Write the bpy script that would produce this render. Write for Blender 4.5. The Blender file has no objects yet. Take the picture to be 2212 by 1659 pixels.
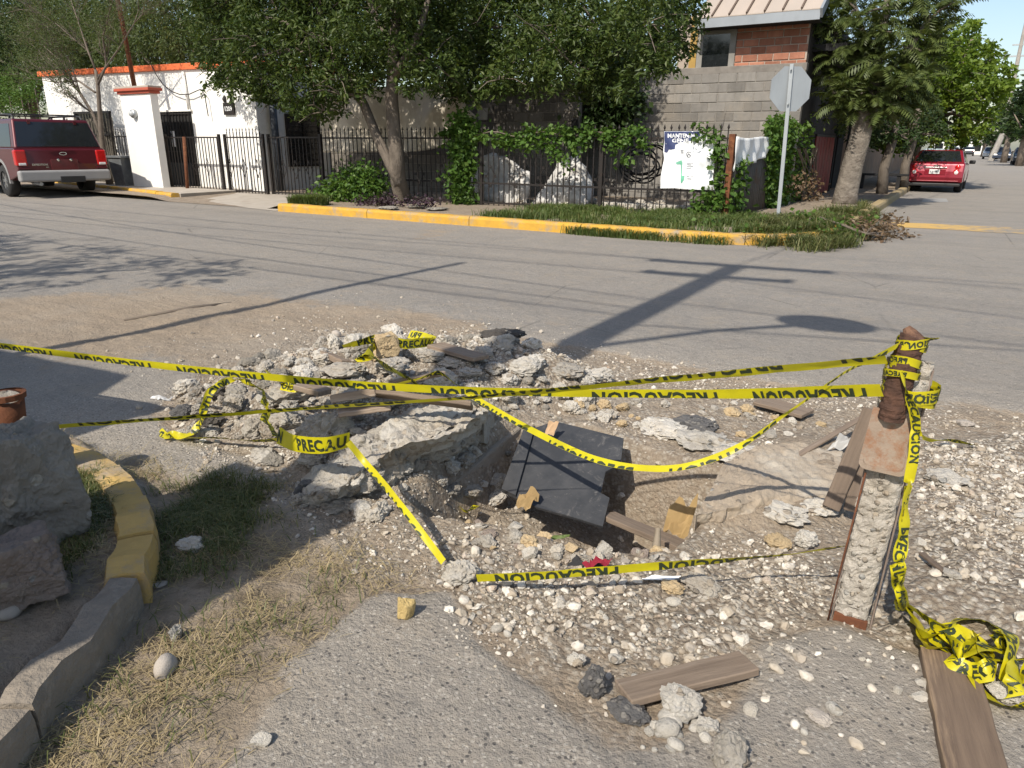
import bpy, bmesh, math, random
import numpy as np
from mathutils import Vector, Matrix, noise as mnoise
random.seed(7); rng = np.random.default_rng(7)
scene = bpy.context.scene
col = scene.collection

# ------------------------------------------------------------------ camera
# X runs along the near street (to the right), Y along the side street (away), Z up. Metres.
EYE = np.array([0.0, 0.0, 1.3])
CX, CY, FPX = 1106.0, 829.5, 1531.79
def _cd(u, v):
    d = np.array([u-CX, -(v-CY), -FPX]); return d/np.linalg.norm(d)
_ex = -_cd(-1528, 296); _ey = _cd(2100, 320)
_ex = _ex-_ey*(_ex@_ey); _ex /= np.linalg.norm(_ex); _ez = np.cross(_ex, _ey)
RC = np.array([_ex, _ey, _ez])
cam_d = bpy.data.cameras.new('camera'); cam = bpy.data.objects.new('camera', cam_d); col.objects.link(cam)
cam_d.sensor_width = 36.0; cam_d.lens = FPX/2212.0*36.0; cam_d.clip_start = 0.05; cam_d.clip_end = 2000
M4 = Matrix.Identity(4)
for i in range(3):
    for j in range(3): M4[i][j] = RC[i, j]
    M4[i][3] = EYE[i]
cam.matrix_world = M4
scene.camera = cam
# ------------------------------------------------------------------ light
SUN_EL = math.radians(46.0)
sun_dir = Vector((0.005, 1.0, -math.tan(SUN_EL)*1.0)).normalized()      # the way the light travels
w = bpy.data.worlds.new('World'); scene.world = w; w.use_nodes = True
nt = w.node_tree; nt.nodes.clear()
sky = nt.nodes.new('ShaderNodeTexSky'); sky.sky_type = 'NISHITA'; sky.sun_disc = False
sky.sun_elevation = SUN_EL; sky.sun_rotation = math.radians(180.3); sky.air_density = 1.1; sky.dust_density = 1.4
bg = nt.nodes.new('ShaderNodeBackground'); bg.inputs['Strength'].default_value = 0.115
out = nt.nodes.new('ShaderNodeOutputWorld')
nt.links.new(sky.outputs[0], bg.inputs[0]); nt.links.new(bg.outputs[0], out.inputs[0])
sun_d = bpy.data.lights.new('sun', 'SUN'); sun_d.energy = 4.0; sun_d.angle = math.radians(0.55); sun_d.color = (1.0, 0.93, 0.82)
sun = bpy.data.objects.new('sun', sun_d); col.objects.link(sun)
sun.rotation_euler = sun_dir.to_track_quat('-Z', 'Y').to_euler(); sun.location = (0, -20, 25)
scene.view_settings.view_transform = 'Standard'; scene.view_settings.look = 'None'
scene.view_settings.exposure = 0.50; scene.view_settings.gamma = 1.0; scene.view_settings.use_curve_mapping = False
scene.cycles.max_bounces = 6; scene.cycles.diffuse_bounces = 3; scene.cycles.glossy_bounces = 3
scene.cycles.transmission_bounces = 4; scene.cycles.transparent_max_bounces = 8
scene.cycles.caustics_reflective = False; scene.cycles.caustics_refractive = False

# ------------------------------------------------------------------ sight lines (to measure real positions from the survey photo)
def ray(u, v): return RC @ _cd(u, v)
def g(u, v, z=0.0):
    d = ray(u, v); return EYE+d*((z-EYE[2])/d[2])
def onY(u, v, y):
    d = ray(u, v); return EYE+d*(y/d[1])
def onX(u, v, x):
    d = ray(u, v); return EYE+d*(x/d[0])
def depth(p): return float(-(RC.T @ (np.asarray(p, float)-EYE))[2])
def ppm(p): return FPX/depth(p)
def V(p): return Vector((float(p[0]), float(p[1]), float(p[2])))
CAMX, CAMY = Vector(RC[:, 0]), Vector(RC[:, 1])

# ------------------------------------------------------------------ object helpers
def tag(o, label=None, cat=None, group=None, kind=None):
    if label: o['label'] = label
    if cat: o['category'] = cat
    if group: o['group'] = group
    if kind: o['kind'] = kind
    return o
def link(name, me, parent=None, loc=None):
    o = bpy.data.objects.new(name, me); col.objects.link(o)
    if parent: o.parent = parent
    if loc is not None: o.location = loc
    return o
def thing(name, label, cat, loc=(0, 0, 0), rz=0.0, group=None):
    o = bpy.data.objects.new(name, None); col.objects.link(o); o.empty_display_size = 0.1
    o.location = loc; o.rotation_euler = (0, 0, rz)
    return tag(o, label, cat, group)
def np_mesh(name, verts, faces, mat, smooth=False, attrs=None):
    verts = np.asarray(verts, np.float32); faces = np.asarray(faces, np.int32)
    me = bpy.data.meshes.new(name); k = faces.shape[1]
    me.vertices.add(len(verts)); me.vertices.foreach_set('co', verts.ravel())
    me.loops.add(faces.size); me.loops.foreach_set('vertex_index', faces.ravel())
    me.polygons.add(len(faces)); me.polygons.foreach_set('loop_start', np.arange(0, faces.size, k, dtype=np.int32))
    try: me.polygons.foreach_set('loop_total', np.full(len(faces), k, np.int32))
    except Exception: pass
    me.polygons.foreach_set('use_smooth', np.full(len(faces), smooth, bool))
    if attrs:
        for an, arr in attrs.items():
            a = me.attributes.new(an, 'FLOAT', 'POINT'); a.data.foreach_set('value', np.asarray(arr, np.float32))
    me.materials.append(mat); me.update(calc_edges=True); me.validate()
    return me

class MB:
    """collects shapes into one mesh"""
    def __init__(s): s.v = []; s.f = []
    def add(s, vs, fs):
        o = len(s.v); s.v += [tuple(map(float, q)) for q in vs]; s.f += [tuple(i+o for i in f) for f in fs]; return s
    def box(s, c, d, m=None):
        x, y, z = d[0]/2, d[1]/2, d[2]/2; c = Vector(c)
        vs = [Vector((a*x, b*y, e*z)) for a, b, e in ((-1,-1,-1),(1,-1,-1),(1,1,-1),(-1,1,-1),(-1,-1,1),(1,-1,1),(1,1,1),(-1,1,1))]
        vs = [(m @ q if m is not None else q)+c for q in vs]
        return s.add(vs, [(3,2,1,0),(4,5,6,7),(0,1,5,4),(1,2,6,5),(2,3,7,6),(3,0,4,7)])
    def bar(s, a, b, w, h=None, up=(0, 0, 1)):
        a, b = Vector(a), Vector(b); h = h or w; t = (b-a); L = t.length; t.normalize()
        up = Vector(up)
        if abs(t.dot(up)) > 0.98: up = Vector((0, 1, 0))
        sd = t.cross(up).normalized(); u2 = sd.cross(t)
        m = Matrix((sd, t, u2)).transposed()
        return s.box((a+b)/2, (w, L, h), m)
    def tube(s, pts, rad, n=8, cap=True, squash=1.0):
        pts = [Vector(p) for p in pts]; k = len(pts); rad = rad if hasattr(rad, '__len__') else [rad]*k
        base = len(s.v); prev = None
        for i, p in enumerate(pts):
            t = (pts[min(i+1, k-1)]-pts[max(i-1, 0)]).normalized()
            if prev is None:
                a = Vector((0, 0, 1)) if abs(t.z) < 0.9 else Vector((1, 0, 0)); x = t.cross(a).normalized()
            else:
                x = (prev-t*prev.dot(t)).normalized()
            prev = x; y = t.cross(x)
            for j in range(n):
                a = 2*math.pi*j/n; q = p+(x*math.cos(a)+y*math.sin(a)*squash)*rad[i]; s.v.append(tuple(q))
        for i in range(k-1):
            for j in range(n):
                s.f.append((base+i*n+j, base+i*n+(j+1) % n, base+(i+1)*n+(j+1) % n, base+(i+1)*n+j))
        if cap:
            s.f.append(tuple(base+j for j in range(n))[::-1]); s.f.append(tuple(base+(k-1)*n+j for j in range(n)))
        return s
    def lathe(s, prof, c=(0, 0, 0), n=16, axis='z'):
        pts = []; c = Vector(c); base = len(s.v)
        for r, z in prof:
            for j in range(n):
                a = 2*math.pi*j/n; q = (r*math.cos(a), r*math.sin(a), z)
                if axis == 'y': q = (q[0], q[2], q[1])
                if axis == 'x': q = (q[2], q[0], q[1])
                s.v.append(tuple(Vector(q)+c))
        for i in range(len(prof)-1):
            for j in range(n): s.f.append((base+i*n+j, base+i*n+(j+1) % n, base+(i+1)*n+(j+1) % n, base+(i+1)*n+j))
        return s
    def prism(s, poly, a, b):
        """poly: 3-D points of a flat outline, swept from offset a to offset b"""
        n = len(poly); A = [Vector(p)+Vector(a) for p in poly]; B = [Vector(p)+Vector(b) for p in poly]
        return s.add(A+B, [tuple(range(n))[::-1], tuple(range(n, 2*n))]+[(i, (i+1) % n, n+(i+1) % n, n+i) for i in range(n)])
    def mesh(s, name, mat, smooth=False, bevel=0, seg=2):
        me = bpy.data.meshes.new(name); me.from_pydata(s.v, [], s.f); me.materials.append(mat)
        bm = bmesh.new(); bm.from_mesh(me); bmesh.ops.recalc_face_normals(bm, faces=bm.faces)
        if bevel:
            es = [e for e in bm.edges if len(e.link_faces) == 2 and e.calc_face_angle(0) > 0.5]
            bmesh.ops.bevel(bm, geom=es, offset=bevel, segments=seg, affect='EDGES', profile=0.5, clamp_overlap=True)
        bm.to_mesh(me); bm.free()
        for p in me.polygons: p.use_smooth = smooth
        return me
    def build(s, name, mat, parent=None, smooth=False, bevel=0, seg=2, loc=None):
        return link(name, s.mesh(name, mat, smooth, bevel, seg), parent, loc)

# ------------------------------------------------------------------ materials
class NB:
    def __init__(s, name):
        s.m = bpy.data.materials.new(name); s.m.use_nodes = True; s.t = s.m.node_tree; s.t.nodes.clear()
        s.out = s.n('ShaderNodeOutputMaterial'); s.p = s.n('ShaderNodeBsdfPrincipled'); s.l(s.p.outputs[0], s.out.inputs[0])
        s.co = None
    def n(s, t, **kw):
        q = s.t.nodes.new(t)
        for k, v in kw.items(): setattr(q, k, v)
        return q
    def l(s, a, b): s.t.links.new(a, b)
    def set(s, sock, v):
        if hasattr(v, 'is_output') or isinstance(v, bpy.types.NodeSocket): s.l(v, sock)
        else: sock.default_value = v
    def coord(s, kind='Object'):
        if kind == 'World': return s.n('ShaderNodeNewGeometry').outputs['Position']
        return s.n('ShaderNodeTexCoord').outputs[kind]
    def noise(s, scale, co=None, detail=6, rough=0.6, out='Fac', dist=0.0):
        q = s.n('ShaderNodeTexNoise'); q.inputs['Scale'].default_value = scale; q.inputs['Detail'].default_value = detail
        q.inputs['Roughness'].default_value = rough; q.inputs['Distortion'].default_value = dist
        s.l(co if co is not None else s.co, q.inputs['Vector']); return q.outputs[out]
    def vor(s, scale, co=None, out='Color', feature='F1', rnd=1.0):
        q = s.n('ShaderNodeTexVoronoi', feature=feature); q.inputs['Scale'].default_value = scale
        q.inputs['Randomness'].default_value = rnd
        s.l(co if co is not None else s.co, q.inputs['Vector']); return q.outputs[out]
    def ramp(s, fac, stops, interp='LINEAR'):
        q = s.n('ShaderNodeValToRGB'); q.color_ramp.interpolation = interp; e = q.color_ramp.elements
        while len(e) < len(stops): e.new(0.5)
        for i, (p, c) in enumerate(stops):
            e[i].position = p; e[i].color = (c, c, c, 1) if not hasattr(c, '__len__') else (*c, 1)
        s.l(fac, q.inputs[0]); return q.outputs[0]
    def mix(s, fac, a, b, mode='MIX'):
        q = s.n('ShaderNodeMix', data_type='RGBA', blend_type=mode)
        for nm, v in (('A', a), ('B', b)):
            sk = [i for i in q.inputs if i.name == nm and i.type == 'RGBA'][0]
            if isinstance(v, bpy.types.NodeSocket): s.l(v, sk)
            else: sk.default_value = (*v, 1)
        if isinstance(fac, bpy.types.NodeSocket): s.l(fac, q.inputs[0])
        else: q.inputs[0].default_value = fac
        return [o for o in q.outputs if o.type == 'RGBA'][0]
    def math(s, op, a, b=0.0, clamp=False):
        q = s.n('ShaderNodeMath', operation=op, use_clamp=clamp)
        for i, v in enumerate((a, b)):
            if isinstance(v, bpy.types.NodeSocket): s.l(v, q.inputs[i])
            else: q.inputs[i].default_value = v
        return q.outputs[0]
    def attr(s, name): return s.n('ShaderNodeAttribute', attribute_name=name).outputs['Fac']
    def bump(s, h, strength=0.5, dist=0.01):
        q = s.n('ShaderNodeBump'); q.inputs['Strength'].default_value = strength; q.inputs['Distance'].default_value = dist
        s.l(h, q.inputs['Height']); s.l(q.outputs[0], s.p.inputs['Normal'])
    def base(s, c): s.set(s.p.inputs['Base Color'], c if isinstance(c, bpy.types.NodeSocket) else (*c, 1))
    def rough(s, r, metal=0.0, spec=0.4):
        s.set(s.p.inputs['Roughness'], r); s.p.inputs['Metallic'].default_value = metal; s.p.inputs['Specular IOR Level'].default_value = spec

def simple(name, c1, c2=None, scale=8.0, rough=0.7, metal=0.0, bump=0.3, bscale=40.0, bdist=0.004, c3=None, s3=2.0, t3=(0.55, 0.7), spec=0.4, rnd=0.0, stretch=None, coat=0.0):
    """two-tone noise, optional third colour in patches, optional per-object / per-island brightness shift"""
    b = NB(name); b.co = b.coord('Object')
    if stretch:
        mp = b.n('ShaderNodeMapping'); mp.inputs['Scale'].default_value = stretch; b.l(b.co, mp.inputs['Vector']); b.co = mp.outputs[0]
    if rnd:
        oi = b.n('ShaderNodeObjectInfo').outputs['Random']; ad = b.n('ShaderNodeVectorMath', operation='ADD'); b.l(b.co, ad.inputs[0])
        sc = b.math('MULTIPLY', oi, 37.0); b.l(sc, ad.inputs[1]); b.co = ad.outputs[0]
    c2 = c2 or tuple(x*0.75 for x in c1)
    c = b.mix(b.ramp(b.noise(scale), [(0.32, 0.0), (0.68, 1.0)]), c1, c2)
    if c3: c = b.mix(b.ramp(b.noise(s3, detail=8, rough=0.7), [(t3[0], 0.0), (t3[1], 1.0)]), c, c3)
    if rnd:
        hsv = b.n('ShaderNodeHueSaturation'); v = b.math('ADD', b.math('MULTIPLY', oi, 2*rnd), 1.0-rnd); b.l(v, hsv.inputs['Value']); b.l(c, hsv.inputs['Color']); c = hsv.outputs[0]
    b.base(c); b.rough(rough, metal, spec)
    if coat: b.p.inputs['Coat Weight'].default_value = coat; b.p.inputs['Coat Roughness'].default_value = 0.08
    if bump: b.bump(b.noise(bscale, detail=5, rough=0.65), bump, bdist)
    return b.m

def leaf_mat(name, ca, cb, cc, trans=0.35, rough=0.5):
    b = NB(name); isl = b.n('ShaderNodeNewGeometry').outputs['Random Per Island']
    b.co = b.coord('World')
    c = b.ramp(isl, [(0.0, ca), (0.5, cb), (1.0, cc)])
    c = b.mix(b.ramp(b.noise(0.9, detail=3), [(0.35, 0.0), (0.7, 0.6)]), c, tuple(x*0.7 for x in cb))
    b.base(c); b.rough(rough, 0, 0.35)
    tr = b.n('ShaderNodeBsdfTranslucent'); ml = b.mix(1.0, c, (1.25, 1.2, 0.6), 'MULTIPLY'); b.l(ml, tr.inputs[0])
    mx = b.n('ShaderNodeMixShader'); mx.inputs[0].default_value = trans
    b.l(b.p.outputs[0], mx.inputs[1]); b.l(tr.outputs[0], mx.inputs[2]); b.l(mx.outputs[0], b.out.inputs[0])
    return b.m

def fbm(x, y, scale, octaves=4, seed=0, gain=0.5):
    """value noise on numpy arrays, about -1..1"""
    r = np.random.default_rng(1000+seed); T = r.random((256, 256))*2-1
    out = np.zeros_like(x, dtype=float); amp = 1.0; tot = 0.0
    for o in range(octaves):
        X = x*scale*(2**o)+o*17.3; Y = y*scale*(2**o)+o*9.1
        xi = np.floor(X).astype(int); yi = np.floor(Y).astype(int); fx = X-xi; fy = Y-yi
        fx = fx*fx*(3-2*fx); fy = fy*fy*(3-2*fy)
        a = T[xi & 255, yi & 255]; b_ = T[(xi+1) & 255, yi & 255]; c = T[xi & 255, (yi+1) & 255]; d = T[(xi+1) & 255, (yi+1) & 255]
        out += amp*((a*(1-fx)+b_*fx)*(1-fy)+(c*(1-fx)+d*fx)*fy); tot += amp; amp *= gain
    return out/tot
def sstep(a, b, x):
    t = np.clip((x-a)/(b-a), 0, 1); return t*t*(3-2*t)
def sdist(X, Y, P):
    """signed distance to a polygon, positive inside"""
    P = np.asarray(P, float); d = np.full(X.shape, 1e9); ins = np.zeros(X.shape, bool); n = len(P)
    for i in range(n):
        a, b = P[i], P[(i+1) % n]; ex, ey = b-a; wx, wy = X-a[0], Y-a[1]
        t = np.clip((wx*ex+wy*ey)/(ex*ex+ey*ey+1e-12), 0, 1); d = np.minimum(d, np.hypot(wx-t*ex, wy-t*ey))
        c = ((a[1] > Y) != (b[1] > Y)) & (X < (b[0]-a[0])*(Y-a[1])/(b[1]-a[1]+1e-12)+a[0]); ins ^= c
    return np.where(ins, d, -d)
def gp(pts, z=0.0): return [g(u, v, z)[:2] for u, v in pts]

def proj(p):
    q = RC.T @ (np.asarray(p, float)-EYE); return (CX+FPX*q[0]/-q[2], CY-FPX*q[1]/-q[2])
# ------------------------------------------------------------------ GROUND (road, dirt, pit) as one sheet
def axis(lo, hi, step, far_lo, far_hi, grow=1.13):
    a = list(np.arange(lo, hi+1e-9, step)); s = step; q = hi
    while q < far_hi: s = min(s*grow, 30); q += s; a.append(q)
    s = step; q = lo; pre = []
    while q > far_lo: s = min(s*grow, 30); q -= s; pre.append(q)
    return np.array(pre[::-1]+a)
GX = axis(-4.9, 1.5, 0.0145, -420, 420); GY = axis(0.25, 4.9, 0.0145, -60, 620)
PIT = gp([(862,1095),(905,1045),(965,1000),(1060,945),(1125,915),(1240,918),(1390,960),(1560,1012),(1548,1070),(1500,1140),(1440,1185),(1270,1190),(1120,1150),(1000,1120)])
MOUND = gp([(370,905),(420,850),(520,815),(680,770),(820,745),(960,745),(1120,770),(1260,800),(1340,840),(1200,890),(1060,940),(960,990),(880,1050),(800,1085),(640,1075),(560,1010),(450,960)])
BANK = gp([(640,1030),(740,950),(1000,890),(1110,880),(1040,950),(950,1010),(860,1090),(740,1090)])
SANDZ = gp([(-300,690),(0,655),(420,625),(800,660),(1120,700),(1000,740),(700,765),(500,820),(330,800),(0,735),(-300,740)])
RIMZ = gp([(340,900),(420,800),(700,710),(1000,700),(1300,760),(1500,800),(1900,860),(2212,900),(2500,980),(2500,1500),(2212,1420),(2050,1440),(1990,1420),(1800,1340),(1640,1390),(1590,1500),(1420,1650),(1330,1659),(1260,1590),(1180,1500),(1090,1450),(1010,1390),(950,1300),(830,1290),(760,1240),(620,1090),(480,1000)])
LAWN = gp([(260,1000),(420,1030),(600,1050),(680,1130),(760,1200),(850,1280),(740,1340),(620,1440),(500,1590),(430,1720),(0,1800),(-100,1700),(230,1400),(330,1240),(340,1100)])
LOT = gp([(-400,930),(20,945),(200,975),(300,1060),(325,1160),(290,1290),(150,1440),(0,1560),(-300,1900),(-900,1700)])
SLABR = gp([(1560,1010),(1700,950),(1880,960),(1860,1100),(1700,1150),(1500,1150),(1530,1090)])
WETR = gp([(1940,960),(2212,940),(2400,1100),(2400,1450),(2212,1420),(2000,1290)])
GRAVF = gp([(850,1160),(1000,1140),(1200,1190),(1500,1210),(1700,1210),(1960,1280),(2100,1400),(1980,1400),(1780,1330),(1620,1400),(1500,1460),(1250,1400),(1130,1400),(1010,1380),(960,1290),(900,1270)])
HOLES = [gp([(860,1490),(930,1475),(985,1540),(960,1640),(890,1650),(850,1580)]), gp([(500,1470),(640,1440),(700,1490),(600,1560),(520,1580)]), gp([(1180,1270),(1330,1290),(1300,1340),(1200,1330)])]
DUST2 = gp([(880,488),(1000,485),(1010,505),(900,520)])
def ground_fields(X, Y):
    near = sstep(9, 5, np.hypot(X+1.5, Y-2.5))
    sp = sdist(X, Y, PIT); sm = sdist(X, Y, MOUND); sb = sdist(X, Y, BANK); sr = sdist(X, Y, RIMZ); sl = sdist(X, Y, LAWN)
    so = sdist(X, Y, LOT); ss = sdist(X, Y, SANDZ); sw = sdist(X, Y, WETR); sg = sdist(X, Y, GRAVF); sq = sdist(X, Y, SLABR)
    wob = fbm(X, Y, 1.7, 4, 3)*0.16
    Z = np.zeros_like(X)
    Z += sstep(-0.12, 0.55, sm+wob)*0.17
    Z += sstep(-0.05, 0.25, sb+wob*0.6)*0.06
    Z -= sstep(-0.04, 0.13, sp+wob*0.25)*0.42*(0.82+0.35*fbm(X, Y, 1.1, 3, 9))
    Z += sstep(-0.05, 0.12, sq+wob*0.5)*0.05
    Z += sstep(-0.02, 0.06, so)*0.075
    Z += sstep(-0.2, 0.3, sw+wob)*0.045
    dirt = np.maximum.reduce([sstep(-0.10, 0.10, sr+wob*0.9), sstep(-0.1, 0.12, sl+wob), sstep(-0.7, 0.5, ss+wob*3)*0.8*near, sstep(-0.03, 0.05, so),
                              sstep(-0.5, 0.4, sdist(X, Y, DUST2)+wob*2)*0.6])
    for H_ in HOLES:
        hd = sdist(X, Y, H_)+wob*0.6+fbm(X, Y, 6.0, 4, 63)*0.12-0.03; dirt = np.maximum(dirt, sstep(-0.05, 0.12, hd)*0.75)
    far_d = sstep(0.15, 0.75, fbm(X, Y, 0.35, 4, 5))*0.22
    dirt = np.maximum(dirt, far_d)
    grav = np.maximum.reduce([sstep(-0.1, 0.15, sm+wob), sstep(-0.1, 0.15, sg+wob), sstep(-0.15, 0.2, sw+wob), sstep(-0.2, 0.1, sr+wob)*0.45])*near
    grav *= 1-sstep(-0.02, 0.12, sq)*0.7
    # broken pavement stands a little proud of the dirt
    Z += near*(1-sstep(0.0, 0.9, dirt))*0.022
    rel = near*dirt
    Z += rel*(fbm(X, Y, 3.0, 5, 11)*0.02+fbm(X, Y, 14, 4, 12)*0.010)
    Z += near*grav*(np.abs(fbm(X, Y, 22, 3, 13))*0.026)
    Z += near*sstep(0.0, 0.35, sm+wob)*(np.abs(fbm(X, Y, 4.5, 5, 17))*0.11)
    Z += near*sstep(0.0, 0.2, sp+0.15)*fbm(X, Y, 5, 5, 14)*0.05
    Z += near*sstep(-0.1, 0.2, sb)*(np.abs(fbm(X, Y, 7, 4, 15)))*0.06
    Z += near*fbm(X, Y, 30, 3, 16)*0.003
    lawn = sstep(-0.05, 0.2, sl+wob)
    # everything settles to z = 0 away from the pit
    return Z, dirt, grav, lawn, sp
XX, YY = np.meshgrid(GX, GY, indexing='ij')
GZ, GD, GG, GL, GP = ground_fields(XX, YY)
nx, ny = XX.shape
idx = np.arange(nx*ny).reshape(nx, ny)
F4 = np.stack([idx[:-1, :-1], idx[1:, :-1], idx[1:, 1:], idx[:-1, 1:]], -1).reshape(-1, 4)
def hz(x, y):
    i = int(np.clip(np.searchsorted(GX, x)-1, 0, nx-2)); j = int(np.clip(np.searchsorted(GY, y)-1, 0, ny-2))
    fx = (x-GX[i])/(GX[i+1]-GX[i]); fy = (y-GY[j])/(GY[j+1]-GY[j])
    return float((GZ[i, j]*(1-fx)+GZ[i+1, j]*fx)*(1-fy)+(GZ[i, j+1]*(1-fx)+GZ[i+1, j+1]*fx)*fy)
def hzv(x, y):
    x = np.asarray(x, float); y = np.asarray(y, float)
    i = np.clip(np.searchsorted(GX, x)-1, 0, nx-2); j = np.clip(np.searchsorted(GY, y)-1, 0, ny-2)
    fx = (x-GX[i])/(GX[i+1]-GX[i]); fy = (y-GY[j])/(GY[j+1]-GY[j])
    return (GZ[i, j]*(1-fx)+GZ[i+1, j]*fx)*(1-fy)+(GZ[i, j+1]*(1-fx)+GZ[i+1, j+1]*fx)*fy
def hit(u, v):
    """first point of the ground sheet on a sight line"""
    d = ray(u, v); t0 = (0.45-EYE[2])/d[2]; t1 = (-0.5-EYE[2])/d[2]; N = 70; pv = None
    for k in range(N+1):
        t = t0+(t1-t0)*k/N; p = EYE+d*t
        if p[2] <= hz(p[0], p[1]):
            if pv is None: return p
            a, b_ = pv, t
            for _ in range(10):
                m = (a+b_)/2; q = EYE+d*m
                if q[2] <= hz(q[0], q[1]): b_ = m
                else: a = m
            p = EYE+d*b_; p[2] = hz(p[0], p[1]); return p
        pv = t
    return EYE+d*t1

b = NB('ground_mix'); b.co = b.coord('World')
dirt, grav, lawn, nearby = b.attr('dirt'), b.attr('grav'), b.attr('lawn'), b.attr('nearby')
# asphalt: pale worn binder with light and dark aggregate
asp = b.mix(b.ramp(b.noise(2.2, detail=8), [(0.3, 0), (0.7, 1)]), (0.275, 0.252, 0.225), (0.215, 0.20, 0.18))
asp = b.mix(b.ramp(b.noise(0.33, detail=5, rough=0.7), [(0.42, 0), (0.68, 0.6)]), asp, (0.30, 0.265, 0.22))
vc = b.vor(88, out='Color'); vdist = b.vor(88, out='Distance'); sepa = b.n('ShaderNodeSeparateColor'); b.l(vc, sepa.inputs[0])
rnd_ = b.ramp(vdist, [(0.32, 1), (0.46, 0)])
asp = b.mix(b.math('MULTIPLY', b.math('MULTIPLY', b.ramp(sepa.outputs[0], [(0.86, 0), (0.88, 1)], 'CONSTANT'), rnd_), 0.7), asp, (0.085, 0.08, 0.08))
asp = b.mix(b.math('MULTIPLY', b.math('MULTIPLY', b.ramp(sepa.outputs[1], [(0.76, 0), (0.78, 1)], 'CONSTANT'), rnd_), 0.6), asp, (0.42, 0.385, 0.335))
asp = b.mix(b.math('MULTIPLY', b.ramp(b.noise(150, detail=4, rough=0.7), [(0.36, 1), (0.52, 0)]), 0.42), asp, (0.105, 0.098, 0.09))
asp = b.mix(b.math('MULTIPLY', b.ramp(b.noise(28, detail=9, rough=0.8), [(0.40, 0), (0.62, 1)]), 0.5), asp, (0.36, 0.325, 0.28))
asp = b.mix(b.math('MULTIPLY', b.ramp(b.noise(5, detail=9, rough=0.78), [(0.5, 0), (0.66, 1)]), 0.6), asp, (0.33, 0.28, 0.22))
asp = b.mix(b.math('MULTIPLY', nearby, b.ramp(b.noise(4, detail=9, rough=0.75), [(0.28, 0.10), (0.66, 0.55)])), asp, (0.43, 0.375, 0.305))
asp = b.mix(b.math('MULTIPLY', nearby, b.math('MULTIPLY', b.math('MULTIPLY', b.ramp(sepa.outputs[2], [(0.93, 0), (0.94, 1)], 'CONSTANT'), rnd_), 0.75)), asp, (0.075, 0.07, 0.07))
asp = b.mix(b.math('MULTIPLY', nearby, b.math('MULTIPLY', b.math('MULTIPLY', b.ramp(sepa.outputs[2], [(0.20, 1), (0.22, 0)], 'CONSTANT'), rnd_), 0.6)), asp, (0.55, 0.50, 0.43))
# thin cracks
ed = b.vor(0.55, co=None, out='Distance', feature='DISTANCE_TO_EDGE')
crk = b.math('MULTIPLY', b.ramp(ed, [(0.0, 0.6), (0.007, 0)]), b.ramp(b.noise(0.6, detail=4), [(0.5, 0), (0.62, 0.8)]))
asp = b.mix(crk, asp, (0.06, 0.055, 0.05))
mpz = b.n('ShaderNodeMapping'); mpz.inputs['Scale'].default_value = (0.10, 1.3, 1.0); b.l(b.co, mpz.inputs['Vector'])
asp = b.mix(b.math('MULTIPLY', b.ramp(b.noise(1.0, co=mpz.outputs[0], detail=6, rough=0.6), [(0.50, 0), (0.72, 1)]), 0.35), asp, (0.15, 0.14, 0.13))
asp = b.mix(b.math('MULTIPLY', b.ramp(b.noise(0.8, detail=3, rough=0.5), [(0.66, 0), (0.76, 1)]), 0.35), asp, (0.10, 0.095, 0.09))
# dirt: tan soil, paler dust, darker damp crumbs
so = b.mix(b.ramp(b.noise(3.1, detail=9, rough=0.7), [(0.3, 0), (0.7, 1)]), (0.36, 0.285, 0.205), (0.285, 0.23, 0.172))
so = b.mix(b.ramp(b.noise(1.1, detail=6), [(0.45, 0), (0.7, 0.8)]), so, (0.35, 0.302, 0.243))
so = b.mix(b.math('MULTIPLY', b.ramp(b.noise(45, detail=6, rough=0.75), [(0.30, 1), (0.52, 0)]), 0.6), so, (0.15, 0.115, 0.085))
vg = b.vor(60, out='Color'); sepg = b.n('ShaderNodeSeparateColor'); b.l(vg, sepg.inputs[0])
gc = b.ramp(sepg.outputs[0], [(0.0, (0.19, 0.155, 0.12)), (0.3, (0.33, 0.285, 0.225)), (0.65, (0.44, 0.395, 0.325)), (1.0, (0.54, 0.50, 0.435))])
gd = b.vor(60, out='Distance')
gc = b.mix(b.ramp(gd, [(0.35, 0), (0.75, 0.8)]), gc, (0.17, 0.13, 0.095))
so = b.mix(b.math('MULTIPLY', b.ramp(b.math('ADD', grav, b.math('MULTIPLY', b.math('SUBTRACT', b.noise(6, detail=5), 0.5), 0.9)), [(0.3, 0), (0.65, 1)]), 0.85), so, gc)
so = b.mix(b.math('MULTIPLY', lawn, b.ramp(b.noise(9, detail=6), [(0.4, 0), (0.65, 0.75)])), so, (0.15, 0.115, 0.07))
dm = b.ramp(b.math('ADD', dirt, b.math('MULTIPLY', b.math('SUBTRACT', b.noise(7, detail=9, rough=0.75), 0.5), 0.9)), [(0.40, 0), (0.62, 1)])
b.base(b.mix(dm, asp, so)); b.rough(0.92, 0, 0.2)
hgt = b.math('ADD', b.math('MULTIPLY', b.math('SUBTRACT', 1.0, gd), b.math('ADD', b.math('MULTIPLY', grav, 1.2), 0.25)), b.math('ADD', b.noise(110, detail=4), b.math('MULTIPLY', b.noise(14, detail=9, rough=0.75), 2.6)))
b.bump(hgt, 0.9, 0.011)
M_ground = b.m
me = np_mesh('road', np.stack([XX, YY, GZ], -1).reshape(-1, 3), F4, M_ground, True, {'dirt': GD.ravel(), 'grav': GG.ravel(), 'lawn': GL.ravel(), 'nearby': sstep(5.0, 2.2, np.hypot(XX+0.6, YY-0.8)).ravel()})
tag(link('road', me), kind='structure')

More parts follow.
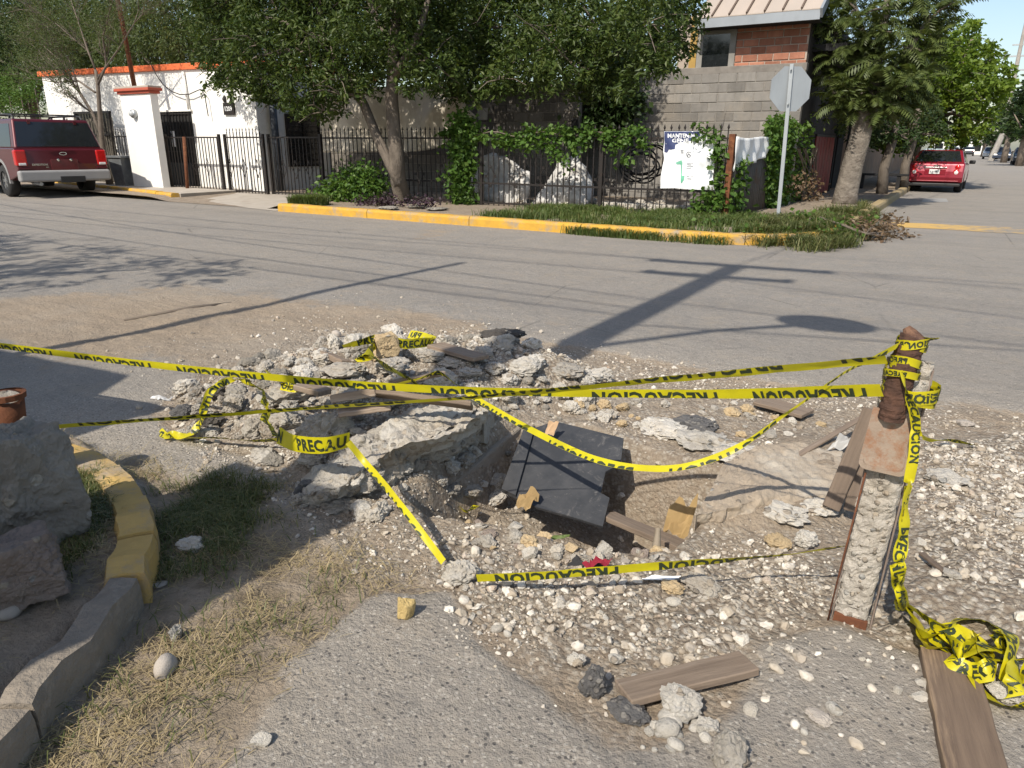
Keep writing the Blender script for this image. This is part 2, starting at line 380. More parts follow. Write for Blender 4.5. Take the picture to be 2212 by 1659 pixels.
# ------------------------------------------------------------------ common materials
M_conc = simple('concrete', (0.36, 0.335, 0.30), (0.27, 0.25, 0.225), 5, 0.9, bump=0.6, bscale=30, c3=(0.20, 0.18, 0.155), s3=1.6)
M_walk = simple('sidewalk_concrete', (0.40, 0.355, 0.30), (0.33, 0.29, 0.24), 3, 0.9, bump=0.4, bscale=25, c3=(0.26, 0.215, 0.165), s3=0.8)
M_white = simple('white_render', (0.80, 0.785, 0.745), (0.74, 0.72, 0.68), 2.0, 0.85, bump=0.35, bscale=14, bdist=0.01, c3=(0.60, 0.56, 0.50), s3=0.9, t3=(0.58, 0.85))
M_orange = simple('orange_paint', (0.70, 0.16, 0.05), (0.60, 0.13, 0.045), 3, 0.7, bump=0.2, c3=(0.40, 0.10, 0.05), s3=1.5)
M_iron = simple('black_iron', (0.022, 0.02, 0.019), (0.03, 0.023, 0.02), 10, 0.55, 0.3, bump=0.2, c3=(0.06, 0.035, 0.02), s3=4, t3=(0.6, 0.75))
M_rust = simple('rust', (0.16, 0.058, 0.025), (0.09, 0.035, 0.018), 14, 0.9, 0.1, bump=0.7, bscale=60, c3=(0.26, 0.11, 0.045), s3=8)
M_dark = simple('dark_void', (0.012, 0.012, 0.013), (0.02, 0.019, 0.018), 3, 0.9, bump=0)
M_glass = simple('dark_glass', (0.012, 0.014, 0.016), (0.016, 0.018, 0.02), 2, 0.06, 0.0, bump=0, spec=0.7)
M_alu = simple('grey_metal', (0.42, 0.44, 0.45), (0.36, 0.38, 0.39), 6, 0.45, 0.7, bump=0.1)
M_wood = simple('weathered_wood', (0.27, 0.205, 0.15), (0.175, 0.13, 0.095), 3.0, 0.85, bump=0.6, bscale=14, bdist=0.004, c3=(0.33, 0.27, 0.215), s3=1.2, stretch=(22, 1.2, 22), rnd=0.18)
M_bark = simple('bark', (0.25, 0.205, 0.165), (0.14, 0.11, 0.085), 7, 0.95, bump=1.0, bscale=16, bdist=0.03, stretch=(1, 1, 0.45))
M_barkpale = simple('pale_bark', (0.23, 0.20, 0.165), (0.135, 0.115, 0.095), 6, 0.95, bump=1.0, bscale=11, bdist=0.05, c3=(0.12, 0.095, 0.075), s3=3, t3=(0.52, 0.66))
M_branch = simple('branch_bark', (0.17, 0.14, 0.11), (0.12, 0.095, 0.075), 8, 0.95, bump=0.4)
M_plastic_w = simple('white_plastic', (0.80, 0.80, 0.79), (0.72, 0.72, 0.71), 3, 0.5, bump=0.2, bscale=8, bdist=0.01)
def yellow_paint(name, wear=(0.5, 0.62), pa=(0.56, 0.325, 0.045), pb=(0.46, 0.26, 0.045)):
    b = NB(name); b.co = b.coord('World')
    p = b.mix(b.ramp(b.noise(6, detail=6), [(0.3, 0), (0.7, 1)]), pa, pb)
    c = b.mix(b.ramp(b.noise(3.2, detail=10, rough=0.78), [(wear[0], 0), (wear[1], 1)]), p, (0.30, 0.245, 0.18))
    c = b.mix(b.ramp(b.noise(1.3, detail=4), [(0.6, 0), (0.75, 0.5)]), c, (0.20, 0.15, 0.08))
    b.base(c); b.rough(0.85, 0, 0.25); b.bump(b.noise(38, detail=6, rough=0.7), 0.6, 0.008); return b.m
M_yel = yellow_paint('kerb_yellow', (0.50, 0.65)); M_yelnear = yellow_paint('kerb_yellow_old', (0.44, 0.60), (0.50, 0.335, 0.115), (0.43, 0.28, 0.095)); M_kerbdull = simple('dull_kerb', (0.30, 0.24, 0.16), (0.34, 0.25, 0.11), 3, 0.9, bump=0.6); M_kerbold = simple('old_kerb', (0.25, 0.21, 0.165), (0.18, 0.155, 0.125), 9, 0.95, bump=1.0, bscale=26, bdist=0.015, c3=(0.32, 0.275, 0.22), s3=9)

# ------------------------------------------------------------------ VERGE across the road (raised lot ground), pavement, kerbs
def zverge(x, y):
    z = np.full(np.shape(x), 0.10)
    ramp = sstep(-16.6, -15.6, x)*(1-sstep(-12.4, -11.9, x))
    z = z*(1-ramp)+ramp*(0.006+0.085*sstep(10.2, 13.0, y))
    return z+fbm(np.asarray(x, float), np.asarray(y, float), 0.9, 4, 21)*0.018*(1-ramp*0.7)
def in_verge(x, y):
    ok = (x < -1.62) & (y > 10.26)
    cx_, cy_, r = -3.1, 11.7, 1.46
    return ok & ~((x > cx_) & (y < cy_) & (np.hypot(x-cx_, y-cy_) > r))
vx = np.concatenate([np.arange(-60, -24, 2.0), np.arange(-24, -1.55, 0.12)]); vy = np.concatenate([np.arange(10.27, 19, 0.12), np.arange(19.5, 120, 2.5)])
VX, VY = np.meshgrid(vx, vy, indexing='ij'); VZ = zverge(VX, VY)
vi = np.arange(VX.size).reshape(VX.shape)
vf = np.stack([vi[:-1, :-1], vi[1:, :-1], vi[1:, 1:], vi[:-1, 1:]], -1).reshape(-1, 4)
keep = in_verge(VX, VY).ravel(); vf = vf[keep[vf].all(1)]
b = NB('verge_soil'); b.co = b.coord('World')
c = b.mix(b.ramp(b.noise(1.5, detail=8), [(0.3, 0), (0.7, 1)]), (0.27, 0.21, 0.15), (0.19, 0.15, 0.11))
c = b.mix(b.ramp(b.noise(9, detail=8, rough=0.8), [(0.45, 0), (0.7, 0.8)]), c, (0.36, 0.31, 0.25)); b.base(c); b.rough(0.95)
b.bump(b.noise(20, detail=8, rough=0.75), 0.8, 0.03); M_verge = b.m
tag(link('verge', np_mesh('verge', np.stack([VX, VY, VZ], -1).reshape(-1, 3), vf, M_verge, True)), kind='structure')
# driveway apron and the pavement slab beside it
def KL(x): return 10.74+(-16.1-x)*0.175
mb = MB(); n = 16
for i in range(n):
    x0, x1 = -16.0+i*4.2/n, -16.0+(i+1)*4.2/n; f0_, f1_ = 10.7-0.66*i/n, 10.7-0.66*(i+1)/n
    mb.add([(x0, f0_, 0.006), (x1, f1_, 0.006), (x1, 12.9, 0.112), (x0, 12.9, 0.112)], [(0, 1, 2, 3)])
tag(mb.build('driveway', M_walk), kind='structure')
swroot = tag(thing('sidewalk', None, None), kind='structure')
for i in range(9):
    x1 = -16.05-i*1.5; xa_, xb_ = x1-1.49, x1; m_ = MB().prism([(xa_, KL(xa_)+.11, 0), (xb_, KL(xb_)+.11, 0), (xb_, 12.95, 0), (xa_, 12.95, 0)], (0, 0, -.03), (0, 0, 0.148)); m_.build('paving_slab', M_walk, swroot, bevel=0.012)
def kerb_run(name, pts, w_, h_, seg, mat, jitter=0.006, label=None):
    root = tag(thing(name, None, None), kind='structure')
    # pts: centre line; stones of length seg following it
    P = [Vector((p[0], p[1], 0)) for p in pts]; L = [0]
    for a, b_ in zip(P, P[1:]): L.append(L[-1]+(b_-a).length)
    def at(s):
        for i in range(len(P)-1):
            if s <= L[i+1]: return P[i].lerp(P[i+1], (s-L[i])/(L[i+1]-L[i]))
        return P[-1]
    s = 0
    while s < L[-1]-0.05:
        e = min(s+seg*random.uniform(0.8, 1.2), L[-1]); k = max(2, int((e-s)/0.045)) if s > -1 and w_ < 0.15 else max(2, int((e-s)/0.09)); vs = []; fs = []; ring = 7
        hh = h_+random.uniform(-jitter, jitter)
        for i in range(k+1):
            q0 = at(s+0.006+(e-s-0.012)*i/k); q1 = at(min(L[-1], s+0.006+(e-s-0.012)*i/k+0.02)); t = (q1-q0)
            if t.length < 1e-5: t = q0-at(s+(e-s)*max(0, i-1)/k)
            t.normalize(); nrm = Vector((t.y, -t.x, 0))
            ro = fbm(np.array([q0.x*7.0]), np.array([q0.y*7.0]), 1, 4, 31)[0]*(0.022 if w_ < 0.15 else 0.012)
            for off, z in ((-0.5, -0.12), (-0.5, hh-0.03), (-0.44, hh), (0.0, hh+0.004), (0.40, hh), (0.5, hh-0.04), (0.54, -0.12)):
                vs.append(tuple(q0+nrm*(off*w_+ro)+Vector((0, 0, z+ro*0.8+random.uniform(-0.002, 0.002)))))
        for i in range(k):
            for j in range(ring-1): fs.append((i*ring+j, (i+1)*ring+j, (i+1)*ring+j+1, i*ring+j+1))
        fs.append(tuple(range(ring))); fs.append(tuple(range(k*ring, (k+1)*ring))[::-1])
        m_ = mat(at((s+e)/2)) if callable(mat) else mat
        MB().add(vs, fs).build('kerb_stone', m_, root, smooth=False); s = e
    return root
kerb_run('kerb', [(-11.75, 10.16), (-8, 10.14), (-5, 10.12), (-3.3, 10.12)]+[(-3.1+1.55*math.sin(a), 11.67-1.55*math.cos(a)) for a in np.linspace(0.1, 1.57, 12)]+[(-1.55, 14), (-1.56, 22), (-1.58, 60)], 0.2, 0.155, 2.6, lambda q: M_kerbdull if q.y > 12 else M_yel)
kerb_run('kerb', [(-40, KL(-40)), (-30, KL(-30)), (-16.1, KL(-16.1))], 0.2, 0.16, 2.4, M_yel)
# near kerb at the left
nk = [(20,945),(110,955),(185,980),(245,1030),(280,1085),(288,1130),(284,1185),(262,1245),(212,1310),(155,1378),(80,1462),(-5,1562),(-110,1690)]
nkp = [g(u, v, 0.11) for u, v in nk]
kerb_run('kerb', nkp[:8], 0.12, 0.108, 0.34, M_yelnear, 0.014)
kerb_run('kerb', nkp[7:], 0.09, 0.10, 0.62, M_kerbold, 0.012)
# painted stop line on the side street, and a pale patch beyond it
def flat_strip(name, pts, mat, z=0.004):
    n_ = len(pts)//2; mb = MB(); mb.v = [(p[0], p[1], z) for p in pts]
    mb.f = [tuple(range(len(pts)))]; return tag(mb.build(name, mat), kind='structure')
b = NB('stop_line_paint'); b.co = b.coord('World')
fade = b.ramp(b.n('ShaderNodeSeparateXYZ').outputs[0], [(0, 0), (1, 1)])
sx = [n_ for n_ in b.t.nodes if n_.type == 'SEPXYZ'][0]; b.l(b.co, sx.inputs[0])
wear = b.math('ADD', b.noise(5, detail=9, rough=0.75), b.math('MULTIPLY', b.math('ADD', sx.outputs[0], 0.2), 0.16))
b.base(b.mix(b.ramp(wear, [(0.48, 0), (0.72, 1)]), (0.50, 0.32, 0.10), (0.20, 0.19, 0.175))); b.rough(0.9); M_stop = b.m
flat_strip('stop_line', gp([(1912, 480), (2000, 483), (2100, 488), (2400, 500), (2400, 515), (2150, 503), (2030, 495), (1912, 490)]), M_stop)
M_patch = simple('pale_patch', (0.33, 0.32, 0.30), (0.26, 0.25, 0.235), 4, 0.9)
flat_strip('road_patch', gp([(1995, 429), (2044, 429), (2049, 437), (1990, 437)]), M_patch)
# far end of the side street and the right-hand side of it
mb = MB(); mb.box((8.6, 60, 0.06), (3.0, 110, 0.12)); tag(mb.build('pavement', M_walk), kind='structure')
# ------------------------------------------------------------------ TEXT as flat print
def text_mesh(txt, size=1.0, bold=0.02, spacing=1.0):
    c = bpy.data.curves.new('lettering', 'FONT'); c.body = txt; c.size = size; c.offset = bold*size; c.resolution_u = 2; c.space_character = spacing
    o = bpy.data.objects.new('lettering', c); col.objects.link(o); bpy.context.view_layer.update()
    me = bpy.data.meshes.new_from_object(o.evaluated_get(bpy.context.evaluated_depsgraph_get()))
    bpy.data.objects.remove(o); v = np.array([q.co[:] for q in me.vertices]); f = [tuple(p.vertices) for p in me.polygons]
    bpy.data.meshes.remove(me); return v, f
def put_text(mb, txt, origin, ex, ez, size, bold=0.02, spacing=1.0):
    v, f = text_mesh(txt, size, bold, spacing); o = Vector(origin); ex = Vector(ex); ez = Vector(ez)
    mb.add([o+ex*q[0]+ez*q[1] for q in v], f)

# ------------------------------------------------------------------ WHITE HOUSE
YH = 13.15
xL = onY(90, 165, YH)[0]; xR = onY(571, 412, YH)[0]
zL = onY(80, 166, YH)[2]; zR_ = onY(455, 148, YH); zR = zL+(zR_[2]-zL)*(xR-xL)/(zR_[0]-xL)
house = thing('white_house', 'low white rendered house with orange cornice, iron door and shaded side window', 'house', (xR, YH, 0))
def hb(mb, name, mat, **k): 
    o = mb.build(name, mat, house, **k); o.location = (-xR, -YH, 0); return o
mb = MB(); mb.prism([(xL, YH, -0.05), (xR, YH, -0.05), (xR, YH, zR), (xL, YH, zL)], (0, 0, 0), (0, 4.6, 0)); hb(mb, 'wall', M_white)
mb = MB(); mb.prism([(xL-0.12, YH-0.07, zL-0.003), (xR+0.07, YH-0.07, zR-0.003), (xR+0.07, YH-0.07, zR+0.155), (xL-0.12, YH-0.07, zL+0.155)], (0, 0, 0), (0, 4.75, 0)); hb(mb, 'cornice', M_orange, bevel=0.012)
# front door with its iron grille
def P(u, v, y): return V(onY(u, v, y))
dl, dr = onY(341, 242, YH)[0], onY(413, 242, YH)[0]; dz = onY(380, 241, YH)[2]
door = hb(MB().box(((dl+dr)/2, YH-0.012, dz/2+0.03), (dr-dl, 0.05, dz-0.06)), 'door', M_dark)
mb = MB(); mb.box(((dl+dr)/2, YH-0.02, dz+0.02), (dr-dl+0.14, 0.1, 0.05)); o = mb.build('lintel', M_white, door)
gl = MB().box((dl+(dr-dl)*0.42, YH-0.045, dz*0.66), ((dr-dl)*0.12, 0.012, 0.42)).build('pane', M_plastic_w, door)
k = 11
barm = MB().box((0, 0, 0), (0.018, 0.018, dz-0.1)).mesh('grille_bar', M_iron)
for i in range(k): link('grille_bar', barm, door, (dl+0.05+(dr-dl-0.1)*i/(k-1), YH-0.065, dz/2+0.04))
for zz in (0.1, dz*0.36, dz*0.5, dz*0.97): MB().box(((dl+dr)/2, YH-0.066, zz), (dr-dl-0.04, 0.02, 0.03)).build('grille_rail', M_iron, door)
mb = MB()
for cx_ in (dl+(dr-dl)*0.3, dl+(dr-dl)*0.72):
    for s in (-1, 1):
        mb.bar((cx_, YH-0.08, dz*0.86), (cx_+s*0.16, YH-0.08, dz*0.7), 0.016); mb.bar((cx_+s*0.16, YH-0.08, dz*0.7), (cx_, YH-0.08, dz*0.52), 0.016)
mb.build('grille_ornament', M_iron, door)
mb = MB().box(((dl+dr)/2-0.06, YH-0.075, dz*0.19), ((dr-dl)*0.86, 0.02, dz*0.33)); mb.build('kick_panel', simple('dark_panel', (0.03, 0.032, 0.035), (0.05, 0.05, 0.05), 9, 0.6), door)
# barred front window half hidden by the reed screen
wl, wr = onY(165, 245, YH)[0], onY(238, 245, YH)[0]; wz1 = onY(200, 243, YH)[2]; wz0 = 0.75
win = hb(MB().box(((wl+wr)/2, YH-0.01, (wz0+wz1)/2), (wr-wl, 0.04, wz1-wz0)), 'window', M_glass)
mb = MB()
for a, c_ in (((wl+wr)/2, wz1), ((wl+wr)/2, wz0)): mb.box((a, YH-0.03, c_), (wr-wl+0.1, 0.08, 0.06))
for a in (wl, wr): mb.box((a, YH-0.03, (wz0+wz1)/2), (0.06, 0.08, wz1-wz0-0.06))
mb.build('frame', M_iron, win)
for i in range(12): link('bar', bpy.data.meshes.get('window_bar') or MB().box((0, 0, 0), (0.016, 0.016, wz1-wz0-0.08)).mesh('window_bar', M_iron), win, (wl+0.08+(wr-wl-0.16)*i/11, YH-0.06, (wz0+wz1)/2))
# window of the shaded side wall
xs = xR
p1, p2 = onX(615, 247, xs), onX(686, 253, xs); yA, yB = p1[1], p2[1]; zt = p1[2]; zb = onX(632, 358, xs)[2]
win = hb(MB().box((xs+0.004, (yA+yB)/2, (zt+zb)/2), (0.03, yB-yA, zt-zb)), 'window', M_glass)
mb = MB()
for y_ in (yA, (yA+yB)/2, yB): mb.box((xs+0.03, y_, (zt+zb)/2), (0.05, 0.05, zt-zb+0.05))
for z_ in (zt, zb): mb.box((xs+0.032, (yA+yB)/2, z_), (0.045, yB-yA-0.06, 0.05))
mb.build('frame', M_iron, win)
mb = MB()
for i in range(1, 9): mb.box((xs+0.045, (yA+yB)/2, zb+(zt-zb)*i/9), (0.012, yB-yA-0.05, 0.018))
mb.build('security_bars', M_iron, win)
# pipe, number plaque, cables
mb = MB(); pt, pb = onX(583, 190, xs+0.35), None
pb = V(onY(606, 410, 13.6)); mb.tube([(pb.x, pb.y, 0.05), (pb.x, pb.y, 2.6)], 0.095, 12)
tag(mb.build('drain_pole', simple('blue_grey_paint', (0.05, 0.06, 0.075), (0.035, 0.04, 0.05), 4, 0.6), None, True), 'dark blue grey steel pole standing at the corner of the white house', 'pole')
q = onY(495, 235, YH-0.03); plq = hb(MB().box((q[0], YH-0.03, q[2]), (0.42, 0.04, 0.30)), 'number_plaque', M_iron)
mb = MB(); put_text(mb, '1209', (q[0]-0.17, YH-0.054, q[2]-0.05), (1, 0, 0), (0, 0, 1), 0.155, 0.02); tag(mb.build('lettering', M_plastic_w, plq), kind='stuff')
mb = MB()
for s in (-1, 1): mb.tube([(q[0]+s*0.13, YH-0.04, q[2]+0.16), (q[0]+s*0.15, YH-0.04, q[2]+0.24), (q[0]+s*0.12, YH-0.04, q[2]+0.33)], [0.03, 0.055, 0.02], 6)
mb.build('finial', M_iron, plq)
def cable(pts, r, name, label, cat='cable', mat=None, parent=None):
    mb = MB(); mb.tube(pts, r, 5); o = mb.build(name, mat or M_dark, parent, True); return tag(o, label, cat) if label else o
cab = [onY(u*0.2646, v*0.2646, YH-0.12) for u, v in [(1235,530),(1275,610),(1330,690),(1400,745),(1470,772),(1545,770),(1600,745),(1640,728),(1670,770),(1700,950)]]
cable(cab, 0.014, 'drooping_cable', 'black cable drooping across the white house front from the orange cornice', mat=M_iron)
mb = MB(); a, b_ = onY(395, 155, YH-0.05), onY(408, 236, YH-0.05); mb.tube([a, b_], 0.035, 8); hb(mb, 'conduit', M_white, smooth=True)

# ------------------------------------------------------------------ GATE PILLAR
YP = 12.0
pl_, pr_ = onY(289, 397, YP)[0], onY(353, 406, YP)[0]; pz = onY(292, 203, YP)[2]
pil = thing('gate_pillar', 'thick white gate pillar with moulded red cap beside the pavement', 'pillar', ((pl_+pr_)/2, YP, 0.1))
def pb_(mb, name, mat, **k):
    o = mb.build(name, mat, pil, **k); o.location = (-(pl_+pr_)/2, -YP, -0.1); return o
pb_(MB().box(((pl_+pr_)/2, YP+0.11, pz/2), (pr_-pl_, 0.22, pz)), 'shaft', M_white, bevel=0.01)
M_cap = simple('red_cap', (0.42, 0.09, 0.05), (0.34, 0.075, 0.045), 5, 0.75)
cap = pb_(MB().box(((pl_+pr_)/2, YP+0.11, pz+0.035), (pr_-pl_+0.10, 0.32, 0.07)), 'cap', M_cap, bevel=0.015)
MB().box(((pl_+pr_)/2, YP+0.11, pz+0.105), (pr_-pl_+0.20, 0.42, 0.07)).build('moulding', M_cap, cap, bevel=0.012)
MB().box(((pl_+pr_)/2, YP+0.11, pz+0.165), (pr_-pl_+0.16, 0.38, 0.05)).build('coping', M_walk, cap, bevel=0.01)
q = onY(292, 246, YP); mt_ = pb_(MB().lathe([(0.0, -0.10), (0.10, -0.10), (0.115, -0.06), (0.115, 0.0)], (q[0], YP, q[2]), 14, 'y'), 'electric_meter', M_alu, smooth=True)
MB().lathe([(0.0, -0.16), (0.055, -0.155), (0.075, -0.102)], (q[0], YP, q[2]), 12, 'y').build('glass_dome', simple('meter_glass', (0.5, 0.52, 0.52), rough=0.1, bump=0), mt_, True)
a, b_ = V(onY(291, 190, YP+0.2)), V(onY(253, -8, YP+0.2)); d_ = (b_-a).normalized()
pole = thing('leaning_pole', 'slim rusty brown pole leaning above the white gate pillar', 'pole', a)
o = MB().tube([a, a+d_*2.2, b_+d_*0.9], [0.06, 0.055, 0.05], 10).build('shaft', M_rust, pole, True); o.location = -a
o = MB().tube([b_-d_*0.35, b_+d_*1.2], [0.062, 0.06], 9).build('wood_splice', M_wood, pole, True); o.location = -a

# ------------------------------------------------------------------ IRON FENCE AND GATES
def bar_mesh(h, tip=True, r=0.0085):
    mb = MB(); mb.box((0, 0, h/2), (2*r, 2*r, h))
    if tip:
        t = 0.024; mb.add([(0, 0, h-0.01), (t, 0, h+0.035), (0, t*0.5, h+0.035), (-t, 0, h+0.035), (0, -t*0.5, h+0.035), (0, 0, h+0.10)],
               [(0,2,1),(0,3,2),(0,4,3),(0,1,4),(5,1,2),(5,2,3),(5,3,4),(5,4,1)])
    return mb.mesh('bar', M_iron)
BARTIP = bar_mesh(1.5); BARPLAIN = bar_mesh(1.36, False)
def orn_mesh(s=1.0):
    mb = MB(); w_, h_ = 0.10*s, 0.19*s
    for a, b_ in (((0, h_), (w_, 0)), ((w_, 0), (0, -h_)), ((0, -h_), (-w_, 0)), ((-w_, 0), (0, h_))): mb.bar((a[0], -0.012, a[1]), (b_[0], -0.012, b_[1]), 0.009)
    for cx_, cz_ in ((0, h_), (0, -h_), (w_*1.15, 0), (-w_*1.15, 0)):
        for k in range(4):
            a = math.pi/4+k*math.pi/2; mb.box((cx_+0.02*math.cos(a), -0.02, cz_+0.02*math.sin(a)), (0.026, 0.012, 0.022))
    return mb.mesh('scroll_ornament', M_iron)
ORN = orn_mesh()
def fence_run(root, o0, xa, xb, y, z0, htop, tip=True, step=0.125, posts=(), rails=(0.10, 1.36), frame=False):
    L = xb-xa; n_ = int(L/step)
    for i in range(n_+1):
        x = xa+L*(i+0.5)/(n_+1); link('bar', BARTIP if tip else BARPLAIN, root, (x-o0[0]+random.uniform(-0.004, 0.004), y-o0[1], z0-o0[2])).rotation_euler = (0, random.uniform(-0.006, 0.006), 0)
    for r_ in rails:
        o = MB().box(((xa+xb)/2, y, z0+r_), (L, 0.035, 0.035)).build('rail', M_iron, root); o.location = -Vector(o0)
    for x in posts:
        o = MB().box((x, y+0.002, z0+0.72), (0.06, 0.06, 1.44)).build('post', M_iron, root); o.location = -Vector(o0)
YG, YF = 12.45, 12.72
zg = 0.08
def gx(u, v=350, y=None): return float(onY(u, v, y or YG)[0])
g0 = (gx(418, 330), YG, zg)
gate = thing('iron_gate', 'narrow black iron gate leaf beside the white gate pillar', 'gate', g0)
fence_run(gate, g0, gx(362, 330), gx(476, 340), YG, zg, 1.4, False, rails=(0.06, 1.36), posts=(gx(362, 330), gx(478, 345)))
for u in (423, 449): link('scroll_ornament', ORN, gate, (gx(u)-g0[0], 0, 0.62))
p_ = V(onY(395, 300, YG-0.1)); q_ = V((p_.x+0.12, YG-0.25, zg))
tag(MB().tube([q_, (p_.x, YG-0.06, 1.45)], 0.045, 8).build('rusty_prop', M_rust, None, True), 'rusty brown pipe propped against the narrow gate', 'pipe')
g1 = (gx(530, 340), YG, zg)
gate2 = thing('iron_gate', 'wide black iron gate leaf with spear tips and diamond scrolls over the driveway', 'gate', g1)
fence_run(gate2, g1, gx(492, 340), gx(570, 345), YG, zg, 1.4, True, rails=(0.06, 1.36), posts=(gx(490, 340), gx(572, 345)))
for u in (498, 527, 556): link('scroll_ornament', ORN, gate2, (gx(u)-g0[0]+g0[0]-g1[0], 0, 0.62))
g2 = (gx(630, 345), YG+0.1, zg)
gate3 = thing('iron_gate', 'black iron gate leaf in front of the shaded side window', 'gate', g2)
fence_run(gate3, g2, gx(577, 345), gx(686, 345), YG+0.1, zg, 1.4, False, rails=(0.06, 1.36), posts=(gx(577, 345), gx(688, 345)))
for u in (605, 632, 661): link('scroll_ornament', ORN, gate3, (gx(u)-g2[0], 0, 0.62))
xf0, xf1 = gx(694, 345, YF), float(onY(1570, 400, YF)[0]); f0 = ((xf0+xf1)/2, YF, 0.07)
fence = thing('iron_fence', 'long black iron fence with spear tips hung with vines and a torn banner', 'fence', f0)
fence_run(fence, f0, xf0, xf1, YF, 0.07, 1.4, True, rails=(0.09, 0.48, 1.36), posts=(xf0, gx(1040, 350, YF), gx(1300, 350, YF)))
for x in np.arange(xf0+0.5, xf1-2.2, 0.62): link('scroll_ornament', ORN, fence, (x-f0[0], 0, 0.62))
o = MB().box((xf1+0.02, YF, 0.75), (0.10, 0.10, 1.5)).build('corner_post', M_rust, fence); o.location = -Vector(f0)

# ------------------------------------------------------------------ BLOCK WALLS
def block_mat(name, c1, c2, c3):
    b = NB(name); b.co = b.coord('World'); oi = b.n('ShaderNodeObjectInfo').outputs['Random']
    c = b.mix(b.ramp(b.noise(7, detail=8, rough=0.7), [(0.3, 0), (0.7, 1)]), c1, c2)
    c = b.mix(b.ramp(b.noise(0.9, detail=6, rough=0.7), [(0.5, 0), (0.75, 0.8)]), c, c3)
    mp = b.n('ShaderNodeMapping'); mp.inputs['Scale'].default_value = (3.0, 3.0, 0.5); b.l(b.co, mp.inputs['Vector'])
    c = b.mix(b.math('MULTIPLY', b.ramp(b.noise(1.0, co=mp.outputs[0], detail=7, rough=0.7), [(0.52, 0), (0.70, 1)]), 0.5), c, tuple(x*0.5 for x in c2))
    h = b.n('ShaderNodeHueSaturation'); b.l(b.math('ADD', b.math('MULTIPLY', oi, 0.44), 0.76), h.inputs['Value']); b.l(c, h.inputs['Color'])
    b.base(h.outputs[0]); b.rough(0.95, 0, 0.2); b.bump(b.noise(45, detail=5), 0.6, 0.008); return b.m
M_block = block_mat('concrete_block', (0.24, 0.225, 0.205), (0.19, 0.178, 0.162), (0.29, 0.25, 0.20))
M_mortar = simple('mortar', (0.33, 0.30, 0.265), (0.26, 0.235, 0.205), 6, 0.95, bump=0.6)
M_blockd = block_mat('old_block', (0.21, 0.19, 0.165), (0.16, 0.145, 0.125), (0.12, 0.105, 0.09))
M_brick = block_mat('red_brick', (0.38, 0.17, 0.11), (0.30, 0.13, 0.085), (0.42, 0.25, 0.18))
def coursed(root, o0, x0, x1, z0, z1, y, bl, bh, bd, mat, joint, name, mort, axis='x', skip=None):
    """running-bond wall of single pieces, face towards -Y (axis x) or +X (axis y)"""
    ms = {}
    def piece(L):
        k = round(L, 2)
        if k not in ms:
            mb = MB().box((0, 0, 0), ((L, bd, bh) if axis == 'x' else (bd, L, bh))); ms[k] = mb.mesh(name, mat, bevel=0.007, seg=1)
        return ms[k]
    r = 0; z = z0
    while z < z1-0.03:
        x = x0-(bl/2 if r % 2 else 0)
        while x < x1-0.02:
            a, b_ = max(x, x0), min(x+bl, x1)
            if b_-a > 0.04 and not (skip and skip((a+b_)/2, z+bh/2)):
                L = round(b_-a-joint, 2)
                p = ((a+b_)/2, y+bd/2+random.uniform(-0.004, 0.004), z+bh/2) if axis == 'x' else (y-bd/2+random.uniform(-0.004, 0.004), (a+b_)/2, z+bh/2)
                link(name, piece(L), root, (p[0]-o0[0], p[1]-o0[1], p[2]-o0[2])).rotation_euler = (0, 0, random.uniform(-0.004, 0.004))
            x += bl
        z += bh+joint; r += 1
    if mort:
        w_ = x1-x0; mb = MB()
        if axis == 'x': mb.box(((x0+x1)/2, y+0.014+bd*0.55, (z0+z)/2-0.01), (w_-0.01, bd*1.1, z-z0-0.02))
        else: mb.box((y-0.014-bd*0.55, (x0+x1)/2, (z0+z)/2-0.01), (bd*1.1, w_-0.01, z-z0-0.02))
        o = mb.build('mortar', M_mortar, root); o.location = -Vector(o0)
YW = 17.0
wx0, wx1 = float(onY(1257, 160, YW)[0]), float(onY(1742, 140, YW)[0]); wz = float(onY(1740, 138, YW)[2])
w0 = ((wx0+wx1)/2, YW, 0)
bw = thing('block_wall', 'tall grey concrete block wall behind the fence below the brick house', 'wall', w0)
coursed(bw, w0, wx0, wx1, 0.02, wz-0.16, YW, 0.40, 0.19, 0.14, M_block, 0.012, 'block', True)
o = MB().box(((wx0+wx1)/2, YW+0.10, wz-0.045), (wx1-wx0+0.02, 0.2, 0.15)).build('bond_beam', simple('cast_beam', (0.24, 0.22, 0.195), (0.15, 0.135, 0.12), 4, 0.95, bump=0.7, bscale=20), bw, bevel=0.01); o.location = -Vector(w0)
YS = 15.6
sx0, sx1 = float(onY(705, 200, YS)[0]), float(onY(1252, 200, YS)[0]); sz = float(onY(1100, 192, YS)[2]); s0 = ((sx0+sx1)/2, YS, 0)
shed = thing('block_shed', 'low dark block shed under the big tree beside the canvas', 'shed', s0)
coursed(shed, s0, sx0, sx1, 0.02, sz-0.1, YS, 0.40, 0.19, 0.14, M_blockd, 0.012, 'block', True)
o = MB().box(((sx0+sx1)/2, YS+0.9, sz+0.05), (sx1-sx0+0.3, 2.3, 0.09)).build('roof_slab', M_blockd, shed, bevel=0.01); o.location = -Vector(s0)
o = MB().box((sx0+0.1, YS+1.0, sz/2), (0.16, 1.8, sz-0.1)).build('side_wall', M_blockd, shed); o.location = -Vector(s0)
p_ = V(onY(1232, 250, YS-0.3)); o = MB().box((p_.x, YS-0.06, 0.95), (0.16, 0.05, 1.9)).build('door_post', M_dark, shed); o.location = -Vector(s0)
brk = [onY(u, v, YS-0.06) for u, v in [(1085, 178), (1180, 181)]]
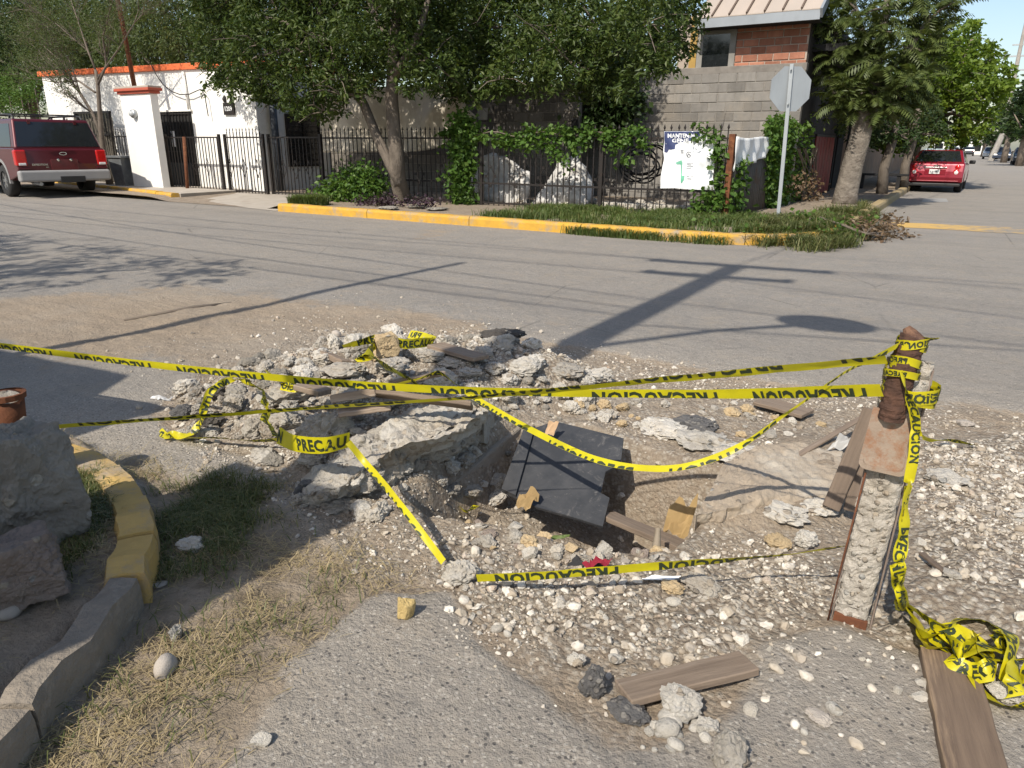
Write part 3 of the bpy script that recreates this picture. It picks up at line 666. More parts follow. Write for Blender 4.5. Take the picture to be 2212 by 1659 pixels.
for i in range(7):
    t = i/6; q = brk[0]*(1-t)+brk[1]*t; o = MB().box((0, 0, 0), (0.19, 0.1, 0.05)).build('loose_brick', M_brick, shed, bevel=0.006); o.location = V(q)-Vector(s0)+Vector((0, 0.25, 0.03)); o.location.z = sz+0.124; o.rotation_euler = (0, 0, random.uniform(-0.5, 0.5))
# ------------------------------------------------------------------ BRICK HOUSE over the wall
YB = 17.16
bx0, bx1 = float(onY(1462, 120, YB)[0]), float(onY(1746, 100, YB)[0]); bz0 = wz-0.05; bz1 = float(onY(1600, 60, YB)[2])+0.35
b0 = ((bx0+bx1)/2, YB, 0)
bh_ = thing('brick_house', 'red brick upper storey with a dark window and pale seamed metal roof', 'house', b0)
def bb(mb, name, mat, **k):
    o = mb.build(name, mat, bh_, **k); o.location = -Vector(b0); return o
wnl, wnr = float(onY(1513, 100, YB)[0]), float(onY(1583, 100, YB)[0]); wnz = float(onY(1550, 68, YB)[2])
coursed(bh_, b0, wnr+0.06, bx1, bz0+0.02, bz1-0.03, YB, 0.33, 0.13, 0.11, M_brick, 0.021, 'brick', False)
bb(MB().box(((bx0+bx1)/2, YB+2.6, (bz1)/2), (bx1-bx0-0.02, 5.16, bz1-0.05)), 'wall', simple('house_mortar', (0.42, 0.36, 0.30), (0.34, 0.28, 0.23), 3, 0.95))
win = bb(MB().box(((wnl+wnr)/2, YB-0.005, (bz0+wnz)/2), (wnr-wnl-0.1, 0.04, wnz-bz0)), 'window', M_glass)
mb = MB()
for x in (wnl, wnr): mb.box((x, YB+0.02, (bz0+wnz)/2), (0.13, 0.10, wnz-bz0+0.1))
mb.box(((wnl+wnr)/2, YB+0.022, wnz), (wnr-wnl-0.13, 0.095, 0.12)); mb.build('frame', simple('grey_trim', (0.26, 0.25, 0.23), (0.20, 0.19, 0.17), 4, 0.8), win)
MB().box(((wnl+wnr)/2, YB+0.018, (bz0+wnz)/2), (0.022, 0.03, wnz-bz0)).build('mullion', M_alu, win)
mb = MB(); mb.box((wnl-0.16, YB+0.02, (bz0+bz1)/2), (0.16, 0.06, bz1-bz0)); bb(mb, 'corner_post', simple('ochre_paint', (0.42, 0.27, 0.07), (0.30, 0.19, 0.06), 3, 0.8))
bb(MB().box((bx1+0.01, YB+2.6, bz1/2), (0.03, 5.1, bz1-0.06)), 'side_shade_panel', simple('painted_shade', (0.035, 0.028, 0.024), (0.02, 0.017, 0.015), 3, 0.9))  # near-black panel: the side wall's shade put into its colour
# roof: eave, fascia, seamed panels climbing away from the street
ez0 = float(onY(1500, 62, YB-0.5)[2]); rx0, rx1 = float(onY(1501, 50, YB-0.5)[0]), float(onY(1771, 35, YB-0.5)[0])
YE = YB-0.5; slope = math.tan(math.radians(33)); run = 5.6
fa_h = float(onY(1519, 40, YE)[2])-ez0
M_fascia = simple('grey_fascia', (0.30, 0.325, 0.35), (0.25, 0.27, 0.29), 2.5, 0.6, 0.3, bump=0.3, bscale=6)
M_roof = simple('pale_roof_metal', (0.40, 0.335, 0.28), (0.33, 0.285, 0.245), 1.2, 0.75, 0.0, bump=0.2, bscale=3, c3=(0.36, 0.30, 0.25), s3=0.7, stretch=(1, 0.35, 0.35))
roof = bb(MB().box(((rx0+rx1)/2, YE+0.03, ez0+fa_h/2), (rx1-rx0, 0.05, fa_h)), 'roof', M_fascia)
npan = 7
for i in range(npan):
    xa, xb = rx0+(rx1-rx0)*i/npan, rx0+(rx1-rx0)*(i+1)/npan; z_ = ez0+fa_h+random.uniform(-0.004, 0.004)
    mb = MB(); mb.prism([(xa+0.006, YE+0.0, z_), (xb-0.006, YE+0.0, z_), (xb-0.006, YE+run, z_+run*slope), (xa+0.006, YE+run, z_+run*slope)], (0, 0, 0), (0, 0, 0.02)); mb.build('roof_panel', M_roof, roof)
    if i: MB().bar((xa, YE, z_+0.035), (xa, YE+run, z_+0.035+run*slope), 0.035, 0.05).build('seam', simple('seam_metal', (0.14, 0.10, 0.075), rough=0.7) if i == 1 else bpy.data.materials['seam_metal'], roof)
MB().bar((rx1+0.02, YE, ez0+fa_h*0.6), (rx1+0.02, YE+run, ez0+fa_h*0.6+run*slope), 0.05, fa_h).build('rake_trim', M_fascia, roof)
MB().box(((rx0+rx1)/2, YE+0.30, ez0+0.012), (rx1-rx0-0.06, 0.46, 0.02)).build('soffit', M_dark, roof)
# side facade of the same plot towards the side street, deep in shade
XS = bx1-0.05
fac = thing('side_facade', 'dark shaded house front behind the leaning tree trunk', 'house front', (XS, 21, 0))
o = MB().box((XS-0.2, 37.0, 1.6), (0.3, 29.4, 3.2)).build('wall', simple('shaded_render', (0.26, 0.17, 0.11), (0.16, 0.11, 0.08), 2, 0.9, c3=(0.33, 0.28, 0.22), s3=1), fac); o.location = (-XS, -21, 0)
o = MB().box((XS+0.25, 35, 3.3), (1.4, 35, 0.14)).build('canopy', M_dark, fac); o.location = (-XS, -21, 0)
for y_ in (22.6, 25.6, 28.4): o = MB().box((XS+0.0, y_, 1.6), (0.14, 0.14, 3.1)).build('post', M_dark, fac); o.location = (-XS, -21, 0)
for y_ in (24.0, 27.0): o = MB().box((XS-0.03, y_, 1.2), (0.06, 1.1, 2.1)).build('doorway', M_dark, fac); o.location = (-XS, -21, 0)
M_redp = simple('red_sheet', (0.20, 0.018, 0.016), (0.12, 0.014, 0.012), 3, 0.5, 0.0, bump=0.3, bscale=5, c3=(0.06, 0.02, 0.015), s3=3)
ra, rb = onX(1757, 340, XS+0.1), onX(1797, 340, XS+0.1)
red = thing('red_sheet_gate', 'dark red sheet metal gate in the shade behind the vines', 'gate', (XS+0.1, ra[1], 0.1))
nb_ = 7
for i in range(nb_):
    y_ = (rb[1]-ra[1])*(i+0.5)/nb_; MB().box((0, y_, 0.75), (0.03, (rb[1]-ra[1])/nb_*0.9, 1.4)).build('sheet_rib', M_redp, red)
MB().box((0.0, (rb[1]-ra[1])/2, 1.47), (0.05, rb[1]-ra[1], 0.05)).build('top_rail', M_iron, red)
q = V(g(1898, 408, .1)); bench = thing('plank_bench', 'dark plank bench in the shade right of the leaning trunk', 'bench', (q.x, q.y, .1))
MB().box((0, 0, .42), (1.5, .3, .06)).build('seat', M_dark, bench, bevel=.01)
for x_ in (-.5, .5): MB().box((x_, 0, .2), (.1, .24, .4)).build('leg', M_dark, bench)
# ------------------------------------------------------------------ CORRUGATED SHEET FENCE and what hangs on it
def grid_sheet(name, fn, nu, nv, mat, parent=None, thick=0.004, smooth=True, loc=None):
    """fn(a,b)->point; closed thin sheet with real thickness"""
    pts = [[Vector(fn(i/nu, j/nv)) for j in range(nv+1)] for i in range(nu+1)]
    vs = [p for r in pts for p in r]; W = nv+1; k = len(vs); vs2 = []
    for i in range(nu+1):
        for j in range(nv+1):
            a = pts[min(i+1, nu)][j]-pts[max(i-1, 0)][j]; c = pts[i][min(j+1, nv)]-pts[i][max(j-1, 0)]
            n_ = a.cross(c); n_ = n_.normalized() if n_.length > 1e-9 else Vector((0, 0, 1)); vs2.append(pts[i][j]-n_*thick)
    fs = []
    for i in range(nu):
        for j in range(nv):
            q = (i*W+j, (i+1)*W+j, (i+1)*W+j+1, i*W+j+1); fs.append(q); fs.append(tuple(x+k for x in q[::-1]))
    for i in range(nu): fs.append((i*W, i*W+k, (i+1)*W+k, (i+1)*W)); fs.append((i*W+nv, (i+1)*W+nv, (i+1)*W+nv+k, i*W+nv+k))
    for j in range(nv): fs.append((j, j+1, j+1+k, j+k)); fs.append((nu*W+j, nu*W+j+k, nu*W+j+1+k, nu*W+j+1))
    mb = MB(); mb.add(vs+vs2, fs); o = mb.build(name, mat, parent, smooth)
    if loc is not None: o.location = loc
    return o
XF = xf1+0.05
cy0, cy1 = YF+0.1, float(onX(1660, 440, XF)[1])
M_corr = simple('corrugated_sheet', (0.13, 0.12, 0.105), (0.085, 0.075, 0.065), 3, 0.7, 0.3, bump=0.2, c3=(0.11, 0.06, 0.035), s3=2)
sf = thing('sheet_fence', 'dark corrugated sheet fence running back from the corner post', 'fence', (XF, cy0, 0))
for k in range(3):
    ya, yb = cy0+(cy1-cy0)*k/3, cy0+(cy1-cy0)*(k+1)/3
    grid_sheet('sheet', lambda a, c: (0.03*math.sin((ya+(yb-ya)*a)*2*math.pi/0.14), ya-cy0+(yb-ya)*a, 0.02+(1.28+0.04*k)*c), 48, 2, M_corr, sf, 0.002)
a0, a1 = V(onY(1592, 270, YF-0.02)), V(onX(1688, 272, XF+0.03))
cl0 = V(onX(1592, 309, XF)); 
def cloth_fn(a, c):
    y_ = cy0-0.25+(cy1+0.35-cy0+0.25)*a; top = 1.46-0.02*math.sin(a*9); bot = 0.90+0.37*a+0.012*math.sin(a*11)
    return (XF+0.07+0.028*math.sin(a*31+c*3)*(0.4+c)+0.016*math.sin(a*67-c*4), y_, top*(1-c)+bot*c)
tag(grid_sheet('white_cloth', cloth_fn, 60, 10, M_plastic_w, thick=0.003), 'crumpled white plastic sheet draped over the dark corrugated fence', 'sheet')
# ------------------------------------------------------------------ CANVAS, banner and yard clutter
b = NB('canvas'); b.co = b.coord('World')
c = b.mix(b.ramp(b.noise(1.4, detail=8), [(0.3, 0), (0.7, 1)]), (0.62, 0.56, 0.46), (0.52, 0.465, 0.38)); c = b.mix(b.ramp(b.noise(5, detail=8, rough=0.75), [(0.55, 0), (0.72, 0.6)]), c, (0.24, 0.20, 0.15))
b.base(c); b.rough(0.85); b.bump(b.noise(9, detail=5), 0.4, 0.02); M_canvas = b.m
ctop = [(690, 196), (760, 190), (850, 186), (950, 184), (1026, 186)]
cbot = [(690, 330), (760, 329), (860, 329), (910, 327), (955, 318), (985, 302), (1008, 276), (1026, 252)]
def lerp_pts(P_, t):
    xs_ = P_[0][0]+(P_[-1][0]-P_[0][0])*t
    for a, c_ in zip(P_, P_[1:]):
        if xs_ <= c_[0]+1e-6: k = (xs_-a[0])/(c_[0]-a[0]); return xs_, a[1]*(1-k)+c_[1]*k
    return P_[-1]
def canvas_fn(a, c):
    u, vt = lerp_pts(ctop, a); _, vb = lerp_pts(cbot, a); yy = 14.0+0.35*a
    p = onY(u, vt*(1-c)+vb*c, yy); bulge = 0.10*math.sin(a*14+1.5*c)+0.05*math.sin(a*33-3*c)
    bulge -= 0.45*max(0, a-0.6)*2.2*math.sin(math.pi*c)*0.9; bulge += 0.10*math.sin((a-0.75)*20+c*9)*max(0, a-0.55)*2
    return (p[0], yy+bulge, p[2])
tag(grid_sheet('canvas_sheet', canvas_fn, 70, 26, M_canvas, thick=0.004), 'dirty beige canvas hung under the big tree behind the fence', 'canvas')
# torn banner on the fence
YBN = YF-0.05
def zb_(px, py): return ((2500+px/3.16)/1.8228, (450+py/3.16)/1.8228)
bn_poly = [(368,212),(800,208),(812,236),(850,300),(905,262),(930,310),(992,330),(960,400),(870,525),(800,535),(745,565),(738,690),(800,770),(900,865),(985,940),(880,940),(820,938),(690,935),(500,918),(315,922),(330,720),(362,560),(350,470),(366,330)]
banner = thing('torn_banner', 'torn white and navy printed banner tied to the iron fence', 'banner', V(onY(*zb_(560, 560), YBN)))
B0 = banner.location.copy()
def bn_pt(px, py, off=0.0):
    p = onY(*zb_(px, py), YBN); w_ = 0.012*math.sin(px*0.021+py*0.013)+0.008*math.sin(px*0.05-py*0.03)+(0.05*max(0, (px-750)/250))*math.sin(py*0.02)
    return Vector((p[0], YBN+w_-off, p[2]))-B0
def bn_sheet(name, poly, mat, off, sub=6):
    bm = bmesh.new(); vs = [bm.verts.new((x, y, 0)) for x, y in poly]; bm.faces.new(vs); bmesh.ops.triangulate(bm, faces=bm.faces[:])
    for _ in range(sub):
        es = [e for e in bm.edges if e.calc_length() > 55]
        if not es: break
        bmesh.ops.subdivide_edges(bm, edges=es, cuts=1); bmesh.ops.triangulate(bm, faces=bm.faces[:])
    for v_ in bm.verts: v_.co = bn_pt(v_.co.x, v_.co.y, off)
    me = bpy.data.meshes.new(name); bm.to_mesh(me); bm.free(); me.materials.append(mat)
    for p in me.polygons: p.use_smooth = True
    return link(name, me, banner)
M_bw = simple('banner_white', (0.80, 0.81, 0.82), (0.74, 0.76, 0.78), 2, 0.6, bump=0.15, bscale=12)
M_navy = simple('banner_navy', (0.022, 0.028, 0.085), (0.05, 0.07, 0.17), 4, 0.55, bump=0)
M_green = simple('banner_green', (0.10, 0.36, 0.22), (0.2, 0.5, 0.36), 6, 0.6, bump=0)
M_ink = simple('banner_ink', (0.05, 0.055, 0.07), (0.10, 0.10, 0.12), 6, 0.6, bump=0)
bn_sheet('sheet', bn_poly, M_bw, 0.0)
bn_sheet('blue_panel', [(372,216),(798,212),(806,232),(815,262),(760,300),(690,330),(560,352),(505,378),(500,436),(420,440),(400,480),(366,470),(370,330)], M_navy, 0.004)
def bn_text(txt, px, py, h, mat, name='lettering', w_=1.0):
    v, f = text_mesh(txt, 1.0, 0.03, 1.05); mb = MB(); mb.add([bn_pt(px+q[0]*h*1.38*w_, py-q[1]*h*1.38, 0.008) for q in v], f); return tag(mb.build(name, mat, banner), kind='stuff')
bn_text('MANTENIM', 408, 290, 50, M_bw, w_=0.93); bn_text('GENE', 458, 350, 48, M_bw, w_=1.25)
bn_sheet('green_print', [(510,600),(580,570),(592,600),(590,625),(515,622)], M_green, 0.005); bn_sheet('green_print', [(568,625),(584,625),(590,850),(574,855)], M_green, 0.005)
bn_sheet('green_print', [(580,765),(620,765),(612,820),(590,850)], M_green, 0.006)
mb = MB()
for (px, py, w_) in [(520,452,30),(570,446,38),(570,462,34),(570,478,36),(640,610,90),(640,625,70),(645,645,86),(640,668,60),(650,770,70),(645,800,60)]:
    mb.add([bn_pt(px, py, 0.007), bn_pt(px+w_, py, 0.007), bn_pt(px+w_, py+5, 0.007), bn_pt(px, py+5, 0.007)], [(0, 1, 2, 3)])
n_ = 20
for i in range(n_):
    a, c_ = 2*math.pi*i/n_, 2*math.pi*(i+1)/n_
    mb.add([bn_pt(670+30*math.cos(a), 500+36*math.sin(a), 0.007), bn_pt(670+30*math.cos(c_), 500+36*math.sin(c_), 0.007), bn_pt(670+24*math.cos(c_), 500+29*math.sin(c_), 0.007), bn_pt(670+24*math.cos(a), 500+29*math.sin(a), 0.007)], [(0, 1, 2, 3)])
mb.add([bn_pt(*q, 0.007) for q in ((670, 480), (692, 516), (680, 516), (670, 498), (660, 516), (648, 516))], [(0, 1, 2, 3), (0, 3, 4, 5)])
tag(mb.build('printing', M_ink, banner), kind='stuff')
def heap_sheet(name, label, cat, outline_top, base_v, y, mat, depth_=0.4):
    """crumpled sheet lying over a heap: ridge follows outline_top, falls to the ground in front"""
    def fn(a, c):
        u, vt = lerp_pts(outline_top, a); p = onY(u, vt, y); zg_ = 0.09
        z = p[2]*(1-c)+zg_*c; n1 = mnoise.noise(Vector((p[0]*2.5, z*2.5, 3.1))); n2 = mnoise.noise(Vector((p[0]*7, z*6, 8.1)))
        return (p[0]+0.05*n2, y-depth_*math.sin(c*1.57)*0.75+0.14*n1+0.06*n2, max(zg_, z+0.03*n2))
    return tag(grid_sheet(name, fn, 34, 16, mat, thick=0.004, smooth=True), label, cat)
M_sheet = simple('dusty_sheet', (0.60, 0.59, 0.575), (0.46, 0.445, 0.42), 4, 0.7, bump=0.6, bscale=14, bdist=0.02, c3=(0.22, 0.195, 0.17), s3=2.4, t3=(0.52, 0.66))
heap_sheet('white_tarp', 'dusty white tarpaulin over a heap between the vine post and fence', 'tarp', [(1028, 345), (1060, 331), (1095, 338), (1120, 360), (1148, 372), (1150, 410)], 440, 13.9, M_sheet)
heap_sheet('white_tarp', 'dusty white tarpaulin over a heap next to the bare yard wall', 'tarp', [(1165, 420), (1185, 385), (1205, 350), (1240, 334), (1268, 362), (1284, 430)], 440, 13.9, M_sheet)
mb = MB(); hc = V(onY(1385, 355, 14.6))
for k in range(5):
    r_ = 0.30+0.10*random.random(); tl = random.uniform(-0.5, 0.5); ph = random.random()*6; cx_ = random.uniform(-0.12, 0.12); cz_ = random.uniform(-0.08, 0.10)
    mb.tube([hc+Vector((cx_+r_*1.25*math.cos(a), 0.12*math.sin(a+tl)+0.02*k, cz_+r_*math.sin(a+0.2*tl)*0.85+0.02*math.sin(3*a+ph))) for a in np.linspace(0, 2*math.pi, 30)], 0.018, 6, False)
tag(mb.build('hose_coil', M_dark, None, True), 'tangled black hose hung against the grey block wall', 'hose')
mb = MB(); rr = [(-9.0+random.uniform(0, 5.0), random.uniform(13.0, 16.4)) for _ in range(26)]
q = V(onY(1043, 247, 15.3)); bk = tag(MB().lathe([(0.0, 0), (0.11, 0), (0.13, 0.26), (0.135, 0.26)], (q.x, 15.3, q.z-0.12), 14).build('white_bucket', M_plastic_w, None, True), 'white plastic bucket hung on the dark shed wall', 'bucket')
# yard clutter left of the gate pillar
M_reed = simple('reeds', (0.16, 0.14, 0.11), (0.09, 0.08, 0.065), 5, 0.9, bump=0.4, rnd=0.25)
ra_, rb_ = float(onY(168, 330, 12.75)[0]), float(onY(247, 330, 12.75)[0]); rs = thing('reed_screen', 'dark grey reed screen on a frame behind the red vehicle', 'screen', (ra_, 12.75, 0.12))
rm = MB().tube([(0, 0, 0), (0.01, 0, 0.9), (-0.01, 0, 1.85)], 0.022, 5).mesh('reed', M_reed)
for i in range(44): link('reed', rm, rs, ((rb_-ra_)*i/43, random.uniform(-0.03, 0.03), random.uniform(-0.05, 0.05))).rotation_euler = (random.uniform(-0.03, 0.03), random.uniform(-0.08, 0.08), random.random()*6)
for z_ in (0.5, 1.4): MB().box(((rb_-ra_)/2, -0.05, z_), (rb_-ra_, 0.05, 0.05)).build('rail', M_iron, rs)
ga, gb = float(onY(248, 380, 12.3)[0]), float(onY(283, 385, 12.3)[0]); sg_ = thing('side_railing', 'short black iron railing between the reed screen and the white pillar', 'railing', (ga, 12.45, 0.1))
for i in range(7): link('bar', BARTIP, sg_, ((gb-ga)*i/6, 0, 0))
for z_ in (0.1, 1.36): MB().box(((gb-ga)/2, 0, z_), (gb-ga, 0.035, 0.035)).build('rail', M_iron, sg_)
q = V(onY(268, 360, 12.1)); bn_ = thing('trash_bin', 'battered grey plastic bin standing beside the white pillar base', 'bin', (q.x, 12.1, 0.12))
M_bin = simple('grey_plastic', (0.15, 0.16, 0.165), (0.10, 0.105, 0.11), 5, 0.6, c3=(0.25, 0.24, 0.22), s3=3)
MB().add([(-.24,-.2,0),(.24,-.2,0),(.24,.2,0),(-.24,.2,0),(-.31,-.26,.78),(.31,-.26,.78),(.31,.26,.78),(-.31,.26,.78)], [(3,2,1,0),(0,1,5,4),(1,2,6,5),(2,3,7,6),(3,0,4,7)]).build('body', M_bin, bn_, bevel=0.01)
MB().box((0.03, 0, 0.80), (0.70, 0.58, 0.06)).build('rim', M_bin, bn_, bevel=0.01)
# stop sign seen from behind
q = g(1680, 482, 0.1); q2 = onY(1711, 138, q[1]); sgn = thing('traffic_sign', 'grey back of an octagonal traffic sign on a steel post at the corner', 'sign', V(q))
M_galv = simple('galvanised', (0.36, 0.385, 0.40), (0.30, 0.32, 0.335), 4, 0.5, 0.35, bump=0.1, c3=(0.42, 0.44, 0.45), s3=1.5, stretch=(1, 1, 0.3))
lean = (q2[0]-q[0])/(q2[2]-q[2]); zt_ = q2[2]-q[2]
mb = MB(); mb.bar((0, 0, -0.1), (lean*zt_, 0, zt_), 0.055, 0.03, up=(0, 1, 0)); mb.build('post', M_galv, sgn)
mb = MB(); R8 = 0.355; az = math.radians(38); sc_ = Vector((lean*(zt_-0.36)-0.0, 0.045, zt_-0.36)); exs = Vector((math.cos(az), -math.sin(az)*-1, 0)); 
poly = [sc_+exs*(R8*math.cos(math.pi/8+k*math.pi/4))+Vector((0, 0, R8*math.sin(math.pi/8+k*math.pi/4))) for k in range(8)]
nrm = exs.cross(Vector((0, 0, 1))); mb.prism(poly, nrm*-0.003, nrm*0.003); mb.build('sign_plate', M_galv, sgn)
for dz_ in (0.08, 0.58): MB().lathe([(0, -0.04), (0.014, -0.04), (0.014, -0.01)], (lean*(zt_-dz_), -0.02, zt_-dz_), 8, 'y').build('bolt', M_alu, sgn)
# ------------------------------------------------------------------ FOLIAGE
def leaves_mesh(name, P, size, mat, droop=0.35, aspect=0.42, var=0.35, up=0.25, bend=0.18):
    """one folded leaf (two triangles pairs) per point; P: N x 3"""
    n = len(P); r = rng
    d = r.normal(size=(n, 3)); d[:, 2] = d[:, 2]*0.5-droop; d /= np.linalg.norm(d, axis=1)[:, None]
    nr = r.normal(size=(n, 3)); nr[:, 2] += up; s = np.cross(d, nr); s /= np.linalg.norm(s, axis=1)[:, None]+1e-9; nn = np.cross(s, d)
    L = size*(1+var*(r.random(n)*2-1)); W = L*aspect*0.5
    a = P; m1 = P+d*(L*0.45)[:, None]+s*W[:, None]+nn*(L*bend*0.5)[:, None]; m2 = P+d*(L*0.45)[:, None]-s*W[:, None]+nn*(L*bend*0.5)[:, None]; t = P+d*L[:, None]
    vs = np.stack([a, m1, t, m2], 1).reshape(-1, 3); k = np.arange(n)*4
    fs = np.concatenate([np.stack([k, k+1, k+2], 1), np.stack([k, k+2, k+3], 1)])
    return np_mesh(name, vs, fs, mat)
def blob_pts(clumps, dens, shell=0.35, sub=0.34):
    """points gathered in twigs' worth of small clusters through each clump's volume; clump = (x,y,z,rx,ry,rz)"""
    out = []
    for (x, y, z, rx, ry, rz) in clumps:
        n = int(dens*rx*ry*rz*4.0); nc = max(3, n//16)
        u = rng.normal(size=(nc, 3)); u /= np.linalg.norm(u, axis=1)[:, None]; rad = (shell+(1-shell)*rng.random(nc))**0.6
        c = u*rad[:, None]*np.array([rx, ry, rz])+np.array([x, y, z])
        q = np.repeat(c, 16, axis=0)+rng.normal(size=(nc*16, 3))*np.array([1, 1, 1.25])*sub*min(rx, rz)*0.33
        out.append(q)
    return np.concatenate(out)
def px_clump(u, v, r, y, ry=None, sq=1.0):
    p = onY(u, v, y); m = r/ppm(p); return (p[0], p[1], p[2], m, ry or m*1.1, m*sq)
def limb(mb, a, b_, r0, r1, n=8, wob=0.06, k=6):
    a, b_ = Vector(a), Vector(b_); pts = []; L = (b_-a).length
    for i in range(k+1):
        t = i/k; p = a.lerp(b_, t); w_ = math.sin(math.pi*t)*wob*L
        pts.append(p+Vector((mnoise.noise(Vector((a.x*3+t*2.3, b_.z, 1)))*w_, mnoise.noise(Vector((5, b_.x+t*2.1, a.z)))*w_, mnoise.noise(Vector((t*2, 9, b_.y)))*w_*0.5)))
    mb.tube(pts, [r0+(r1-r0)*i/k for i in range(k+1)], n); return pts
M_barkdark = simple('grey_bark', (0.175, 0.145, 0.115), (0.095, 0.078, 0.062), 7, 0.95, bump=1.0, bscale=16, bdist=0.03, stretch=(1, 1, 0.45))
L_olive = leaf_mat('olive_leaf', (0.03, 0.055, 0.010), (0.055, 0.088, 0.015), (0.10, 0.128, 0.028), 0.30)
L_dark = leaf_mat('dark_leaf', (0.022, 0.045, 0.014), (0.04, 0.072, 0.018), (0.065, 0.10, 0.03), 0.3)
L_bright = leaf_mat('bright_leaf', (0.075, 0.135, 0.016), (0.13, 0.20, 0.022), (0.21, 0.28, 0.045), 0.42)
L_vine = leaf_mat('vine_leaf', (0.05, 0.11, 0.018), (0.085, 0.165, 0.028), (0.14, 0.22, 0.045), 0.35)
L_weep = leaf_mat('weeping_leaf', (0.055, 0.085, 0.025), (0.085, 0.12, 0.035), (0.13, 0.16, 0.06), 0.4)
L_frond = leaf_mat('frond_leaf', (0.055, 0.082, 0.02), (0.09, 0.12, 0.03), (0.14, 0.17, 0.05), 0.3)
L_dry = leaf_mat('dry_leaf', (0.12, 0.075, 0.045), (0.17, 0.115, 0.065), (0.09, 0.065, 0.045), 0.15)
L_purple = leaf_mat('purple_leaf', (0.04, 0.022, 0.035), (0.065, 0.035, 0.05), (0.05, 0.055, 0.03), 0.2)
def tree(name, label, trunk, limbs, clumps, mat, leaf, dens, barkm, droop=0.35, group=None, aspect=0.42, extra=None, twigs=0, loc=None):
    p0 = Vector(trunk[0][0]); t = thing(name, label, 'tree', p0, 0, group)
    mb = MB()
    for path in [trunk]+limbs:
        mb.tube([Vector(p)-p0 for p, _ in path], [r for _, r in path], 9)
    mb.build('trunk', barkm, t, True)
    if twigs:
        mb = MB()
        for (x, y, z, rx, ry, rz) in clumps:
            for _ in range(twigs):
                d = Vector((random.gauss(0, 1)*rx, random.gauss(0, 1)*ry, random.gauss(-0.1, 0.8)*rz))*0.75; c = Vector((x, y, z))-p0
                k = c+d*0.1; mb.tube([k, k.lerp(c+d, 0.5)+Vector((0, 0, 0.06)), c+d], [0.016, 0.010, 0.004], 4, False)
        mb.build('twigs', M_branch, t)
    P_ = blob_pts(clumps, dens)
    if extra is not None: P_ = np.concatenate([P_, extra])
    me = leaves_mesh('crown', P_-np.array(p0), leaf, mat, droop, aspect)
    link('crown', me, t); return t
# ---- the big double-trunked tree before the fence
yt = 11.75
tb = g(868, 438, 0.1)
t1 = [((tb[0], tb[1], 0.0), 0.25), ((tb[0]+0.02, tb[1], 0.25), 0.19)]+[(tuple(onY(u, v, yt)), r) for u, v, r in [(860,390,.165),(856,330,.15),(850,270,.138),(846,215,.13),(848,150,.115),(852,80,.10),(858,10,.085),(862,-80,.07)]]
lm = [[(tuple(onY(u, v, yt-0.05)), r) for u, v, r in [(862,400,.10),(838,345,.105),(812,290,.10),(786,225,.095),(758,185,.11),(728,140,.09),(706,90,.075),(690,20,.06),(680,-60,.04)]],
      [(tuple(onY(u, v, yt)), r) for u, v, r in [(848,170,.10),(880,120,.08),(905,70,.07),(925,0,.05)]],
      [(tuple(onY(u, v, yt+0.2)), r) for u, v, r in [(856,100,.09),(825,60,.07),(800,10,.05),(780,-60,.04)]],
      [(tuple(onY(u, v, yt-0.4)), r) for u, v, r in [(728,140,.06),(640,110,.05),(560,120,.035),(490,170,.02)]],
      [(tuple(onY(u, v, yt-0.3)), r) for u, v, r in [(706,90,.06),(620,50,.05),(540,30,.03)]]]
cl = []
for u, v, r in [(515,140,55),(570,170,58),(625,190,62),(680,200,60),(480,90,75),(560,95,80),(640,110,85),(720,120,80),(600,20,90),(700,30,95),(800,30,95),(790,120,75),(735,170,46),
                (850,110,70),(900,40,95),(930,130,75),(890,165,36),(960,160,44),(1000,60,95),(1030,140,72),(1080,170,45),(1100,60,90),(1130,130,66),(1180,170,48),(1190,80,85),(1240,140,60),(1290,60,90),(1290,160,50),(1350,110,62),(1390,50,85),(1430,110,55),(1470,50,62),
                (480,10,80),(1450,-10,70),(465,150,36),(1015,190,30),(1000,215,18),(650,240,28),(590,222,26),(700,240,24),(745,205,22)]:
    cl.append(px_clump(u, v, r, yt+random.uniform(-0.9, 0.7)+(1.5 if u > 940 else 0), 0.95 if r > 50 else 0.5, 0.9))
for u in range(480, 1320, 105):
    for v, r in ((-70, 105), (-190, 110)): cl.append(px_clump(u+random.uniform(-30, 30), v, r, yt+random.uniform(-0.8, 1.0)+(1.9 if u > 940 else 0), 1.0, 0.9))
for u, v, r in [(1200,-300,80)]: cl.append(px_clump(u, v, r, yt+random.uniform(.8, 2.0), 1.0, .9))
# hanging sprays that ring the lower edge
sp_ = []
for _ in range(170):
    u = random.uniform(455, 1480); low = np.interp(u, [455, 520, 600, 680, 760, 830, 900, 960, 1040, 1150, 1250, 1330, 1400, 1480], [205, 222, 240, 258, 215, 190, 195, 215, 215, 205, 210, 215, 165, 120])
    v0 = low-random.uniform(30, 90); p0 = V(onY(u, v0, yt+random.uniform(-1.1, 0.8)+(1.5 if u > 940 else 0))); L_ = (low-v0)/105*random.uniform(0.5, 1.15); dx = random.uniform(-0.3, 0.3); dy = random.uniform(-0.3, 0.2)
    for k in range(40):
        t = random.random(); sp_.append((p0.x+dx*t+random.gauss(0, .045), p0.y+dy*t+random.gauss(0, .045), p0.z-L_*t+random.gauss(0, .03)))
tree('shade_tree', 'big spreading olive green tree with two trunks in front of the black fence', t1, lm, cl, L_olive, 0.115, 720, M_barkdark, 0.55, extra=np.array(sp_), twigs=5)
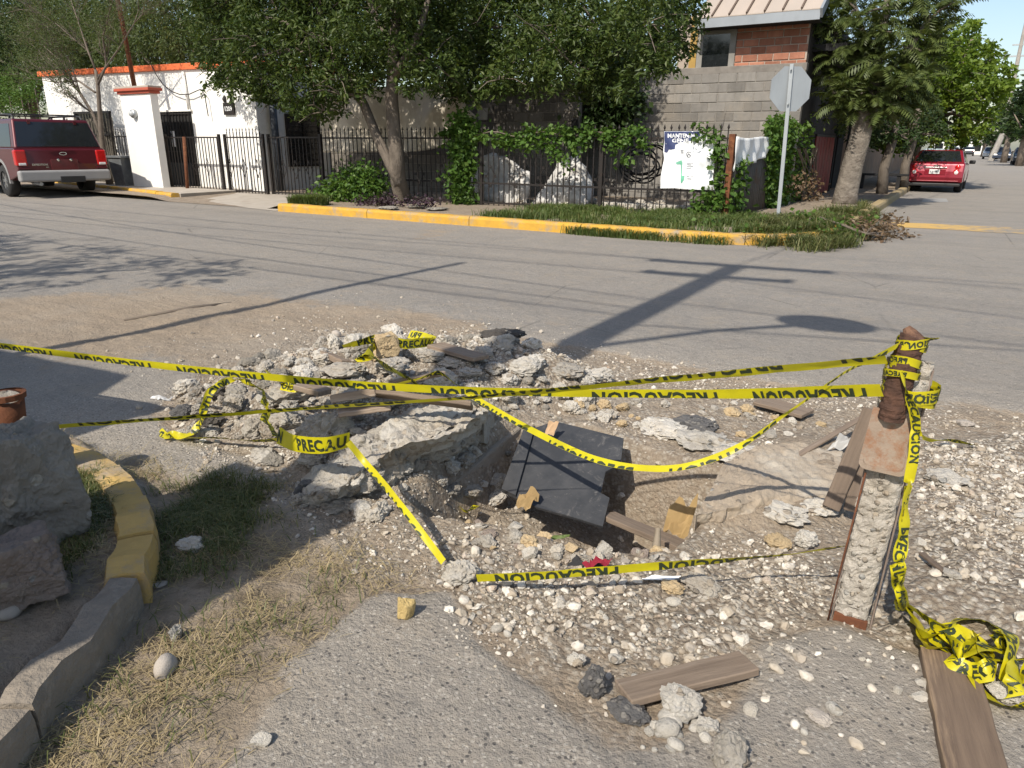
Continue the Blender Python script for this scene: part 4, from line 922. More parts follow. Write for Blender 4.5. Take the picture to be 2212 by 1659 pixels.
# ---- bare thin tree by the red vehicle
yb = 11.9; b0_ = V(g(238, 400, 0.13)); yb = b0_.y
T = lambda u, v, r, dy=0: (tuple(onY(u, v, yb+dy)), r)
trunk = [(tuple(b0_), .10), T(226, 345, .085), T(219, 290, .07), T(215, 235, .06), T(211, 180, .05), T(206, 150, .035)]
lm = [[T(222, 300, .05), T(200, 245, .045), T(175, 205, .04), T(158, 180, .03), T(140, 140, .02), T(95, 100, .01)], [T(211, 185, .035), T(230, 140, .03), T(222, 80, .022), T(238, 20, .012), T(250, -20, .008)],
      [T(206, 150, .03), T(190, 110, .025), T(170, 50, .018), T(150, -10, .01)], [T(206, 200, .03), T(170, 175, .025), T(120, 178, .015), T(85, 172, .008)], [T(212, 170, .03), T(260, 100, .02), T(290, 50, .012), T(300, 20, .006)],
      [T(158, 180, .025), T(110, 130, .015), T(60, 90, .008)], [T(190, 110, .02), T(120, 50, .012), T(70, 20, .006)], [T(175, 205, .02), T(150, 130, .016), T(100, 60, .01)]]
bt_tips = []
def twig(a, d, L, r, lev):
    m_ = a+d*L*0.5+Vector((random.gauss(0, .06), random.gauss(0, .06), .04))*L; e = m_+(d+Vector((random.gauss(0, .25), random.gauss(0, .25), random.gauss(.05, .2))))*L*0.5
    lm.append([(tuple(a), r), (tuple(m_), r*.75), (tuple(e), r*.4)]); bt_tips.append(e)
    if lev:
        for p_ in (m_, e, a.lerp(m_, .6)):
            for _ in range(2): twig(p_, (d+Vector((random.gauss(0, .55), random.gauss(0, .55), random.gauss(.1, .35)))).normalized(), L*random.uniform(.45, .75), r*.55, lev-1)
for path in list(lm):
    for (p_, r_), (q_, _) in zip(path[1:], path[2:]+[path[-1]]):
        d = (Vector(q_)-Vector(p_)) if q_ != p_ else Vector(p_)-Vector(path[-2][0]); d.normalize()
        for _ in range(2): twig(Vector(p_), (d+Vector((random.gauss(0, .5), random.gauss(0, .5), random.gauss(.15, .3)))).normalized(), random.uniform(.5, 1.0), max(.007, r_*.35), 2)
ex_ = np.array([tuple(e+Vector((random.gauss(0, .1), random.gauss(0, .1), random.gauss(0, .1)))) for e in bt_tips for _ in range(7)])
cl = [px_clump(u, v, r, yb+random.uniform(-.5, .5), .6) for u, v, r in [(70, 90, 60), (130, 40, 70), (190, 20, 60), (110, 110, 55), (240, 60, 50), (40, 40, 60), (260, 120, 35), (170, 90, 50), (90, 20, 60), (20, 100, 45)]]
tree('bare_tree', 'thin half bare tree with wiry branches in front of the white house', trunk, lm, cl, L_weep, 0.055, 260, M_branch, 0.5, extra=ex_)
# ---- trees massed behind the white house
back = [((-34, 21), 9.5, [(20,120,90),(60,60,100),(0,40,110),(30,180,60),(-60,120,120),(110,20,90)], L_dark, 'dark bushy tree at the left edge behind the red vehicle', 21),
        ((-29, 20), 9.0, [(170,60,90),(230,90,80),(130,90,75),(200,0,100),(280,40,80),(250,120,50),(120,140,45)], L_weep, 'pale weeping tree behind the left half of the white house roof', 20),
        ((-25, 20), 9.0, [(330,80,80),(390,40,90),(420,100,60),(350,10,90),(300,110,45),(450,60,70),(380,115,40)], L_weep, 'drooping green tree behind the right half of the white house roof', 20),
        ((-22, 25), 10.0, [(480,30,80),(560,30,90),(640,20,90),(520,110,60),(600,100,70),(700,60,90),(800,60,90)], L_dark, 'dark tree farther back behind the white house and the big tree', 25),
        ((-14, 27), 9.0, [(900,90,80),(1000,90,80),(950,20,90),(1060,40,90),(860,30,90),(1120,100,70)], L_dark, 'dark leafy tree far behind the block shed roof', 27),
        ((-9.5, 25), 9.0, [(1180,60,80),(1280,40,90),(1230,110,60),(1350,60,80),(1310,140,45),(1400,30,80)], L_olive, 'leafy tree standing behind the block wall left of the brick house', 25)]
for (x, y), h_, cs, lf, lab, yy in back:
    cl = [px_clump(u, v, r, yy+random.uniform(-1.5, 1.5), 1.8) for u, v, r in cs]; top = max(c[2] for c in cl)
    x = sum(c[0] for c in cl)/len(cl); y = yy
    tr_ = [((x, y, 0), .3), ((x+.1, y, 1.5), .25), ((x-.1, y, 3.0), .2), ((x, y, min(top, 5.0)), .12)]
    lim = [[((x-.1, y, 2.6), .12), ((x+(c[0]-x)*0.6, y+(c[1]-y)*0.6, (2.6+c[2])/2+0.3), .08), ((c[0], c[1], c[2]), .04)] for c in cl]
    ex = []
    for c in cl:
        for _ in range(int(26*c[3])):
            px_, py_ = c[0]+random.gauss(0, .5)*c[3], c[1]-random.random()*c[4]; z0_ = c[2]+random.uniform(-.6, .6)*c[5]; L_ = random.uniform(.5, 1.3)
            ex += [(px_+random.gauss(0, .05), py_+random.gauss(0, .05), z0_-L_*random.random()) for _ in range(26)]
    tree('background_tree', lab, tr_, lim, cl, lf, 0.17, 120, M_barkdark, 0.9 if lf is L_weep else 0.5, 'trees massed behind the houses', extra=np.array(ex), twigs=2, aspect=0.34 if lf is L_weep else 0.45)
# hedge left of the white house
cl = [px_clump(u, v, r, 16.5, 1.0) for u, v, r in [(20,210,40),(60,215,36),(-20,200,50),(75,190,28),(40,180,40)]]
h0 = Vector((cl[0][0], 16.5, 0)); t = thing('garden_shrub', 'bright leafy shrub beyond the red vehicle roof beside the white house', 'shrub', h0)
mb = MB()
for c in cl: mb.tube([(c[0]-h0.x, c[1]-h0.y, 0), (c[0]-h0.x, c[1]-h0.y, c[2])], [.05, .02], 6)
mb.build('stems', M_branch, t); link('foliage', leaves_mesh('foliage', blob_pts(cl, 300)-np.array(h0), 0.11, L_vine), t)
# ---- leaning pale trunk with big compound leaves
yl = 18.2
Tl = lambda u, v, r, dy=0: (tuple(onY(u, v, yl+dy)), r)
tb2 = g(1826, 440, 0.1); yl = float(tb2[1])
trunk = [(tuple(tb2-np.array([0, 0, 0.15])), .29), Tl(1828, 420, .25), Tl(1840, 360, .225), Tl(1857, 300, .21), Tl(1868, 250, .20), Tl(1878, 205, .20), Tl(1886, 170, .15), Tl(1895, 130, .13), Tl(1905, 80, .10), Tl(1915, 20, .07), Tl(1920, -40, .05)]
lm = [[Tl(1872, 215, .12), Tl(1850, 160, .09), Tl(1822, 120, .07), Tl(1800, 60, .04)], [Tl(1885, 190, .11), Tl(1920, 150, .08), Tl(1960, 110, .06), Tl(2000, 50, .04)], [Tl(1880, 200, .09), Tl(1930, 190, .06), Tl(1970, 180, .03)],
      [Tl(1890, 150, .08), Tl(1870, 90, .06), Tl(1850, 20, .04)], [Tl(1868, 240, .06), Tl(1835, 210, .04), Tl(1800, 200, .02)]]
ailan = thing('compound_leaf_tree', 'leaning tree with thick pale trunk and long feathery compound leaves', 'tree', V(tb2))
mb = MB()
for path in [trunk]+lm: mb.tube([Vector(p)-V(tb2) for p, _ in path], [r*(1+0.0*random.random()) for _, r in path], 14)
me = mb.mesh('trunk', M_barkpale, True)
for v_ in me.vertices:
    n_ = mnoise.noise(v_.co*2.3)*0.05+mnoise.noise(v_.co*6)*0.025; rad = Vector((v_.co.x, v_.co.y, 0)); v_.co += Vector((n_, n_*0.7, 0)) if v_.co.z < 3.2 else Vector((0, 0, 0))
link('trunk', me, ailan)
def frond_mesh(L, nl, w_, droop):
    mb = MB(); pts = []
    for i in range(9):
        t = i/8; pts.append(Vector((L*t*(1-0.12*t*t), 0, L*(0.30*t-droop*t*t))))
    mb.tube(pts, [0.007*(1-0.7*i/8) for i in range(9)], 4, False)
    for k in range(nl):
        t = 0.16+0.84*k/(nl-1); i = min(7, int(t*8)); p = pts[i].lerp(pts[i+1], t*8-i); tg = (pts[i+1]-pts[i]).normalized()
        ll = w_*(0.75+0.5*math.sin(math.pi*min(1, t*0.9+0.05)))*random.uniform(0.9, 1.1)
        for s in (-1, 1):
            d = (Vector((0, s, 0))+tg*0.45+Vector((0, 0, -0.42-random.random()*0.2))).normalized(); sd = tg*0.5*ll*0.26; m_ = p+d*ll*0.45
            mb.add([p, m_+sd, p+d*ll, m_-sd], [(0, 1, 2), (0, 2, 3)])
    return mb.mesh('frond', L_frond)
FR = [frond_mesh(random.uniform(0.58, 0.80), 10, random.uniform(0.16, 0.21), random.uniform(0.35, 0.65)) for _ in range(6)]
tips = [(1800,70,0),(1780,160,0),(1830,40,0),(1850,100,0),(1880,60,0),(1915,30,0),(1950,60,0),(1990,40,0),(1900,130,-.3),(1860,170,-.3),(1930,180,-.3),(1960,140,0),(1990,110,0),(1810,215,-.2),(1850,235,-.3),(1800,120,0),(1830,150,-.2),(1960,200,-.2),(1900,200,-.4),(2020,20,.2),(2060,5,.3),(1760,120,0),(1840,-10,0),(1900,-30,0),(1970,-10,0),(1770,60,.2),(1920,235,-.3),(1980,165,0),(1880,110,-.5),(1870,30,-.4),(2010,75,.2),(1790,30,0),(1940,100,-.4),(1945,20,-.3),(2000,150,.2),(1985,210,.2),(2010,120,.3),(1850,205,-.5),(1910,150,-.6),(1950,230,-.2),(1820,180,-.4),(1990,0,.1),(2030,50,.4),(1870,70,-.6),(1930,70,-.5),(1815,0,.1),(1785,-20,.1),(1960,175,-.5)]
fr_n = 0; mb = MB()
for (u, v, dy) in tips:
    c = V(onY(u, v, yl+dy+random.uniform(-.5, .4)))
    for k in range(11):
        a = 2*math.pi*(k+random.random())/11; e = random.uniform(-0.5, 0.7)
        o = link('frond', random.choice(FR), ailan, c-V(tb2)+Vector((random.gauss(0, .08), random.gauss(0, .08), random.gauss(0, .06)))); o.rotation_euler = (random.uniform(-.5, .5), -e, a); s = random.uniform(0.6, 0.95); o.scale = (s, s, s); fr_n += 1
    a = Vector(min((p for path in lm+[trunk[5:]] for p, _ in path), key=lambda q: (Vector(q)-c).length)); mb.tube([a-V(tb2), a.lerp(c, .5)-V(tb2)+Vector((0, 0, .05)), c-V(tb2)], [.03, .02, .012], 5, False)
mb.build('twigs', M_branch, ailan)
ac = [px_clump(u, v, random.uniform(26, 40), yl+dy+random.uniform(-.2, .6), .45) for (u, v, dy) in tips]+[px_clump(u, v, 34, yl+.5, .5) for u, v in [(1780,215),(1800,240),(1840,255),(1910,250),(1950,245),(1990,235),(2015,190),(2030,100),(2040,30),(1760,90),(1765,30),(1755,160)]]
link('crown', leaves_mesh('crown', blob_pts(ac, 520)-np.array(V(tb2)), 0.13, L_frond, 0.45, 0.3), ailan)
# ---- bright rounded tree over the side street
yc = 29.0
cl = [px_clump(u, v, r, yc+random.uniform(-1.2, 1.2), 1.3, .95) for u, v, r in [(2000,130,56),(2060,110,52),(2110,130,42),(2150,170,38),(2060,170,60),(2120,210,50),(2010,190,60),(1960,230,52),(2060,240,55),(2110,260,40),(1960,160,52),(2150,120,26),(2080,75,36),(2010,280,34),(1950,290,40),(2060,295,26),(1900,250,44),(1920,310,30),(2000,75,40),(2160,205,20),(2095,300,20)]]
bx, by = float(g(1948, 402, .08)[0]), yc
trunk = [((bx, by, 0), .26), ((bx+.1, by, 1.2), .2), ((bx+.3, by, 2.2), .17), ((bx+.8, by, 3.2), .12), ((bx+1.2, by, 4.6), .06)]
lim = [[((bx+.3, by, 2.2), .09), ((bx+(c[0]-bx)*.6, by+(c[1]-by)*.6, (2.2+c[2])/2+.2), .06), (c[:3], .02)] for c in cl]
tree('street_tree', 'rounded bright green tree overhanging the side street beyond the red sedan', trunk, lim, cl, L_bright, 0.17, 330, M_bark, 0.45, aspect=0.6, twigs=3)
# darker trees along the shaded side front
for i, (u, yy, lab, cs) in enumerate([(1908, 22.5, 'shaded tree trunk with dark crown just behind the leaning trunk', [(1830,250,40),(1900,290,36),(1880,230,40),(1850,180,45),(1930,270,34),(1800,190,30),(1960,300,24)]),
                                     (1952, 25.5, 'slim dark tree beside the pavement left of the red sedan', [(1930,250,40),(1970,270,40),(1990,240,40),(1940,200,40),(2000,290,30),(1960,310,26),(1910,300,30),(2030,290,26)])]):
    cl = [px_clump(a, c, r, yy+random.uniform(-.6, .6), .8) for a, c, r in cs]; p = V(g(u, 410, .1)); p.y = yy; p.x = float(onY(u, 400, yy)[0])
    trunk = [((p.x, yy, 0), .16), ((p.x-.05, yy, .8), .13), ((p.x+.06, yy, 1.6), .11), ((p.x, yy, 2.4), .09)]
    lim = [[((p.x, yy, 1.7), .06), (c[:3], .02)] for c in cl]
    tree('pavement_tree', lab, trunk, lim, cl, L_dark, 0.13, 420, M_barkdark, group='shaded trees along the side street pavement')
# far trees along the right side of the side street, beyond the parked cars
for i, (u, v, r, yy, lab) in enumerate([(2185, 250, 42, 85, 'dark tree beside the parked cars at the right edge'), (2150, 285, 30, 110, 'smaller dark tree farther down the side street'), (2225, 225, 60, 70, 'tall tree cut by the right edge of the street view'), (2128, 300, 16, 140, 'little far tree at the end of the side street')]):
    cl = [px_clump(u+a*r, v+c*r, r*q, yy+random.uniform(-1, 1), 2.5) for a, c, q in [(0,0,.7),(-.6,.3,.6),(.6,.2,.6),(.1,-.6,.6),(-.3,.8,.5),(.5,.8,.5)]]
    x = sum(c[0] for c in cl)/6; trunk = [((x, yy, 0), .3), ((x, yy, cl[0][2]*0.5), .25), ((x, yy, cl[0][2]), .1)]
    tree('far_tree', lab, trunk, [[((x, yy, cl[0][2]*.5), .1), (c[:3], .03)] for c in cl], cl, L_dark, 0.42, 16, M_bark, group='trees far along the side street', aspect=.6)

# ------------------------------------------------------------------ VINES
def vine(name, label, pts_sig, n, size, mat, stems, cat='vine'):
    o0 = V(pts_sig[0][0]); t = thing(name, label, cat, o0)
    P_ = []
    W = np.array([q[2] if len(q) > 2 else 1 for q in pts_sig], float); W /= W.sum()
    for q, w_ in zip(pts_sig, W):
        k = int(n*w_); sg = np.array(q[1]); P_.append(np.array(q[0])+rng.normal(size=(k, 3))*sg)
    link('foliage', leaves_mesh('foliage', np.concatenate(P_)-np.array(o0), size, mat, 0.5, 0.75, .4, .5), t)
    mb = MB()
    for s in stems: mb.tube([V(p)-o0 for p in s], [0.012]*len(s), 5, False)
    mb.build('stems', M_branch, t); return t
F_ = lambda u, v, dy=-0.06: tuple(onY(u, v, YF+dy))
ps = []
for u in range(960, 1405, 14):
    ps.append((F_(u, 290+random.uniform(-12, 16)), (random.uniform(.05, .14), .06, random.uniform(.03, .09)), random.choice((.1, .3, .8, 1.2, 1.6))))
for u, v in [(1080,300),(1100,310),(1130,305),(1160,312),(1190,318),(1200,330),(1230,300),(1215,345),(1170,305),(1140,300),(1320,300),(1330,315),(1390,310),(1245,320),(1350,345),(1512,283),(1535,296),(1552,330)]: ps.append((F_(u, v), (.08, .06, .08), .9))
vine('fence_vine', 'leafy green vine trailing along the top rail of the black fence', ps, 2500, 0.09, L_vine, [[F_(u, 290+6*math.sin(u)) for u in range(960, 1410, 20)]])
ps = [(F_(1000+random.uniform(-14, 14), v), (.14, .10, .10), 1.5-(v-250)/300) for v in range(255, 440, 9)]
vine('post_vine', 'dense dark vine column climbing the fence post right of the big trunk', ps, 2600, 0.10, L_vine, [[F_(1005, 445), F_(998, 360), F_(1004, 270)]])
ps = [(F_(1535+random.uniform(-25, 25), v), (.13, .1, .08), 1) for v in range(415, 470, 8)]+[(F_(1552, v), (.05, .08, .08), .3) for v in range(300, 400, 14)]
vine('ground_vine', 'green vine scrambling up behind the lower edge of the torn banner', ps, 620, 0.10, L_vine, [[F_(1540, 460), F_(1538, 400), F_(1550, 330)]])
S_ = lambda u, v, dx=0.08: tuple(onX(u, v, XF+dx))
ps = [(S_(u, v), (.06, .22, .10), 1.0) for u in range(1668, 1745, 9) for v in range(270, 455, 14) if not (u > 1725 and v > 400)]+[(S_(1590+random.uniform(-6, 22), v), (.05, .1, .09), .3) for v in range(350, 480, 12)]
vine('wall_of_ivy', 'wide bright ivy thicket behind the steel sign post', ps, 9500, 0.105, L_vine, [[S_(u, 455), S_(u+4, 360), S_(u+2, 270)] for u in range(1672, 1740, 12)])
ps = [(tuple(onY(u+random.uniform(-12, 12), v, 16.2)), (.22, .25, .18), 1) for u, v in [(1325,150),(1335,175),(1340,200),(1338,225),(1330,250),(1315,262),(1345,160),(1300,265),(1350,215)]]
vine('hanging_creeper', 'dark creeper hanging down the middle of the block wall', ps, 3600, 0.13, L_dark, [[tuple(onY(1335, 130, 16.2)), tuple(onY(1340, 200, 16.3)), tuple(onY(1325, 270, 16.3))]])
# dry bramble beside the red gate
ps = [(tuple(onX(1735+random.uniform(-20, 30), v, XF+.35)), (.15, .25, .1), 1) for v in range(380, 450, 6)]
vine('dry_bramble', 'dry brown bramble at the foot of the ivy by the red gate', ps, 420, 0.08, L_dry, [[S_(1740+random.uniform(-15, 20), 455, .3), S_(1748+random.uniform(-20, 20), 400, .3), S_(1745+random.uniform(-25, 30), 320, .3)] for _ in range(14)])
# shrubs at the foot of the big tree
ps = [(tuple(onY(u, v, 11.9)), (.18, .16, .12), 1) for u, v in [(715,430),(740,420),(760,410),(790,405),(800,425),(770,435),(735,400),(810,400),(720,405),(700,425),(780,385),(755,375),(795,370)]]
vine('low_shrub', 'dark green shrub beside the big double trunk', ps, 2600, 0.09, L_vine, [[tuple(onY(u, 445, 11.9)), tuple(onY(u+5, 400, 11.9))] for u in range(700, 820, 20)], 'shrub')
ps = [(tuple(onY(u, v, 11.35)), (.13, .12, .05), 1) for u, v in [(790,436),(820,440),(845,438),(830,428),(900,432),(925,436)]]
vine('purple_plant', 'low purple leaved plant around the base of the big trunk', ps, 900, 0.06, L_purple, [[tuple(onY(820, 442, 11.35)), tuple(onY(825, 430, 11.35))]], 'plant')

# ------------------------------------------------------------------ GRASS
def blades(P, h, wdt, lean=0.5, seg=2):
    """bent blades, P: N x 3"""
    n = len(P); a = rng.random(n)*6.283; d = np.stack([np.cos(a), np.sin(a), 0*a], 1); s = np.stack([-np.sin(a), np.cos(a), 0*a], 1)
    H = (h*(0.55+0.9*rng.random(n)))[:, None]; Ln = (lean*(0.3+rng.random(n)))[:, None]; W = wdt*(0.7+0.6*rng.random(n))[:, None]
    b0, b1 = P-s*W, P+s*W; m = P+d*H*Ln*0.45+np.array([0, 0, 1])*H*0.62; m0, m1 = m-s*W*0.8, m+s*W*0.8; t = P+d*H*Ln*1.25+np.array([0, 0, 1])*H*(0.95-0.35*Ln)
    vs = np.stack([b0, b1, m1, m0, t], 1).reshape(-1, 3); k = np.arange(n)*5
    fs = np.concatenate([np.stack([k, k+1, k+2], 1), np.stack([k, k+2, k+3], 1), np.stack([k+3, k+2, k+4], 1)]); return vs, fs
G_green = leaf_mat('grass_green', (0.055, 0.10, 0.02), (0.10, 0.15, 0.035), (0.20, 0.20, 0.075), 0.35)
G_straw = leaf_mat('grass_straw', (0.36, 0.285, 0.155), (0.47, 0.38, 0.22), (0.25, 0.19, 0.10), 0.25)
G_olive = leaf_mat('grass_olive', (0.07, 0.10, 0.028), (0.12, 0.145, 0.045), (0.26, 0.23, 0.10), 0.35)
def scatter(n, xr, yr, keepf):
    x = rng.uniform(*xr, n); y = rng.uniform(*yr, n); k = rng.random(n) < keepf(x, y); return x[k], y[k]
x, y = scatter(90000, (-7.6, -1.3), (9.85, 13.6), lambda x, y: np.clip(1.25*sstep(-7.4, -6.2, x)*sstep(10.25, 10.6, y)*(1-sstep(12.3, 13.4, y))*(1-0.9*((x > -3.6) & (x < -2.7) & (y < 11.4)))*in_verge(x, y)
     + 1.6*sstep(.42, .0, np.hypot((x+3.9)/1.4, (y-10.02)/0.30)-0.6), 0, 1)*np.clip(0.62+fbm(x, y, 1.6, 4, 41)*1.8, 0.06, 1))
vs, fs = blades(np.stack([x, y, zverge(x, y)*(y > 10.2)], 1), 0.14, 0.0055, 0.7)
tag(link('verge_grass', np_mesh('verge_grass', vs, fs, G_green)), 'green grass strip on the verge under the torn banner', 'grass', kind='stuff')
x, y = scatter(60000, (-3.0, -1.05), (9.8, 17.0), lambda x, y: np.clip(1.5*sstep(0.0, .5, 1.05-np.hypot((x+1.85)/0.85, (y-11.7)/2.0))+1.2*sstep(0, .4, 1-np.hypot((x+1.75)/.55, (y-14.8)/2.2)), 0, 1)*np.clip(.42+fbm(x, y, 2.6, 4, 47)*2.2, .02, 1))
vs, fs = blades(np.stack([x, y, np.where(in_verge(x, y), .1, 0.0)], 1), 0.20, 0.006, 1.0)
tag(link('corner_grass', np_mesh('corner_grass', vs, fs, G_olive)), 'long grass clump spilling over the kerb at the street corner', 'grass', kind='stuff')
x, y = scatter(9000, (-12.2, -11.0), (10.35, 11.3), lambda x, y: sstep(0, .4, 1-np.hypot((x+11.6)/.5, (y-10.75)/.4)))
vs, fs = blades(np.stack([x, y, zverge(x, y)], 1), 0.2, 0.006, 0.7)
tag(link('kerb_grass', np_mesh('kerb_grass', vs, fs, G_green)), 'grass tuft growing at the driveway end of the yellow kerb', 'grass', kind='stuff')
# weeds among the corner grass
ps = [((random.gauss(-1.9, .35), random.uniform(10.5, 13.5), .16), (.09, .09, .07), 1) for _ in range(26)]
vine('corner_weeds', 'low leafy weeds growing through the long grass at the street corner', ps, 900, 0.07, L_vine, [[(-1.9, 11.5, .1), (-1.88, 11.55, .3)]], 'weeds')
# near lawn: living tufts, straw and loose stalks
LGX = (-3.4, -0.2); LGY = (0.3, 2.3)
zz = hzv
G1 = gp([(340,1060),(480,1035),(590,1060),(600,1120),(560,1180),(470,1260),(350,1330),(330,1250)])
G2 = gp([(170,1020),(250,1060),(260,1150),(190,1250),(120,1320),(100,1250),(160,1100)])
def nearkeep(x, y, dens=1.0):
    a = sstep(-0.06, 0.12, sdist(x, y, G1)); c = sstep(-0.05, 0.08, sdist(x, y, G2)); l = sstep(-0.05, 0.15, sdist(x, y, LAWN))*0.055
    return np.clip(np.maximum.reduce([a, c*0.9, l])*np.clip(0.55+fbm(x, y, 5, 4, 43)*2.0, 0, 1), 0, 1)*dens
x, y = scatter(230000, LGX, LGY, nearkeep)
vs, fs = blades(np.stack([x, y, zz(x, y)-0.004], 1), 0.044, 0.0015, 1.1)
tag(link('lawn_grass', np_mesh('lawn_grass', vs, fs, G_olive)), 'short patchy green grass beside the yellow kerb stones', 'grass', kind='stuff')
def strawkeep(x, y):
    l = sstep(-0.12, 0.12, sdist(x, y, LAWN)); o = sstep(-.03, .05, sdist(x, y, LOT))*.8
    return np.maximum(l, o)*np.clip(0.42+fbm(x, y, 4, 4, 44)*1.7, 0.02, 1)
x, y = scatter(115000, LGX, LGY, strawkeep)
n = len(x); a = rng.random(n)*6.283; L_ = 0.016+0.05*rng.random(n)**2.0+0.10*(rng.random(n) > .93)*rng.random(n); d = np.stack([np.cos(a), np.sin(a), rng.normal(0, .22, n)], 1)*L_[:, None]; s = np.stack([-np.sin(a), np.cos(a), 0*a], 1)*(0.0006+0.0006*rng.random(n))[:, None]
P0 = np.stack([x, y, zz(x, y)+0.002+0.014*rng.random(n)], 1); md = P0+d*.5+np.array([0, 0, 1])*(L_*.16*rng.random(n))[:, None]
vs = np.stack([P0-s, P0+s, md+s, md-s, P0+d], 1).reshape(-1, 3); k = np.arange(n)*5
fs = np.concatenate([np.stack([k, k+1, k+2], 1), np.stack([k, k+2, k+3], 1), np.stack([k+3, k+2, k+4], 1)])
tag(link('straw', np_mesh('straw', vs, fs, G_straw)), 'dry straw and cut stalks strewn over the dirt by the kerb', 'straw', kind='stuff')
# ------------------------------------------------------------------ VEHICLES (local frame: tail at x = 0 facing +X, nose at -L)
M_tyre = simple('tyre_rubber', (0.018, 0.018, 0.018), (0.026, 0.025, 0.024), 12, 0.85, bump=0.3)
M_rim = simple('alloy', (0.45, 0.45, 0.45), (0.38, 0.38, 0.38), 6, 0.3, 0.9, bump=0)
M_chrome = simple('chrome', (0.75, 0.75, 0.76), (0.70, 0.70, 0.72), 3, 0.12, 1.0, bump=0)
M_trim = simple('grey_cladding', (0.27, 0.265, 0.26), (0.24, 0.235, 0.23), 4, 0.55, bump=0.1)
M_blk = simple('black_plastic', (0.016, 0.016, 0.017), (0.022, 0.022, 0.022), 5, 0.5, bump=0)
M_lens = simple('red_lens', (0.50, 0.012, 0.012), (0.38, 0.01, 0.01), 10, 0.12, bump=0.1, bscale=60, spec=0.7)
M_clear = simple('clear_lens', (0.70, 0.68, 0.66), (0.55, 0.54, 0.53), 12, 0.15, bump=0.1, bscale=60)
M_plate = simple('plate_white', (0.72, 0.72, 0.70), (0.66, 0.66, 0.64), 6, 0.5, bump=0)
def paint(name, c, coat=1.0, rough=0.38): return simple(name, c, tuple(x*0.9 for x in c), 1.5, rough, 0.25, bump=0, coat=coat)
def wheel(root, x, y, r, w_, side, spokes=6):
    mb = MB(); mb.lathe([(r*0.60, -w_/2), (r*0.9, -w_/2), (r, -w_*0.32), (r, w_*0.32), (r*0.9, w_/2), (r*0.60, w_/2), (r*0.60, -w_/2)], (0, 0, 0), 28, 'y')
    t = mb.build('wheel', M_tyre, root, True, loc=(x, y, r))
    mb = MB(); mb.lathe([(r*0.62, w_*0.36), (r*0.56, w_*0.40), (r*0.54, w_*0.12), (r*0.18, w_*0.10), (0.0, w_*0.10)], (0, 0, 0), 24, 'y')
    for k in range(spokes):
        a = 2*math.pi*k/spokes; mb.bar((0.05*r*math.cos(a), w_*0.3, 0.05*r*math.sin(a)), (r*0.58*math.cos(a), w_*0.33, r*0.58*math.sin(a)), r*0.16, 0.03, up=(0, 1, 0))
    mb.lathe([(0, w_*.42), (r*.17, w_*.40), (r*.19, w_*.2)], (0, 0, 0), 12, 'y')
    o = mb.build('rim', M_rim, t, False); o.scale = (1, -side, 1) if side > 0 else (1, 1, 1); o.scale = (1, 1 if side > 0 else -1, 1)
    return t
def arc(cx_, cz_, r, a0, a1, n=10): return [(cx_+r*math.cos(a0+(a1-a0)*i/n), cz_+r*math.sin(a0+(a1-a0)*i/n)) for i in range(n+1)]
def car(name, label, cat, loc, rz, L, W, belt, H, clear, wr, xr, xf, prof, cab, mat, group=None, scale=1.0, taper=0.13, spokes=6):
    """prof: upper edge of the lower body from tail to nose; cab: (x,z) of the cabin side, tail foot, tail roof, front roof, front foot"""
    t = thing(name, label, cat, loc, rz, group); t.scale = (scale,)*3
    ra = wr*1.2
    low = [(x, z) for x, z in prof]
    bot = arc(xf, wr, ra, math.pi, 0, 12)
    bot = [(x, max(z, clear)) for x, z in bot]; bot2 = [(x, max(z, clear)) for x, z in arc(xr, wr, ra, math.pi, 0, 12)]
    poly = low+bot+bot2
    mb = MB(); mb.prism([(x, 0, z) for x, z in poly], (0, -W/2, 0), (0, W/2, 0)); mb.build('body', mat, t, False, bevel=0.05, seg=3)
    iy = W/2-0.035; ty = iy-taper
    (x0, z0), (x1, z1), (x2, z2), (x3, z3) = cab
    mb = MB(); mb.add([(x0, -iy, z0), (x1, -ty, z1), (x2, -ty, z2), (x3, -iy, z3), (x0, iy, z0), (x1, ty, z1), (x2, ty, z2), (x3, iy, z3)], [(0, 1, 2, 3), (7, 6, 5, 4), (0, 4, 5, 1), (1, 5, 6, 2), (2, 6, 7, 3), (3, 7, 4, 0)])
    mb.build('cabin', mat, t, False, bevel=0.045, seg=3)
    def sy(z): return iy+(ty-iy)*(z-z0)/(z1-z0)
    def side_pane(xa, xb, xc, xd, za, zb):  # xa,xb foot; xc,xd top
        for s in (-1, 1):
            e = 0.006; mb = MB(); pts = [(xa, s*(sy(za)+e), za), (xb, s*(sy(za)+e), za), (xd, s*(sy(zb)+e), zb), (xc, s*(sy(zb)+e), zb)]
            mb.prism(pts, (0, 0, 0), (0, -s*0.02, 0)); mb.build('side_window', M_glass, t)
    def end_pane(tail, fa, fb, mg=0.10, name='rear_window'):
        (xa, za), (xb, zb) = ((x0, z0), (x1, z1)) if tail else ((x3, z3), (x2, z2))
        d = Vector((xb-xa, 0, zb-za)); n_ = Vector((d.z, 0, -d.x)).normalized(); n_ = n_ if (n_.x > 0) == tail else -n_
        pa, pb = Vector((xa, 0, za))+d*fa+n_*0.007, Vector((xa, 0, za))+d*fb+n_*0.007; ya, yb = sy(pa.z)-mg, sy(pb.z)-mg
        mb = MB(); mb.prism([pa+Vector((0, -ya, 0)), pa+Vector((0, ya, 0)), pb+Vector((0, yb, 0)), pb+Vector((0, -yb, 0))], (0, 0, 0), -n_*0.02); return mb.build(name, M_glass, t), n_
    for s in (-1, 1):
        wheel(t, xr, s*(W/2-0.13), wr, 0.24, s, spokes); wheel(t, xf, s*(W/2-0.13), wr, 0.24, s, spokes)
    return t, side_pane, end_pane, sy
